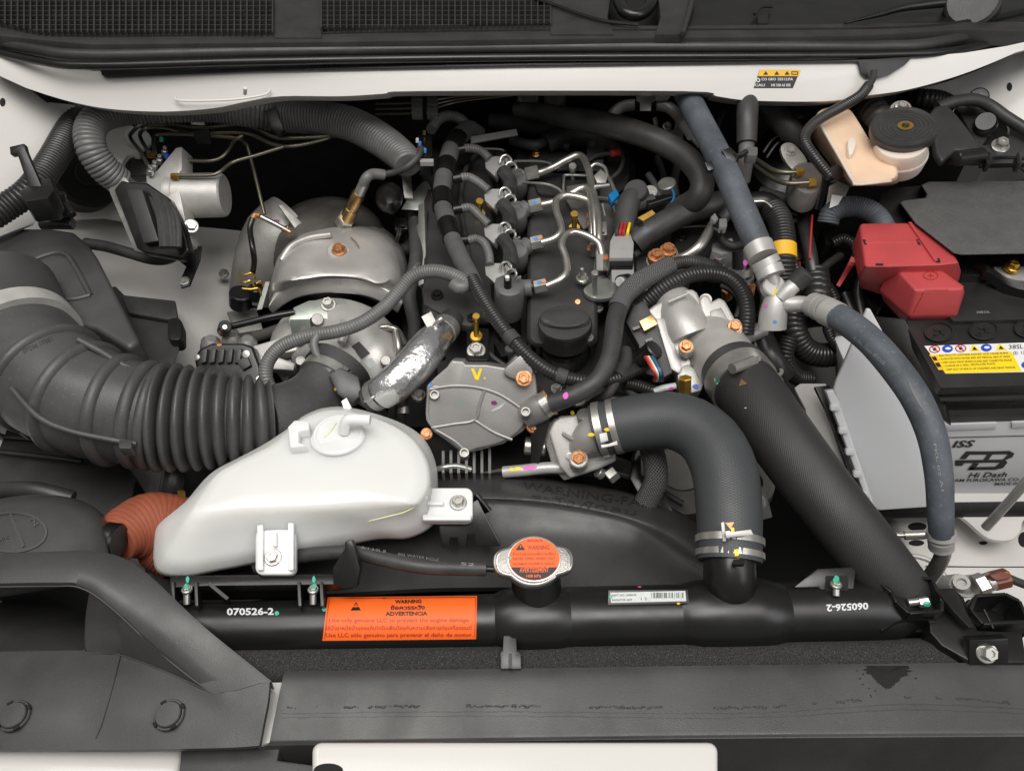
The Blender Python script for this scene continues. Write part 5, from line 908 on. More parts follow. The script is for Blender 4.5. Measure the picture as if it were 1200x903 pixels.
# upper radiator hose
uh = thing('upper_radiator_hose', 'fat black upper radiator hose bending down to the tank neck', 'radiator hose')
uho = ob('hose', tube([(698, 505, .004, 31), (722, 499, .012, 32), (760, 493, .022, 33), (795, 494, .03, 34), (828, 512, .034, 36), (848, 548, .034, 38), (854, 595, .028, 38), (855, 630, .02, 37), (855, 658, .012, 37)], 34, 36), 'rubi', uh)
def cclamp(a, b, r, marks, par, tabs):
    ax = (P(*b)-P(*a)); 
    c = ob('clamp_band', band(a, (a[0]+(b[0]-a[0])*.34, a[1]+(b[1]-a[1])*.34, a[2]+(b[2]-a[2])*.34), r, .05, 40), 'zinc', par); ob('clamp_band', band((a[0]+(b[0]-a[0])*.7, a[1]+(b[1]-a[1])*.7, a[2]+(b[2]-a[2])*.7), b, r, .05, 40), 'zinc', par)
    for t in tabs: ob('clamp_tab', plate(t[0], Pl(t[0][0][0], t[0][0][1], t[1], (0, -.5, .86)), .002), 'satin', par, bev=.0005)
cclamp((700, 504, .006), (724, 498.5, .013), 31.5, None, uh, [([(702, 508), (711, 506), (713, 516), (704, 519)], .044), ([(713, 520), (723, 516), (724, 521), (705, 525), (704, 521)], .043)])
dab(uh, [uho]+ALLO[-2:], 712, 503, 4, 2, 'yell'); dab(uh, [uho], 693, 509, 4, 2, 'yell')
cclamp((855, 630, .018), (855, 654, .011), 38, None, uh, [([(845, 612), (849, 611), (851, 634), (847, 634)], .056), ([(850, 624), (880, 620), (883, 626), (851, 630)], .055)])
decal('paint_stripe', uh, uho, quad([(856, 618), (860, 618), (861, 626), (857, 626)], 2, 4), 'yell', .0012); decal('paint_stripe', uh, uho, quad([(860, 644), (864, 643), (867, 658), (862, 659)], 2, 4), 'yell', .0012); decal('arrow_mark', uh, uho, poly([(850, 612.5), (860, 612), (856, 620)]), 'copper', .0012)
ob('stop_tab', pz(rr(859, 655, 873, 661, 1.5), .048, .004), 'blks', uh)
# intercooler hose
ic = thing('intercooler_hose', 'very fat woven black intercooler hose with worm clamp', 'intercooler hose')
ico = ob('hose', tube([(868, 446, .022, 37), (884, 468, .027, 39), (910, 505, .03, 39), (945, 553, .026, 38.5), (985, 605, .014, 38), (1020, 650, -.004, 38), (1050, 690, -.026, 38), (1080, 730, -.06, 38)], 38, 40), 'rubw', ic)
ob('inner_cuff', tube([(858, 432, .017), (870, 449, .023)], 38, 36), 'rub', ic)
ob('clamp_band', band((863, 440, .0195), (873, 453, .0235), 39.3, .025, 44), 'zinc', ic); cb = ALLO[-1]; dab(ic, cb, 842, 448, 3, 7, 'green', -.6)
ob('clamp_housing', tube([(858, 432, .064), (884, 423, .058)], 6.5, 12), 'zinc', ic); ob('clamp_screw', tube([(882, 424, .058), (889, 420.5, .058)], 4, 6), 'zinc', ic)
for i in range(7): ob('clamp_thread', bar(P(881+i*2.4, 421+i*1.6, .057-i*.003), P(879+i*2.6, 427+i*1.6, .056-i*.003), .0007, .0008), 'alud', ic)
decal('arrow_mark', ic, ico, poly([(866, 453), (876, 450), (869, 444.5)]), 'brass', .001)
dab(ic, ico, 874, 478, 1.5, .7, 'lblg')
# throttle body
tb2 = thing('throttle_body', 'bright cast aluminium throttle body with orange marked bolts', 'throttle body')
TN = (-.1, -.45, .88); TPl = lambda z: Pl(815, 400, z, TN)
mh = [(757, 364), (768, 356), (804, 338.5), (812, 338), (817, 342), (825, 360), (833, 380), (832, 392), (822, 402), (812, 425), (806, 440), (793, 438), (784, 410), (772, 380)]
mo = ob('motor_housing', plate(mh, TPl(.020), .04), 'alu', tb2, bev=.004, seg=3)
ob('motor_barrel', tube([(787, 349, .018, 16), (789, 353, .022, 22), (793, 362, .024, 25), (802, 382, .024, 27), (808, 396, .018, 27)], 26, 32), 'alu', tb2)
ob('housing_rib', tube([(783, 354, .052), (806, 344, .058)], 1.6, 8), 'alu', tb2)
ob('housing_flange', plate([(768, 372), (778, 372), (784, 382), (800, 430), (796, 438), (786, 432)], TPl(.026), .02), 'alu', tb2, bev=.003)
ob('side_ledge', plate([(819, 352), (823, 345), (830, 345), (834, 353), (843, 348), (850, 352), (862, 374), (868, 382), (868, 392), (852, 398), (830, 400)], TPl(.022), .03), 'alu', tb2, bev=.004, seg=3); sl_ = ALLO[-1]
ob('ledge_recess', plate([(832, 364), (845, 360), (856, 378), (836, 386)], TPl(.0232), .002), 'alud', tb2, bev=.001); ob('ledge_eye', cyl((826, 354, .02), (827, 351, .036), 7, 20, [(1, 0), (1, 1), (.55, 1), (.5, .6)]), 'alu', tb2)
ob('barrel', tube([(824, 392, -.004, 36), (840, 412, .008, 37), (860, 436, .018, 36)], 35, 36), 'alu', tb2)
ob('barrel_rim', tube([(824, 388, .030), (838, 382, .036), (858, 388, .036), (868, 400, .032)], 2, 8), 'alu', tb2)
ob('mount_ear', plate(smo([(856, 376), (864, 373), (870, 380), (869, 390), (860, 393), (852, 386)], 3), TPl(.034), .03), 'alu', tb2, bev=.002); bolt(tb2, ALLO[-1], 861, 383, 6, 'copper', h=1.1)
ob('bolt_seat', cyl((804, 412, .02), (804, 406, .034), 9, 20), 'alu', tb2); bolt(tb2, ALLO[-1], 804, 406, 6, 'copper', n=TN, h=1.1)
ob('lower_foot', plate([(792, 432), (806, 425), (818, 434), (826, 448), (822, 458), (805, 462), (796, 452)], TPl(.022), .04), 'alu', tb2, bev=.004); lf = ALLO[-1]; dab(tb2, lf, 815, 453, 4, 3, 'blue')
ob('brass_fitting', cyl((803, 460, .012), (803, 442, .03), 8, 6), 'gold', tb2, 30); ob('vent_nipple', tube([(766, 459, .01), (776, 455, .012), (792, 452, .014)], 4, 12), 'lblg', tb2); dab(tb2, ALLO[-1], 787, 455, 3, 2, 'pink')
ob('pipe_boss', tube([(866, 396, .008), (880, 391, .012), (894, 386, .012)], 9.5, 20), 'alu', tb2); ob('boss_detail', plate([(862, 398), (872, 393), (880, 410), (876, 416), (868, 410)], TPl(.026), .01), 'alu', tb2, bev=.002)
ob('zinc_plate', plate(smo([(884, 382), (892, 376), (900, 384), (908, 410), (910, 432), (900, 440), (888, 425), (884, 402)], 3), Pl(895, 405, .0, (.1, -.4, .9)), .012), 'zgreen', tb2, bev=.002); ob('side_bolt', cyl((900, 392, .0), (907, 420, -.005), 6, 12), 'copper', tb2); ob('eye', cyl((908, 440, -.02), (910, 434, -.01), 8, 18, [(1, 0), (1, 1), (.5, 1), (.45, .5)]), 'steel', tb2)
ob('lower_bracket', plate([(904, 442), (916, 440), (924, 455), (938, 486), (936, 498), (924, 494), (910, 466)], Pl(920, 470, -.03, (.1, -.4, .9)), .008), 'zgreen', tb2, bev=.002); bolt(tb2, ALLO[-1], 911, 455, 6, 'copper', h=.6); dab(tb2, ALLO[-2], 922, 470, 5, 2, 'bl', -.3)
ct = ob('connector', plate([(733, 377), (742, 357), (756, 351), (763, 366), (772, 380), (789, 436), (776, 444), (757, 438), (748, 404)], TPl(.026), .03), 'blk', tb2, bev=.003); ob('bronze_clip', plate([(749, 376), (764, 368), (771, 379), (755, 388)], TPl(.034), .006), 'brass', tb2, bev=.001)
ob('plug_collar', cyl((752, 422, .02), (768, 408, .04), 12, 18), 'blks', tb2)
for i, m in enumerate(('inkred', 'orr', 'lblw', 'rub', 'bluep', 'rub')): ob('wire', tube([(756+i*2, 418, .042), (762+i*2, 428, .05), (768+i*1.6, 438, .046), (766+i*2, 446, .03)], 1.7, 8), m, tb2)
for x, y in ((741, 384), (756, 398)): ob('latch', plate([(x, y), (x+8, y-3), (x+9, y), (x+1, y+3)], TPl(.031), .004), 'cond', tb2)
# ================================================================== right side
a1 = thing('air_conditioning_hose', 'long straight blue grey air conditioning hose slanting from the cowl', 'hose')
a1o = ob('hose', tube([(803, 108, .150, 14), (822, 145, .150, 14.5), (848, 195, .145, 15), (872, 250, .13, 15.5), (893, 298, .112, 15.5)], 15, 26), 'blueh', a1)
for i, (a, b) in enumerate((((888, 288), (894, 302)), ((895, 304), (899, 312)), ((900, 314), (904, 324)))): ob('crimp_collar', tube([(*a, .115-i*.006), (*b, .110-i*.006)], 17.5-i*.5, 26), 'satin', a1)
ob('metal_end', tube([(900, 316, .10), (906, 335, .085), (908, 360, .06)], 10, 20), 'satin', a1)
for o_ in ([(846, 176), (856, 172), (866, 182), (862, 190), (852, 186)], [(826, 190), (834, 188), (838, 198), (830, 200)]): ob('clip', plate(o_, Pl(o_[0][0], o_[0][1], .165, (0, -.5, .86)), .01), 'blks', a1, bev=.001)
ob('clip_link', tube([(860, 184, .16), (868, 182, .155), (874, 178, .15)], 3.5, 8), 'blks', a1)
hp = thing('heater_pipe_pair', 'upright black pipe with grey sleeve behind the slanting hose', 'hose')
ob('upper_hose', tube([(882, 99, .155, 10), (878, 108, .16, 12), (876, 130, .155, 12.5), (875, 168, .13, 11.5)], 12, 24), 'rub', hp); ob('grey_sleeve', tube([(875, 166, .13), (874, 185, .118), (870, 212, .09)], 9, 18), 'glue', hp); ob('sleeve_clip', pz(rr(874, 172, 888, 182, 2), .145, .012), 'glue', hp, bev=.001); ob('lower_pipe', tube([(871, 208, .092), (863, 235, .07), (848, 255, .055), (838, 266, .05)], 7.5, 16), 'rub', hp)
one('firewall_hose', tube([(888, 112, .13), (905, 130, .12), (925, 152, .105), (936, 165, .09)], 14, 24), 'rub', 'stubby black hose leaning from the cowl toward the clutch pipe block', 'hose')
sp = thing('silver_feed_pipe', 'polished steel feed pipe with black clip above the throttle body', 'pipe')
ob('pipe', tube([(790, 306, .03), (806, 299, .04), (820, 288, .05), (830, 273, .055), (836, 262, .055)], 6, 16), 'steel', sp); ob('clip', pz([(832, 252), (840, 248), (852, 262), (846, 270), (836, 262)], .068, .014), 'blks', sp, bev=.001); ob('clip_jaw', pz(rr(843, 256, 852, 266, 1.5), .072, .01), 'gplug', sp, bev=.001); ob('clip_jaw', pz([(833, 254), (838, 249), (842, 256), (838, 260)], .072, .01), 'gplug', sp, bev=.001)
cb2 = thing('cover_plate', 'dark plate with two orange topped banjo bolts above the throttle body', 'plate')
ob('plate', pz([(790, 270), (830, 264), (880, 262), (884, 300), (790, 302)], .005, .03), 'blk', cb2, bev=.002); cpo = ALLO[-1]; bolt(cb2, cpo, 798, 278, 5, 'blks')
ob('edge', tube([(797, 267, .012), (815, 265, .012), (832, 265, .012)], 1, 8), 'zinc', cb2)
for x, y in ((769, 298), (783, 291)): ob('banjo_bolt', cyl((x, y+14, .005), (x, y+4, .03), 10, 18) + boltg(P(x, y+2, .034), V((0, -.1, 1)), 7*mpp(P(x, y, .03)), 1.0), 'copper', cb2, 30); ob('banjo_base', cyl((x, y+16, .0), (x, y+7, .024), 11.5, 18), 'alu', cb2)
one('egr_cooler', pz([(745, 300), (775, 296), (800, 306), (810, 330), (760, 345), (745, 330)], -.01, .06), 'alud', 'dim cast housing beneath the orange banjo bolts', 'housing', bev=.004)
gs = thing('gray_solenoid', 'light grey solenoid with clamped black hose and pink marks', 'solenoid')
ob('body', pz([(835, 285), (858, 278), (864, 294), (846, 298), (834, 294)], .03, .03), 'gplug', gs, bev=.002); ob('cap', cyl((868, 330, .02), (868, 294, .05), 10, 18), 'blks', gs); pk = ALLO[-1]
ob('clamp_ring', band((868, 322, .026), (868, 314, .034), 13, .1), 'zinc', gs); ob('clamp_ring', band((868, 328, .02), (868, 324, .025), 14, .08), 'zinc', gs); ob('hose_loop', tube([(838, 272, .045), (846, 282, .042), (858, 288, .04), (872, 286, .036)], 5, 12), 'rub', gs)
for x, y, a in ((875, 292, 3), (873, 308, 2.6), (871, 319, 2.2)): dab(gs, [pk]+ALLO[-4:-1], x, y, a, a*1.3, 'pink')
ob('copper_bolt', cyl((852, 348, .0), (852, 338, .02), 7, 6), 'copper', gs, 30); ob('copper_tab', pz([(878, 330), (886, 332), (884, 345), (877, 345)], .01, .02), 'copper', gs, bev=.001)
for p_ in ([(836, 300), (842, 304), (850, 302)], [(840, 308), (846, 312), (852, 308)]): ob('wire_clip', tube([(*q, .03) for q in p_], 1.2, 8), 'zinc', gs)
bc1 = thing('ribbed_loom', 'black ribbed loom with yellow band beside the slanting hose', 'conduit')
ob('elbow', tube([(880, 238, .07), (898, 238, .072), (911, 250, .07), (916, 268, .065)], 13, 20), 'blks', bc1); ob('conduit', tube([(905, 244, .072), (914, 258, .07), (918, 280, .062), (918, 305, .05), (918, 330, .03)], 13.5, 20, corr=(4, .08)), 'condb', bc1); ob('yellow_band', tube([(917, 288, .06), (917.5, 304, .052)], 16, 20), 'yel', bc1); ob('glint_strip', tube([(884, 236, .088), (896, 236, .09), (905, 243, .088)], 1.2, 6), 'zinc', bc1)
for i, (pts, r, lab) in enumerate((([(945, 245, .05), (942, 262, .05), (950, 300, .045), (955, 340, .02)], 8, 'black cable with red stripe descending behind the red terminal cover'), ([(962, 200, .09), (960, 225, .075), (955, 248, .06)], 7, 'black cable hanging below the rubber grommet'), ([(985, 300, .03), (970, 310, .035), (958, 322, .03), (945, 345, .01)], 5, 'thin corrugated cable leading toward red terminal cover'), ([(890, 225, .06), (915, 232, .06), (935, 238, .055), (955, 242, .05)], 7, 'taped cable lying behind the ribbed loom'), ([(890, 390, .0), (905, 420, -.01), (918, 440, -.03)], 14, 'black sleeve low beside the zinc plate'))):
    one('cable', tube(pts, r, 14, corr=(3.4, .06) if i == 2 else None), 'condb' if i != 3 else 'taped', lab, 'cable')
one('red_stripe_wire', tube([(952, 252, .066), (950, 280, .058), (949, 303, .05)], 1.2, 8), 'inkred', 'thin red wire beside the black battery cable', 'wire')
one('spring_loom', tube([(955, 318, .03), (958, 345, .02), (958, 370, .0)], 15, 20, corr=(7, .1)), 'condb', 'coiled black loom below the charging cap', 'conduit')
one('loom_bend', tube([(935, 330, .0), (930, 380, -.03), (945, 410, -.06), (975, 415, -.07), (1005, 395, -.06), (1020, 380, -.06)], 14, 20, corr=(5, .05)), 'condb', 'black loom bending low in front of the translucent shield', 'conduit')
one('steel_stud', cyl((922, 280, .05), (930, 278, .055), 5, 6), 'zinc', 'small steel nut beside the ribbed loom elbow', 'nut')
# clutch pipe block
ck = thing('clutch_pipe_block', 'grey metal clutch pipe block with two gold fittings', 'pipe block')
cko = ob('bracket', plate(smo([(915, 172), (922, 167), (932, 170), (946, 188), (940, 198), (928, 198), (918, 184)], 3), Pl(930, 180, .115, (0, -.4, .9)), .006), 'alud', ck, bev=.001); bolt(ck, cko, 926, 177, 5)
ob('body', pz(smo([(928, 198), (940, 190), (958, 192), (964, 206), (960, 222), (944, 226), (930, 216)], 3), .11, .03), 'alud', ck, bev=.003)
for x, y in ((936, 202), (951, 214)): ob('gold_fitting', cyl((x-4, y, .118), (x+5, y-.5, .118), 5.2, 6), 'gold', ck, 30)
for pts, lab in (([(880, 183, .10), (892, 191, .105), (905, 199, .112), (918, 202, .116), (934, 202, .118)], 'upper clutch pipe bending into the gold fitting of the block'), ([(880, 190, .095), (893, 200, .10), (908, 210, .108), (924, 215, .114), (948, 214, .118)], 'lower clutch pipe bending into the gold fitting of the block')): one('clutch_pipe', tube(pts, 3, 12), 'pipe', lab, 'pipe', 'clutch pipes')
BBO = one('brake_booster', cyl((930, 215, -.02), (945, 170, .06), 62, 40, [(1, 0), (1, .4), (.93, .62), (.88, .64), (.5, .9), (.2, 1)]), 'blks', 'glossy black brake booster drum in the dark behind the reservoir', 'brake booster')
for pts in ([(895, 178), (905, 164), (914, 158)], [(899, 184), (909, 170), (918, 163)]): ob('edge_wire', tube([(*p, .085) for p in pts], 1.2, 8), 'zinc', BBO)
cw = thing('cowl_wire', 'black ribbed wire hanging from cowl flange down to a grommet', 'conduit')
ob('conduit', tube([(1018, 100, .185), (1008, 112, .18), (990, 123, .175), (960, 140, .168), (945, 155, .162), (944, 168, .158), (956, 186, .15), (972, 206, .135)], 6, 16, corr=(3, .07)), 'condb', cw); ob('bare_wire', tube([(1024, 82, .205), (1023, 92, .196), (1017, 102, .186)], 4, 12), 'taped', cw); ob('grommet', cyl((973, 205, .13), (981, 202, .14), 9, 20), 'blks', cw)
one('metal_tag', plate([(972, 218), (982, 212), (996, 218), (990, 232), (974, 245), (968, 240)], Pl(982, 228, .09, (0, -.5, .86)), .004), 'alud', 'pale metal tag with white sticker below brake reservoir', 'tag', bev=.001)
one('white_tag', plate([(975, 228), (988, 230), (982, 240), (972, 244)], Pl(982, 235, .094, (0, -.5, .86)), .001), 'lblw', 'small white sticker on the pale metal tag', 'sticker')
# brake fluid reservoir
br = thing('brake_reservoir', 'amber translucent brake fluid reservoir with black round cap', 'fluid reservoir')
bt_ = [(962, 146), (957, 134), (968, 126), (992, 127), (1002, 136), (1024, 170), (1042, 176), (1052, 200), (1044, 212), (1004, 216), (998, 210)]
bb_ = [(953, 166), (950, 150), (962, 138), (992, 136), (1006, 150), (1026, 182), (1044, 186), (1054, 205), (1046, 217), (1004, 218), (992, 214)]
bro = ob('body', loft([[P(x, y, .08) for x, y in smo(bb_, 3)], [P(x, y, .12) for x, y in smo(mix(bb_, bt_, .5), 3)], [P(x, y, .148) for x, y in smo(mix(bb_, bt_, .96), 3)], [P(x, y, .152) for x, y in smo(shrink(bt_, .97), 3)], [P(x, y, .153) for x, y in smo(shrink(bt_, .9), 3)]]), 'brk', br, 40)
ob('seam', tube([(962, 147, .153), (980, 178, .153), (999, 211, .153), (1005, 216, .152), (1044, 212, .15)], 1.6, 8), 'brkw', br)
ob('vent_tab', pz(smo([(994, 164), (999, 160), (1003, 166), (1000, 178), (995, 180)], 3), .160, .008), 'brkw', br, bev=.002)
ob('filler_neck', loft([[P(x, y, .118) for x, y in ell(1050, 192, 32, 21, 40)], [P(x, y, .135) for x, y in ell(1053, 184, 33.5, 22, 40)], [P(x, y, .150) for x, y in ell(1055, 176, 33, 21, 40)], [P(x, y, .165) for x, y in ell(1057, 166, 31, 20, 40)]]), 'brkw', br, 40)
ob('neck_ring', loft([[P(x, y, .141) for x, y in ell(1054, 181, 34.5, 22.5, 40)], [P(x, y, .144) for x, y in ell(1054, 179, 34.5, 22.5, 40)]]), 'brkw', br)
cpb = ob('cap', loft([[P(x, y, .158) for x, y in ell(1057, 160, 38, 23, 60)], [P(x, y, .164) for x, y in ell(1058, 156, 40, 24, 60)], [P(x, y, .173) for x, y in ell(1059, 150, 40, 24, 60)], [P(x, y, .176) for x, y in ell(1059.5, 148, 38.5, 23, 60)], [P(x, y, .1765) for x, y in ell(1060, 148, 34, 20, 60)], [P(x, y, .176) for x, y in ell(1060, 148, 33, 19.4, 60)]]), 'blk', br, 35)
decal('gold_emblem', br, cpb, poly(ell(1061, 147.5, 9.5, 5.2, 24)), 'gold', .0006); decal('emblem_ring', br, cpb, ringg(ell(1061, 147.5, 4.6, 2.6, 16), ell(1061, 147.5, 3.2, 1.8, 16)), 'ink', .001); decal('emblem_bar', br, cpb, quad([(1057, 146), (1065, 147.6), (1064.6, 149), (1056.6, 147.6)], 2, 1), 'ink', .001)
for f in (15, 20, 25, 30): decal('raised_ring', br, cpb, ringg(ell(1060, 148, f, f*.58, 40), ell(1060, 148, f-1.1, (f-1.1)*.58, 40)), 'rub', .0007)
ob('chain_nut', cyl((1054, 134, .15), (1056, 124, .165), 12, 20, [(1, 0), (1, .6), (.9, .7), (.6, .7), (.55, 1), (.3, 1)]), 'alud', br, 30); ob('nut', boltg(P(1056, 125, .166), V((0, -.5, .86)), 5*mpp(P(1056, 125, .16)), 1.1), 'zinc', br); dab(br, ALLO[-1], 1063, 124, 3, 2, 'gold', .8)
one('rubber_boot', tube([(1005, 110, .12), (1022, 128, .13), (1036, 145, .12), (1044, 160, .10)], 15, 20, corr=(5, .05)), 'rub', 'dark ribbed rubber boot behind the brake fluid cap', 'boot')
one('corner_conduit', tube([(1060, 118, .10), (1080, 116, .12), (1100, 118, .12), (1112, 124, .11)], 11, 18, corr=(3.4, .08)), 'condb', 'dark corrugated conduit tucked under right cowl end', 'conduit')
# strut cover bracket
sb = thing('engine_bay_bracket', 'black stamped steel bracket with bolts over the strut tower', 'bracket')
SBP = Pl(1110, 150, .145, (-.1, -.3, .95))
ob('arm', plate([(1090, 132), (1096, 124), (1110, 122), (1122, 134), (1150, 170), (1148, 178), (1120, 176), (1112, 184), (1104, 190), (1096, 178)], SBP, .012), 'blk', sb, bev=.004, seg=3)
ob('rail', tube([(1098, 126, .15), (1120, 119, .155), (1142, 117, .156), (1160, 124, .15), (1180, 138, .142), (1215, 160, .13)], 7, 14), 'blk', sb); ob('deck', plate([(1120, 125), (1160, 128), (1240, 180), (1240, 190), (1150, 192), (1150, 175)], Pl(1170, 160, .12, (-.1, -.3, .95)), .01), 'blk', sb, bev=.002)
ob('arm_end', cyl((1120, 186, .135), (1152, 182, .135), 9, 18), 'blks', sb); ob('front_edge', tube([(1112, 191, .12), (1150, 192, .12), (1165, 186, .12), (1190, 185, .12), (1230, 190, .12)], 2, 8), 'blks', sb)
ob('strut_nut', cyl((1154, 152, .12), (1155, 142, .14), 13, 24, [(1, 0), (1, .5), (.9, .6), (.95, .75), (.8, 1), (.3, 1)]), 'blks', sb, 30); ob('strut_disc', cyl((1152, 160, .112), (1153, 154, .12), 26, 28), 'blks', sb)
ob('bolt', boltg(P(1172, 171, .135), V((-.1, -.3, .95)), 7*mpp(P(1172, 171, .13)), 1.3), 'zinc', sb, 30); ob('bolt', boltg(P(1147, 116, .15), V((-.1, -.4, .9)), 5*mpp(P(1147, 116, .15)), 1.0), 'zinc', sb, 30); ob('bolt_pad', cyl((1146, 119, .13), (1147, 114, .146), 11, 20), 'blks', sb)
for x in (1156, 1192): ob('tab', pz(rr(x, 178, x+6, 192, 2), .135, .012), 'blks', sb, bev=.001)
# fuse box
fb = thing('fuse_box', 'large black textured fuse box lid behind the battery', 'fuse box')
lidf = [(1079, 217), (1088, 213), (1270, 211), (1270, 296), (1126, 299), (1117, 297), (1072, 262), (1054, 238), (1058, 235), (1084, 232), (1086, 228)]
ob('lid', loft([[P(x, y, .06) for x, y in lidf], [P(x, y, .092) for x, y in lidf], [P(x, y, .0945) for x, y in shrink(lidf, .985, 1, 0)]]), 'fbox', fb, 30, bev=.004, seg=3)
ob('side', pz([(1026, 247), (1033, 226), (1050, 219), (1084, 216), (1084, 234), (1056, 240), (1075, 268), (1118, 302), (1100, 306), (1040, 262)], .07, .05), 'blk', fb, bev=.003); ob('base', pz([(1040, 230), (1270, 200), (1270, 320), (1128, 322), (1060, 280)], .05, .2), 'blks', fb, bev=.003)
one('grey_conduit', tube([(970, 262, .065), (974, 250, .075), (988, 243, .08), (1008, 243, .082), (1026, 252, .08), (1038, 270, .07), (1044, 290, .04)], 12, 20, corr=(3, .045)), 'blueh', 'slate grey corrugated conduit arching above the red terminal cover', 'conduit')
# red terminal cover
rt = thing('terminal_cover', 'faded red plastic battery terminal cover in two boxes', 'terminal cover')
r0 = ob('upper_box', loft([[P(x, y, .02) for x, y in ((1000, 290), (1092, 285), (1124, 335), (1112, 345), (1030, 345), (1008, 338))], [P(x, y, .062) for x, y in ((998, 287), (1096, 278), (1127, 318), (1120, 326), (1030, 326), (1006, 324))], [P(x, y, .088) for x, y in ((1008, 261), (1092, 260), (1124, 308), (1100, 310), (1040, 312), (1014, 312))]]), 'red', rt, bev=.004, seg=3)
ob('upper_lip', loft([[P(x, y, .080) for x, y in ((1016, 298), (1082, 297), (1086, 306), (1016, 306))], [P(x, y, .0886) for x, y in ((1014, 282), (1084, 281), (1085, 283), (1014, 284))]]), 'red', rt, bev=.0008)
ob('ridge', bar(P(1066, 261, .0892), P(1097, 306, .0892), .004, .003), 'red', rt, bev=.0008)
for c in ([(1011, 281), (1014, 281), (1016, 287), (1013, 287)], [(1073, 281), (1076, 281), (1079, 287), (1076, 287)], [(1064, 260), (1070, 260), (1071, 262), (1066, 262)], [(1094, 303), (1101, 303), (1102, 308), (1097, 308)], [(1026, 309), (1035, 309), (1035, 311), (1026, 311)]): decal('slot', rt, ALLO[-3:]+[r0], poly(c), 'deep', .0006)
r1 = ob('lower_box', loft([[P(x, y, .0) for x, y in ((1034, 352), (1090, 330), (1128, 366), (1121, 386), (1066, 386))], [P(x, y, .040) for x, y in ((1029, 340), (1092, 314), (1131, 340), (1121, 370), (1064, 371))], [P(x, y, .076) for x, y in ((1045, 308), (1090, 307), (1131, 336), (1128, 338), (1073, 340))]]), 'red', rt, bev=.004, seg=3)
decal('slot', rt, r1, poly([(1048, 311), (1053, 311), (1055, 315), (1050, 315)]), 'deep', .0006); decal('hinge_line', rt, r1, poly([(1084, 339.2), (1111, 338.6), (1111, 340), (1084, 340.6)]), 'inkr', .0006); decal('hinge_line', rt, r1, poly([(1082, 342), (1083, 342), (1071, 366), (1070, 366)]), 'inkr', .0006)
decal('embossed_ring', rt, r1, ringg(ell(1090.5, 323, 9, 5, 28), ell(1090.5, 323, 8, 4.3, 28)), 'inkr', .0006); decal('plus_mark', rt, r1, poly([(1087, 322.6), (1094, 322.6), (1094, 323.6), (1087, 323.6)]), 'inkr', .0006); decal('plus_mark', rt, r1, poly([(1090, 320.5), (1091, 320.5), (1091, 325.5), (1090, 325.5)]), 'inkr', .0007)
ob('leg', thicken(sheet([[(998, 300, .06), (990, 316, .05), (980, 334, .03)], [(1008, 308, .06), (1000, 312, .05), (984, 336, .03)]], 4), (.001, .002, -.002)), 'red', rt)
# battery
ba = thing('battery', 'car battery with black lid, yellow safety label and white case', 'car battery')
BZ = .032
lidb = ob('lid', pz([(1059, 375), (1280, 366), (1280, 449), (1103, 454)], BZ, .012), 'batb', ba, bev=.0015)
lid2 = ob('lid_rear', pz([(1092, 352), (1128, 318), (1280, 314), (1280, 372), (1118, 376)], BZ+.006, .014), 'batb', ba, bev=.0015)
BF = Pl(1150, 455, BZ-.004, (0, -1, .06))
ob('lid_front', plate([(1101, 458), (1280, 458), (1280, 492), (1110, 496)], BF, .12), 'blks', ba, bev=.0015)
for y in (468, 483): ob('lid_ledge', plate([(1102, y+1), (1280, y-4), (1280, y-2), (1104, y+3)], Pl(1150, 455, BZ+.001, (0, -1, .06)), .006), 'batb', ba, bev=.0006)
ob('lid_side', plate([(1024, 370), (1060, 373), (1104, 454), (1112, 498), (1086, 474), (1030, 392)], Pl(1070, 430, .01, (-.7, -.3, .6)), .01), 'blks', ba, bev=.002)
bw = ob('case', plate([(1020, 498), (1280, 490), (1280, 603), (1020, 606)], Pl(1150, 496, -.028, (0, -1, .02)), .15), 'batw', ba, bev=.003)
ob('case_band', plate([(1100, 498), (1168, 495.5), (1168, 502.5), (1100, 505)], Pl(1150, 496, -.0255, (0, -1, .02)), .006), 'batw', ba, bev=.0012); ob('case_band', plate([(1186, 495), (1280, 491.5), (1280, 498.5), (1186, 502)], Pl(1150, 496, -.0255, (0, -1, .02)), .006), 'batw', ba, bev=.0012)
for x0, x1 in ((1050, 1088), (1120, 1148), (1160, 1190)): ob('case_foot', plate([(x0, 587), (x1, 586), (x1, 598), (x0, 599)], Pl(1150, 496, -.025, (0, -1, .02)), .008), 'batw', ba, bev=.002)
for x, y in ((1100.5, 388.5), (1153, 386.5), (1206, 384)):
    p_ = ob('vent_plug', loft([[P(a, b, BZ-.002) for a, b in ell(x, y, 17.5, 11.6, 36)], [P(a, b, BZ+.003) for a, b in ell(x, y, 17.3, 11.4, 36)], [P(a, b, BZ+.0034) for a, b in ell(x, y, 15.6, 10.2, 36)], [P(a, b, BZ+.002) for a, b in ell(x, y, 15, 9.8, 36)], [P(a, b, BZ+.002) for a, b in ell(x, y, 4, 3, 36)]]), 'batb', ba, 30)
    for dx, dy in ((6.5, 3.2), (5, -4)): ob('coin_slot', bar(P(x-dx, y-dy, BZ+.0026), P(x+dx, y+dy, BZ+.0026), .0035, .001), 'deep', p_)
SK = lambda c, m, off, nm, nx=4: decal(nm, ba, lidb, quad(c, nx, 2), m, off)
SK([(1083, 405.5), (1280, 399), (1300, 434), (1108, 438)], 'lblw', .0004, 'safety_label', 8); SK([(1088.5, 416), (1185, 412.3), (1197, 435.4), (1108.5, 438)], 'yell', .0008, 'yellow_panel', 6)
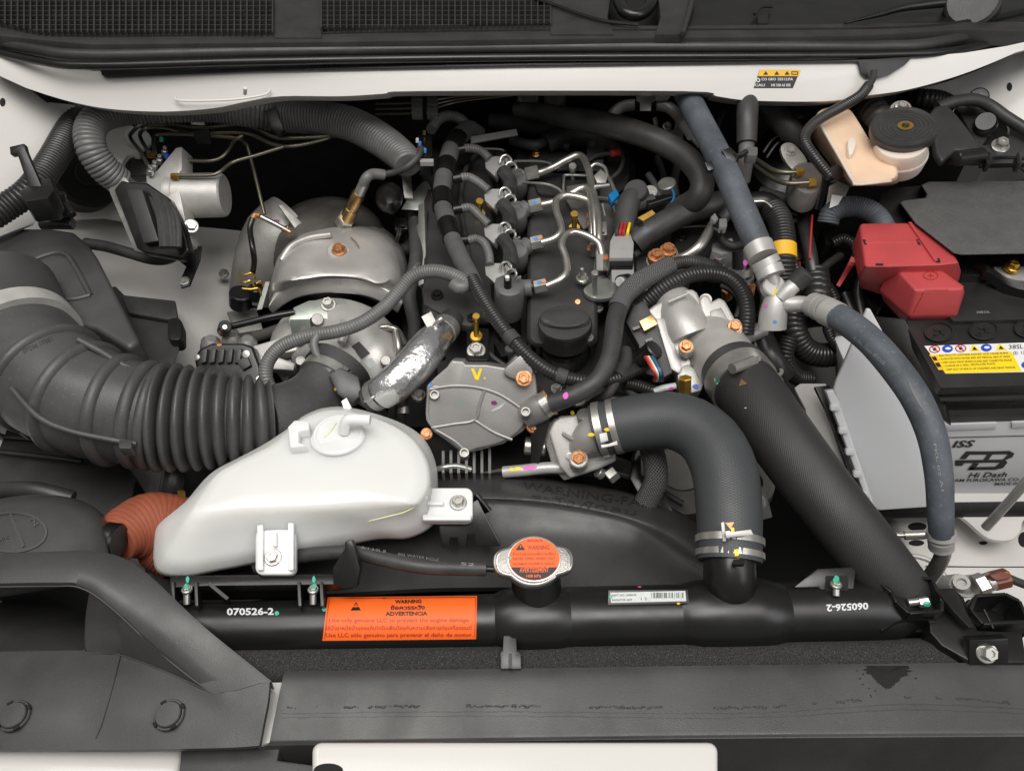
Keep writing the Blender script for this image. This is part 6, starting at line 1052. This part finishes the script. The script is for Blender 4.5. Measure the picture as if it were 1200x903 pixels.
for i, (x, y) in enumerate(((1095, 409.6), (1110, 409), (1125.5, 408.6), (1142, 408.2), (1155.5, 407.8), (1173, 407.2))):
    if i in (3, 5): decal('hazard_triangle', ba, lidb, poly([(x-6, y+4), (x+7, y+3.8), (x-2, y-4.5)]), 'yell', .0008); decal('hazard_mark', ba, lidb, poly([(x-3, y+2.6), (x+3, y+2.5), (x-1, y-1.5)]), 'ink', .0012)
    elif i in (1, 4): decal('mandatory_disc', ba, lidb, poly(ell(x, y, 6.4, 4.4, 24)), 'blue', .0008); decal('disc_mark', ba, lidb, poly(ell(x+.5, y, 3.4, 1.5, 12)), 'lblw', .0012)
    else: decal('prohibition_ring', ba, lidb, ringg(ell(x, y, 6.6, 4.5, 24), ell(x, y, 5.2, 3.4, 24)), 'inkred', .0008); decal('prohibition_mark', ba, lidb, poly(ell(x, y, 2.2, 2, 10)), 'ink', .001); decal('prohibition_bar', ba, lidb, poly([(x-4, y-2.6), (x-3, y-3), (x+4, y+2.6), (x+3, y+3)]), 'inkred', .0012)
text(ba, lidb, '38SL', (1182, 409.5), (1199, 408.8), 5, 'ink', 0, .0009); text(ba, lidb, '(S)  12V', (1187, 415.6), (1204, 415), 3.4, 'ink', 0, .0009); decal('mandatory_disc', ba, lidb, poly(ell(1202, 428, 5.5, 4, 20)), 'blue', .0009)
for i, s_ in enumerate(('• ELECTROLYTE CONTAINS SULFURIC ACID CAUSES BURNS', '• FLUSH EYES WITH WATER AND GET MEDICAL HELP AT ONCE', '• KEEP AWAY FROM SPARKS FLAME AND CIGARETTES PLEASE', '• CHARGE IN A WELL VENTILATED PLACE', '• KEEP OUT OF REACH OF CHILDREN AND READ MANUAL')): text(ba, lidb, s_, (1098+i*2.2, 418.4+i*4.1), (1181+i*2.2-(22 if i == 3 else 0), 415.2+i*4.2), 2.3, 'grime', 0, .0012)
SK([(1089.5, 417.5), (1097, 417.2), (1106, 434), (1099.5, 434.2)], 'yel', .0011, 'caution_column', 2)
for c in ([(1091, 419), (1096, 418.6), (1098, 423), (1094, 423.4)], [(1095, 426), (1100, 425.6), (1102.5, 430.5), (1098, 431)]): decal('caution_mark', ba, lidb, poly(c), 'ink', .0014)
text(ba, bw, 'ISS', (1115, 523.5), (1143, 522.5), 7.5, 'ink', .03, shear=.35); decal('print_line', ba, bw, quad([(1105, 511.6), (1280, 507.5), (1280, 508.6), (1105, 512.6)], 6, 1), 'ink', .0008)
for c in ([(1124, 537), (1132, 528), (1160, 528), (1157.5, 531.8), (1136, 532), (1131.5, 537)], [(1162, 528), (1184, 527.4), (1182, 531.4), (1158.6, 531.8)], [(1182, 527.4), (1188.5, 530.4), (1186, 535), (1178, 538.2), (1175, 537.8), (1180.5, 532.5)], [(1119, 538.4), (1177, 537.6), (1180.5, 541), (1119, 542)], [(1119, 542), (1130, 542), (1127, 545), (1119, 545)], [(1140, 542), (1147.5, 542), (1140.5, 549.6), (1133, 549.8)], [(1138, 546.4), (1167, 546), (1166, 549.6), (1134, 550)], [(1172, 541), (1180.5, 541), (1175, 547.6), (1165, 549.8), (1166, 546)], [(1160, 528), (1165.5, 528), (1158, 538), (1152, 538)]): decal('logo', ba, bw, poly(c), 'ink', .0008)
text(ba, bw, 'Hi Dash', (1134, 558.6), (1180, 557.6), 5.6, 'ink', .015, shear=.4); text(ba, bw, 'SIAM FUROKAWA CO.,LTD', (1112, 563.8), (1212, 562.2), 3.4, 'ink', .015, shear=.25); text(ba, bw, 'MADE IN THAILAND', (1165, 567.8), (1232, 566.6), 3.2, 'ink', .015, shear=.25)
text(ba, lid2, '38B20L', (1144, 367.5), (1160, 367), 2.6, 'inkg', 0, .0006)
ob('tray_rim', plate([(1010, 600), (1280, 597), (1280, 604), (1012, 608)], Pl(1150, 600, -.158, (0, -1, .4)), .02), 'blks', ba, bev=.001)
tm = thing('battery_terminal', 'black hold down clamp with brass nut on rear of battery lid', 'terminal')
ob('clamp', thicken(smooth_sheet([[(1138, 314, .05), (1152, 308, .062), (1166, 316, .06), (1190, 328, .056), (1260, 338, .056)], [(1144, 322, .046), (1156, 318, .058), (1170, 326, .056), (1192, 338, .05), (1260, 350, .05)]], 6, 4), (0, 0, -.012)), 'blks', tm); ob('plate', pz([(1164, 312), (1200, 312), (1260, 318), (1260, 332), (1190, 328), (1168, 322)], .052, .006), 'alu', tm, bev=.001); ob('nut', boltg(P(1186, 313, .058), UP, 6*mpp(P(1186, 313, .058)), 1.2), 'gold', tm, 30)
# translucent side shield
shd = thing('battery_shield', 'pale translucent plastic shield standing in front of the battery', 'shield')
SP = Pl(1040, 500, -.03, (-.15, -.86, .48))
sho = ob('panel', plate([(1016, 362), (1020, 362), (1042, 402), (1072, 450), (1100, 500), (1112, 540), (1117, 592), (1030, 598), (1022, 590), (985, 480), (977, 456), (980, 446)], SP, .006), 'shld', shd, bev=.002, seg=3)
ob('edge_flange', plate([(968, 458), (978, 456), (986, 478), (1024, 590), (1030, 598), (1018, 590), (1008, 566)], Pl(995, 520, -.045, (-.15, -.7, .6)), .012), 'shld', shd, bev=.004, seg=3)
for x, y in ((978, 478), (988, 505), (996, 530), (1005, 556), (1014, 580)): ob('edge_lug', plate(rr(x-5, y-5, x+6, y+4, 3), Pl(995, 520, -.042, (-.15, -.7, .6)), .008), 'shld', shd, bev=.003)
ob('foot_ridge', plate([(1032, 582), (1116, 577), (1117, 592), (1032, 598)], Pl(1070, 588, -.135, (-.05, -.8, .6)), .01), 'shld', shd, bev=.003, seg=3)
one('shield_frame', plate([(955, 453), (972, 451), (978, 462), (1026, 598), (1022, 606), (1012, 600), (968, 480)], Pl(990, 520, -.07, (-.1, -.5, .85)), .008), 'blks', 'black frame strip along edge of the pale shield', 'frame', bev=.001)
# second A/C hose
a2 = thing('air_conditioning_pipe', 'blue grey air conditioning hose arching over battery shield with crimped ends', 'hose')
a2o = ob('hose', tube([(972, 366, .095, 15), (995, 379, .105, 16), (1022, 401, .11, 16.5), (1050, 433, .11, 17), (1074, 468, .105, 17), (1092, 510, .092, 16.5), (1100, 555, .07, 15.5), (1102, 595, .045, 14.5), (1103, 625, .02, 13.5)], 16, 28), 'blueh', a2)
for i, (a, b, r) in enumerate((((968, 364), (982, 371), 16.5), ((960, 360), (967, 363), 15.5), ((953, 357), (960, 360), 14.5))): ob('crimp_collar', tube([(*a, .094-i*.003), (*b, .099-i*.003)], r, 26), 'satin', a2)
ob('metal_tube', tube([(956, 358, .088), (938, 356, .082), (922, 356, .078), (912, 350, .078)], 9.5, 18), 'satin', a2)
ob('manifold', tube([(905, 385, .05, 16), (906, 370, .062, 16), (910, 352, .076, 14), (918, 338, .086, 10)], 15, 22), 'satin', a2); mf = ALLO[-1]; ob('gauge_port', tube([(914, 350, .082, 9), (926, 338, .092, 9.5), (934, 331, .096, 8.5)], 9, 18), 'satin', a2); ob('port_cap', cyl((931, 333, .094), (946, 319, .108), 11.5, 24), 'rub', a2); ob('union_face', cyl((903, 338, .082), (908, 334, .092), 14, 20), 'satin', a2)
dab(a2, mf, 905, 340, 5, 6, 'yell'); dab(a2, mf, 898, 358, 2, 2, 'pink'); dab(a2, mf, 908, 377, 2.4, 2, 'bl')
text(a2, a2o, 'R134a 13mm BRIDGE', (1000, 397), (1036, 428), 4, 'inkg', 0, .0006); decal('scuff', a2, a2o, poly([(1063, 444), (1066, 448), (1076, 466), (1083, 481), (1078, 476), (1070, 462)]), 'glue', .0006); text(a2, a2o, 'FKL 02 A1', (1094, 520), (1103, 575), 3, 'inkg', 0, .0006)
for i, (y0, y1, r) in enumerate(((622, 630, 16), (630, 635, 14.5), (635, 641, 14))): ob('crimp_collar', tube([(1103, y0, .02-i*.006), (1103, y1, .014-i*.006)], r, 24), 'satin', a2)
ob('lower_tube', tube([(1104, 634, .006), (1105, 648, -.006), (1098, 664, -.03), (1080, 690, -.08), (1070, 704, -.11)], 9, 18), 'steel', a2)
ob('service_valve', tube([(1042, 627, -.06), (1062, 627, -.055)], 3, 12) + tube([(1060, 627, -.055), (1084, 626, -.05)], 5.6, 14) + tube([(1082, 626, -.05), (1096, 626, -.04)], 3, 12), 'steel', a2)
one('thin_pipe', tube([(1050, 652, -.15), (1070, 651, -.15), (1090, 657, -.15), (1105, 672, -.16), (1118, 690, -.16)], 3, 12), 'alu', 'thin aluminium pipe curving toward the pressure sensor', 'pipe')
pr = thing('pressure_sensor', 'aluminium pressure switch with brown plastic connector', 'sensor')
ob('block', plate(smo([(1112, 684), (1120, 672), (1134, 674), (1150, 672), (1156, 684), (1152, 696), (1138, 700), (1122, 696)], 3), Pl(1130, 685, -.13, (.1, -.4, .9)), .03), 'alu', pr, bev=.002); pb = ALLO[-1]; ob('eye', cyl((1127, 686, -.124), (1127, 682, -.116), 9, 22, [(1, 0), (1, 1), (.6, 1), (.55, .5), (.3, .5)]), 'alu', pr, 30)
ob('hex', cyl((1142, 688, -.12), (1156, 683, -.116), 14, 6), 'steel', pr, 30); ob('barrel', cyl((1155, 683, -.116), (1163, 680, -.114), 11, 22), 'zinc', pr); ob('connector', cyl((1161, 681, -.115), (1182, 676, -.11), 11.5, 6), 'brown', pr, 30); ob('connector_latch', plate([(1160, 674), (1172, 669), (1186, 672), (1184, 678), (1168, 680)], Pl(1172, 675, -.098, (.1, -.4, .9)), .012), 'brown', pr, bev=.0015); ob('lead', tube([(1180, 676, -.11), (1194, 682, -.115), (1230, 695, -.13)], 5, 12), 'rub', pr)
one('hold_down_rod', tube([(1155, 618, -.13), (1174, 597, -.10), (1240, 523, -.01)], 5.4, 14), 'zinc', 'slanted steel battery hold down rod in white shelf hole', 'rod')
# ================================================================== things glimpsed in the gaps between the big parts
X = lambda name, g, m, lab, cat, **k: one(name, g, m, lab, cat, **k)
X('loom', tube([(486, 260, .0), (488, 300, .0), (480, 345, -.02), (486, 385, -.05), (480, 430, -.09)], 8, 14), 'taped', 'dark taped loom dropping between turbo and manifold cover', 'wiring harness')
X('oil_feed_pipe', tube([(474, 330, -.03), (484, 318, .0), (492, 300, .0), (490, 265, .01)], 3, 10), 'steel', 'thin oil feed pipe rising beside the manifold cover', 'pipe')
X('manifold_flange', plate([(490, 240), (497, 236), (500, 330), (490, 335)], Pl(494, 290, .005, (-.3, -.3, .9)), .01), 'alud', 'narrow cast flange along the left edge of the manifold cover', 'flange', bev=.001)
X('dipstick_tube', tube([(508, 400, -.04), (518, 420, -.05), (516, 440, -.08)], 4, 10), 'blks', 'slim black dipstick tube behind the pump', 'tube')
X('sensor_plug', pz([(578, 402), (596, 398), (604, 412), (588, 418)], -.0, .02), 'blks', 'small black plug below the lowest injector', 'connector', bev=.002)
X('plug_lead', tube([(596, 408, .0), (612, 412, -.005), (624, 402, -.01), (626, 385, -.02)], 3, 8), 'rub', 'thin lead looping from the small black plug', 'wire')
X('cam_sensor', cyl((596, 424, -.02), (597, 408, .006), 5.5, 14), 'glue', 'small grey sensor stub behind the pump lug', 'sensor')
X('coolant_elbow', tube([(690, 480, -.03), (705, 470, -.02), (722, 468, -.02), (745, 474, -.03)], 9, 16), 'blks', 'dark coolant elbow behind the upper hose', 'hose')
X('loom', tube([(732, 448, .0), (748, 452, -.005), (765, 458, -.01), (790, 466, -.02)], 7, 14, corr=(3.4, .07)), 'condb', 'ribbed black loom under the throttle connector', 'conduit')
X('loom', tube([(735, 415, .0), (728, 430, -.005), (735, 455, -.01), (752, 470, -.02)], 5, 12), 'taped', 'tape wrapped loom hanging left of the throttle connector', 'wiring harness')
X('bracket_plate', pz([(735, 395), (752, 408), (758, 440), (736, 440)], -.03, .006), 'blk', 'flat black bracket beneath the throttle connector', 'bracket', bev=.001)
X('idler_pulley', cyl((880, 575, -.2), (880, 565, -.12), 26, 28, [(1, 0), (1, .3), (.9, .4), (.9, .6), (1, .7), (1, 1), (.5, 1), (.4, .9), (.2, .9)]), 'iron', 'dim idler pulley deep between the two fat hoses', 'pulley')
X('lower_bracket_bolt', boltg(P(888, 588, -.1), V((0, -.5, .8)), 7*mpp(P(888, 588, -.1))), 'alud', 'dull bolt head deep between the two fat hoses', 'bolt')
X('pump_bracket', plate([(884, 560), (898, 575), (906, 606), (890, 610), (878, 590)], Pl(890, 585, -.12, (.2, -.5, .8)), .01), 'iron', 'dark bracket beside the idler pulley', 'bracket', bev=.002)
X('loom', tube([(925, 395, -.03), (920, 420, -.05), (932, 440, -.08), (950, 445, -.09)], 10, 16, corr=(4, .06)), 'condb', 'low ribbed loom beside the zinc throttle bracket', 'conduit')
X('charge_cable', tube([(990, 345, .0), (1000, 370, -.01), (1012, 392, -.03), (1000, 420, -.06)], 7, 12), 'blks', 'shiny black cable under the red cover leg', 'cable')
X('fuse_link', pz([(1000, 322), (1012, 316), (1026, 336), (1040, 352), (1030, 362), (1012, 345)], .0, .05), 'blks', 'black fuse link block below the red terminal cover', 'fuse link', bev=.003)
X('battery_cable', tube([(1046, 262, .05), (1036, 290, .04), (1016, 315, .02), (1006, 340, .0), (1010, 372, -.02)], 6, 12), 'condb', 'black battery cable passing beside red terminal cover', 'cable')
X('side_loom', tube([(975, 285, .03), (990, 280, .035), (1004, 292, .03), (1000, 315, .02)], 6, 12, corr=(3.2, .07)), 'condb', 'ribbed loom tucked against the left side of red terminal cover', 'conduit')
X('relay', pz([(962, 268), (978, 264), (984, 282), (968, 287)], .03, .03), 'blks', 'small black relay below the slate grey conduit', 'relay', bev=.002)
X('ground_strap', tube([(900, 262, .03), (925, 258, .04), (948, 262, .04)], 2.4, 8), 'zinc', 'thin bright ground wire beside the ribbed loom', 'wire')
X('ground_strap', tube([(900, 255, .03), (922, 250, .04), (945, 254, .04)], 1.6, 8), 'steel', 'finer wire running above the bright ground wire', 'wire')
X('ring_lug', cyl((940, 266, .02), (942, 260, .03), 9, 18, [(1, 0), (1, 1), (.5, 1), (.45, .4)]), 'blks', 'black ring lug under the clutch pipe block', 'lug')
X('gearbox_breather', tube([(848, 130, .1), (840, 155, .09), (850, 190, .08), (862, 225, .06)], 3.2, 10), 'rub', 'thin dark breather hose behind the slanting blue grey hose', 'hose')
X('heater_valve', plate([(906, 122), (925, 120), (945, 128), (942, 138), (925, 142), (910, 134)], Pl(925, 130, .1, (0, -.6, .8)), .01), 'blks', 'black heater valve plate under cowl beside the stubby hose', 'valve', bev=.002)
X('rear_harness', tube([(575, 140, .03), (610, 146, .03), (640, 150, .035), (670, 150, .03), (700, 158, .02)], 9, 14), 'taped', 'taped harness lying along the back of the engine', 'wiring harness')
X('rear_bracket', plate([(640, 186), (668, 182), (700, 190), (706, 200), (668, 200), (645, 198)], Pl(670, 190, .028, (0, -.3, .9)), .004), 'blk', 'thin black bracket under first steel fuel pipe', 'bracket', bev=.001)
X('vacuum_line', tube([(612, 214, .04), (640, 216, .045), (655, 222, .04), (662, 232, .035)], 1.6, 8), 'steel', 'very thin steel line crossing below first fuel pipe', 'pipe')
X('vacuum_line', tube([(602, 189, .05), (630, 189, .045), (645, 192, .04), (655, 200, .035)], 1.5, 8), 'glue', 'very thin grey line behind the rearmost injector', 'pipe')
X('fuel_return_line', tube([(706, 200, .04), (714, 210, .045), (720, 224, .045), (724, 240, .04)], 2.6, 10), 'steel', 'short thin return line beside small bright blue clip', 'pipe')
X('fuel_return_line', tube([(690, 198, .045), (698, 192, .05), (708, 196, .05), (712, 208, .045)], 2.4, 10), 'steel', 'hooked thin return line above the silver lug', 'pipe')
X('rail_harness', tube([(742, 300, .02), (752, 292, .02), (762, 280, .02)], 4, 10), 'rub', 'short cable between rail plug and smooth black hose', 'cable')
X('coolant_sensor', cyl((746, 268, .04), (752, 258, .05), 7, 14), 'blks', 'small dark sensor between taped elbow and smooth hose', 'sensor')
X('gusset_plate', plate([(742, 258), (764, 246), (768, 250), (748, 264)], Pl(755, 255, .05, (0, -.4, .9)), .003), 'gold', 'small yellowish plated gusset above smooth black hose', 'gusset')
X('engine_mount', pz([(330, 480), (420, 490), (430, 540), (340, 540)], -.16, .05), 'iron', 'dark engine mount low under the turbo cuff', 'mount', bev=.004)
X('lower_loom', tube([(205, 540, -.05), (202, 565, -.06), (196, 590, -.08), (192, 620, -.1)], 13, 16), 'condb', 'black tube dropping below the intake bellows', 'conduit')
X('plated_clip', pz(rr(208, 574, 216, 584, 1), -.05, .004), 'gold', 'tiny plated clip beside the black tube below the bellows', 'clip')
X('belt_cover', pz([(520, 470), (640, 500), (740, 540), (740, 560), (500, 552), (490, 500)], -.12, .05), 'blk', 'dark timing cover low behind the fan shroud', 'cover', bev=.003)
X('belt', tube([(560, 556, -.1), (640, 545, -.1), (730, 556, -.1), (800, 590, -.12)], 4, 8), 'rub', 'black drive belt low behind the fan shroud', 'belt')
# small connectors, clips and fasteners
def plug(px, py, z, w, h, m, lab, n=(0, -.3, .95), wires=()):
    t = thing('connector', lab, 'connector'); pl = Pl(px, py, z, n)
    ob('shell', plate([(px-w, py-h), (px+w*.8, py-h*1.1), (px+w, py+h*.9), (px-w*.9, py+h)], pl, .014), m, t, bev=.0015); ob('latch', plate([(px-w*.5, py-h*.4), (px+w*.4, py-h*.5), (px+w*.5, py+h*.4), (px-w*.4, py+h*.5)], Pl(px, py, z+.004, n), .006), m, t, bev=.001)
    for i, wm in enumerate(wires): ob('wire', tube([(px-w*.4+i*2.4, py+h*.8, z), (px-w*.5+i*2.6, py+h+6, z+.004), (px-w*.8+i*2.2, py+h+14, z-.01)], 1.4, 6), wm, t)
plug(842, 298, .02, 9, 7, 'blks', 'black plug beneath the light grey solenoid', wires=('rub', 'inkred'))
plug(826, 312, .01, 8, 6, 'gplug', 'pale plug near the upper braided hose end', wires=('rub', 'rub'))
plug(760, 262, .045, 7, 5, 'blks', 'tiny black plug on top of the smooth black hose', wires=('bluep',))
plug(706, 268, .03, 6, 8, 'alud', 'metal lug between the steel fuel pipes')
plug(614, 432, .0, 9, 6, 'blks', 'flat black plug beside the diagonal conduit', wires=('rub', 'rub'))
plug(708, 478, .0, 9, 7, 'alud', 'grey metal sensor foot by the thermostat', wires=('rub',))
plug(895, 300, .02, 8, 7, 'blks', 'black plug behind the crimped silver collar', wires=('rub', 'rub'))
plug(938, 300, .03, 8, 9, 'blks', 'square black plug between ribbed loom and red stripe wire', wires=('rub', 'inkred'))
plug(986, 372, -.02, 10, 7, 'blks', 'black plug low in front of battery shield tip', wires=('rub',))
plug(588, 180, .03, 8, 5, 'blks', 'dark plug behind the rearmost injector', wires=('rub',))
plug(470, 262, .0, 8, 7, 'blks', 'dark plug between sensor bulb and manifold', wires=('rub', 'rub'))
for i, (pts, r, m, lab) in enumerate((
 ([(560, 400, .0), (580, 420, -.005), (602, 432, -.01), (630, 436, -.01)], 3, 'rub', 'thin black wire below the diagonal conduit'),
 ([(640, 430, .01), (660, 452, .0), (650, 468, -.01)], 3.4, 'rub', 'thin wire looping behind the pump outlet'),
 ([(845, 335, .02), (858, 342, .02), (866, 356, .01), (862, 372, .0)], 3, 'rub', 'thin wire beside ribbed throttle conduit'),
 ([(800, 318, .02), (822, 326, .02), (846, 330, .015), (862, 340, .01)], 3.2, 'taped', 'taped wire under the ribbed throttle conduit'),
 ([(888, 330, .03), (895, 350, .02), (890, 372, .0)], 4, 'rub', 'black wire behind the silver manifold'),
 ([(925, 300, .04), (935, 320, .03), (930, 345, .0), (938, 372, -.02)], 5, 'condb', 'ribbed cable falling behind charging cap'),
 ([(965, 330, .01), (978, 350, .0), (970, 385, -.03), (985, 410, -.05)], 6, 'condb', 'ribbed cable low beside battery shield tip'),
 ([(760, 205, .05), (768, 218, .05), (776, 240, .04)], 4, 'rub', 'short dark tube behind silver sensor lug'),
 ([(795, 190, .04), (790, 215, .04), (795, 240, .03)], 5, 'rub', 'dark vertical tube inside the heater hose bend'),
 ([(770, 185, .03), (778, 210, .03), (772, 235, .02)], 4, 'rub', 'second dark tube inside the heater hose bend'),
 ([(600, 165, .03), (625, 170, .035), (645, 165, .03), (668, 172, .025)], 6, 'rub', 'dark rubber pipe lying on rear cover'),
 ([(640, 168, .03), (660, 160, .035), (690, 160, .03), (712, 172, .02), (722, 190, .01)], 12, 'rub', 'fat dark rubber bend behind the injectors'),
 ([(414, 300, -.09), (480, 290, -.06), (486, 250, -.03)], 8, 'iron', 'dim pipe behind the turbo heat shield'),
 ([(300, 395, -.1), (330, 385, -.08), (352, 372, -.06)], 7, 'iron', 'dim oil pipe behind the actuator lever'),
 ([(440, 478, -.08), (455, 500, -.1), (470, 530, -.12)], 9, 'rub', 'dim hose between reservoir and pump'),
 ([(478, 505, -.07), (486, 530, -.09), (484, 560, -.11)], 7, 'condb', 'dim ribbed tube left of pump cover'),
 ([(560, 178, .02), (545, 200, .02), (540, 240, .015), (548, 290, .012), (552, 315, .01)], 3, 'rub', 'thin wire on the manifold cover under the trunk'))):
    X('wire' if r < 4.5 else 'hose', tube(pts, r, 12, corr=(3.2, .06) if m == 'condb' else None), m, lab, 'wire' if r < 4.5 else 'hose')
for x, y, z, r, m, lab in ((512, 345, .016, 5, 'blks', 'black bolt at the corner of manifold lip'), (553, 372, .016, 4, 'blks', 'small dark bolt at tip of manifold lip'), (628, 180, .02, 4, 'brass', 'brass bolt on rear corner of valve cover'), (690, 395, .016, 4, 'alud', 'dull bolt beside the oil filler cap'), (700, 360, .0, 5, 'alud', 'dull flange bolt below the fuel rail flange'), (735, 470, -.03, 6, 'steel', 'steel bolt behind upper radiator hose clamp'), (652, 455, -.0, 5, 'steel', 'steel bolt beside pump outlet ring'), (870, 470, -.05, 6, 'alud', 'dull bolt under intercooler hose clamp'), (950, 330, .03, 4, 'zinc', 'bright small bolt by the ribbed cable'), (262, 320, -.118, 4, 'zinc', 'zinc bolt on the pale wheel house'), (480, 450, -.04, 6, 'iron', 'dark bolt below the foil hose')):
    X('bolt', boltg(P(x, y, z), V((0, -.2, 1)).normalized(), r*mpp(P(x, y, z)), 1.0), m, lab, 'bolt', ang=30)
# ================================================================== put each thing's Empty at its base
def desc(o):
    r = []
    for c in o.children: r.append(c); r += desc(c)
    return r
bpy.context.view_layer.update()
for e in [o for o in COL.objects if o.type == 'EMPTY']:
    ms = [c for c in desc(e) if c.type == 'MESH']
    if not ms: print('EMPTY WITHOUT PARTS', e.name); continue
    lo = V((9, 9, 9)); hi = -lo
    for m in ms:
        for c in m.bound_box:
            for k in range(3): lo[k] = min(lo[k], c[k]); hi[k] = max(hi[k], c[k])
    b = V(((lo.x+hi.x)/2, (lo.y+hi.y)/2, lo.z)); e.location = b
    for c in e.children: c.matrix_parent_inverse = Matrix.Translation(-b)
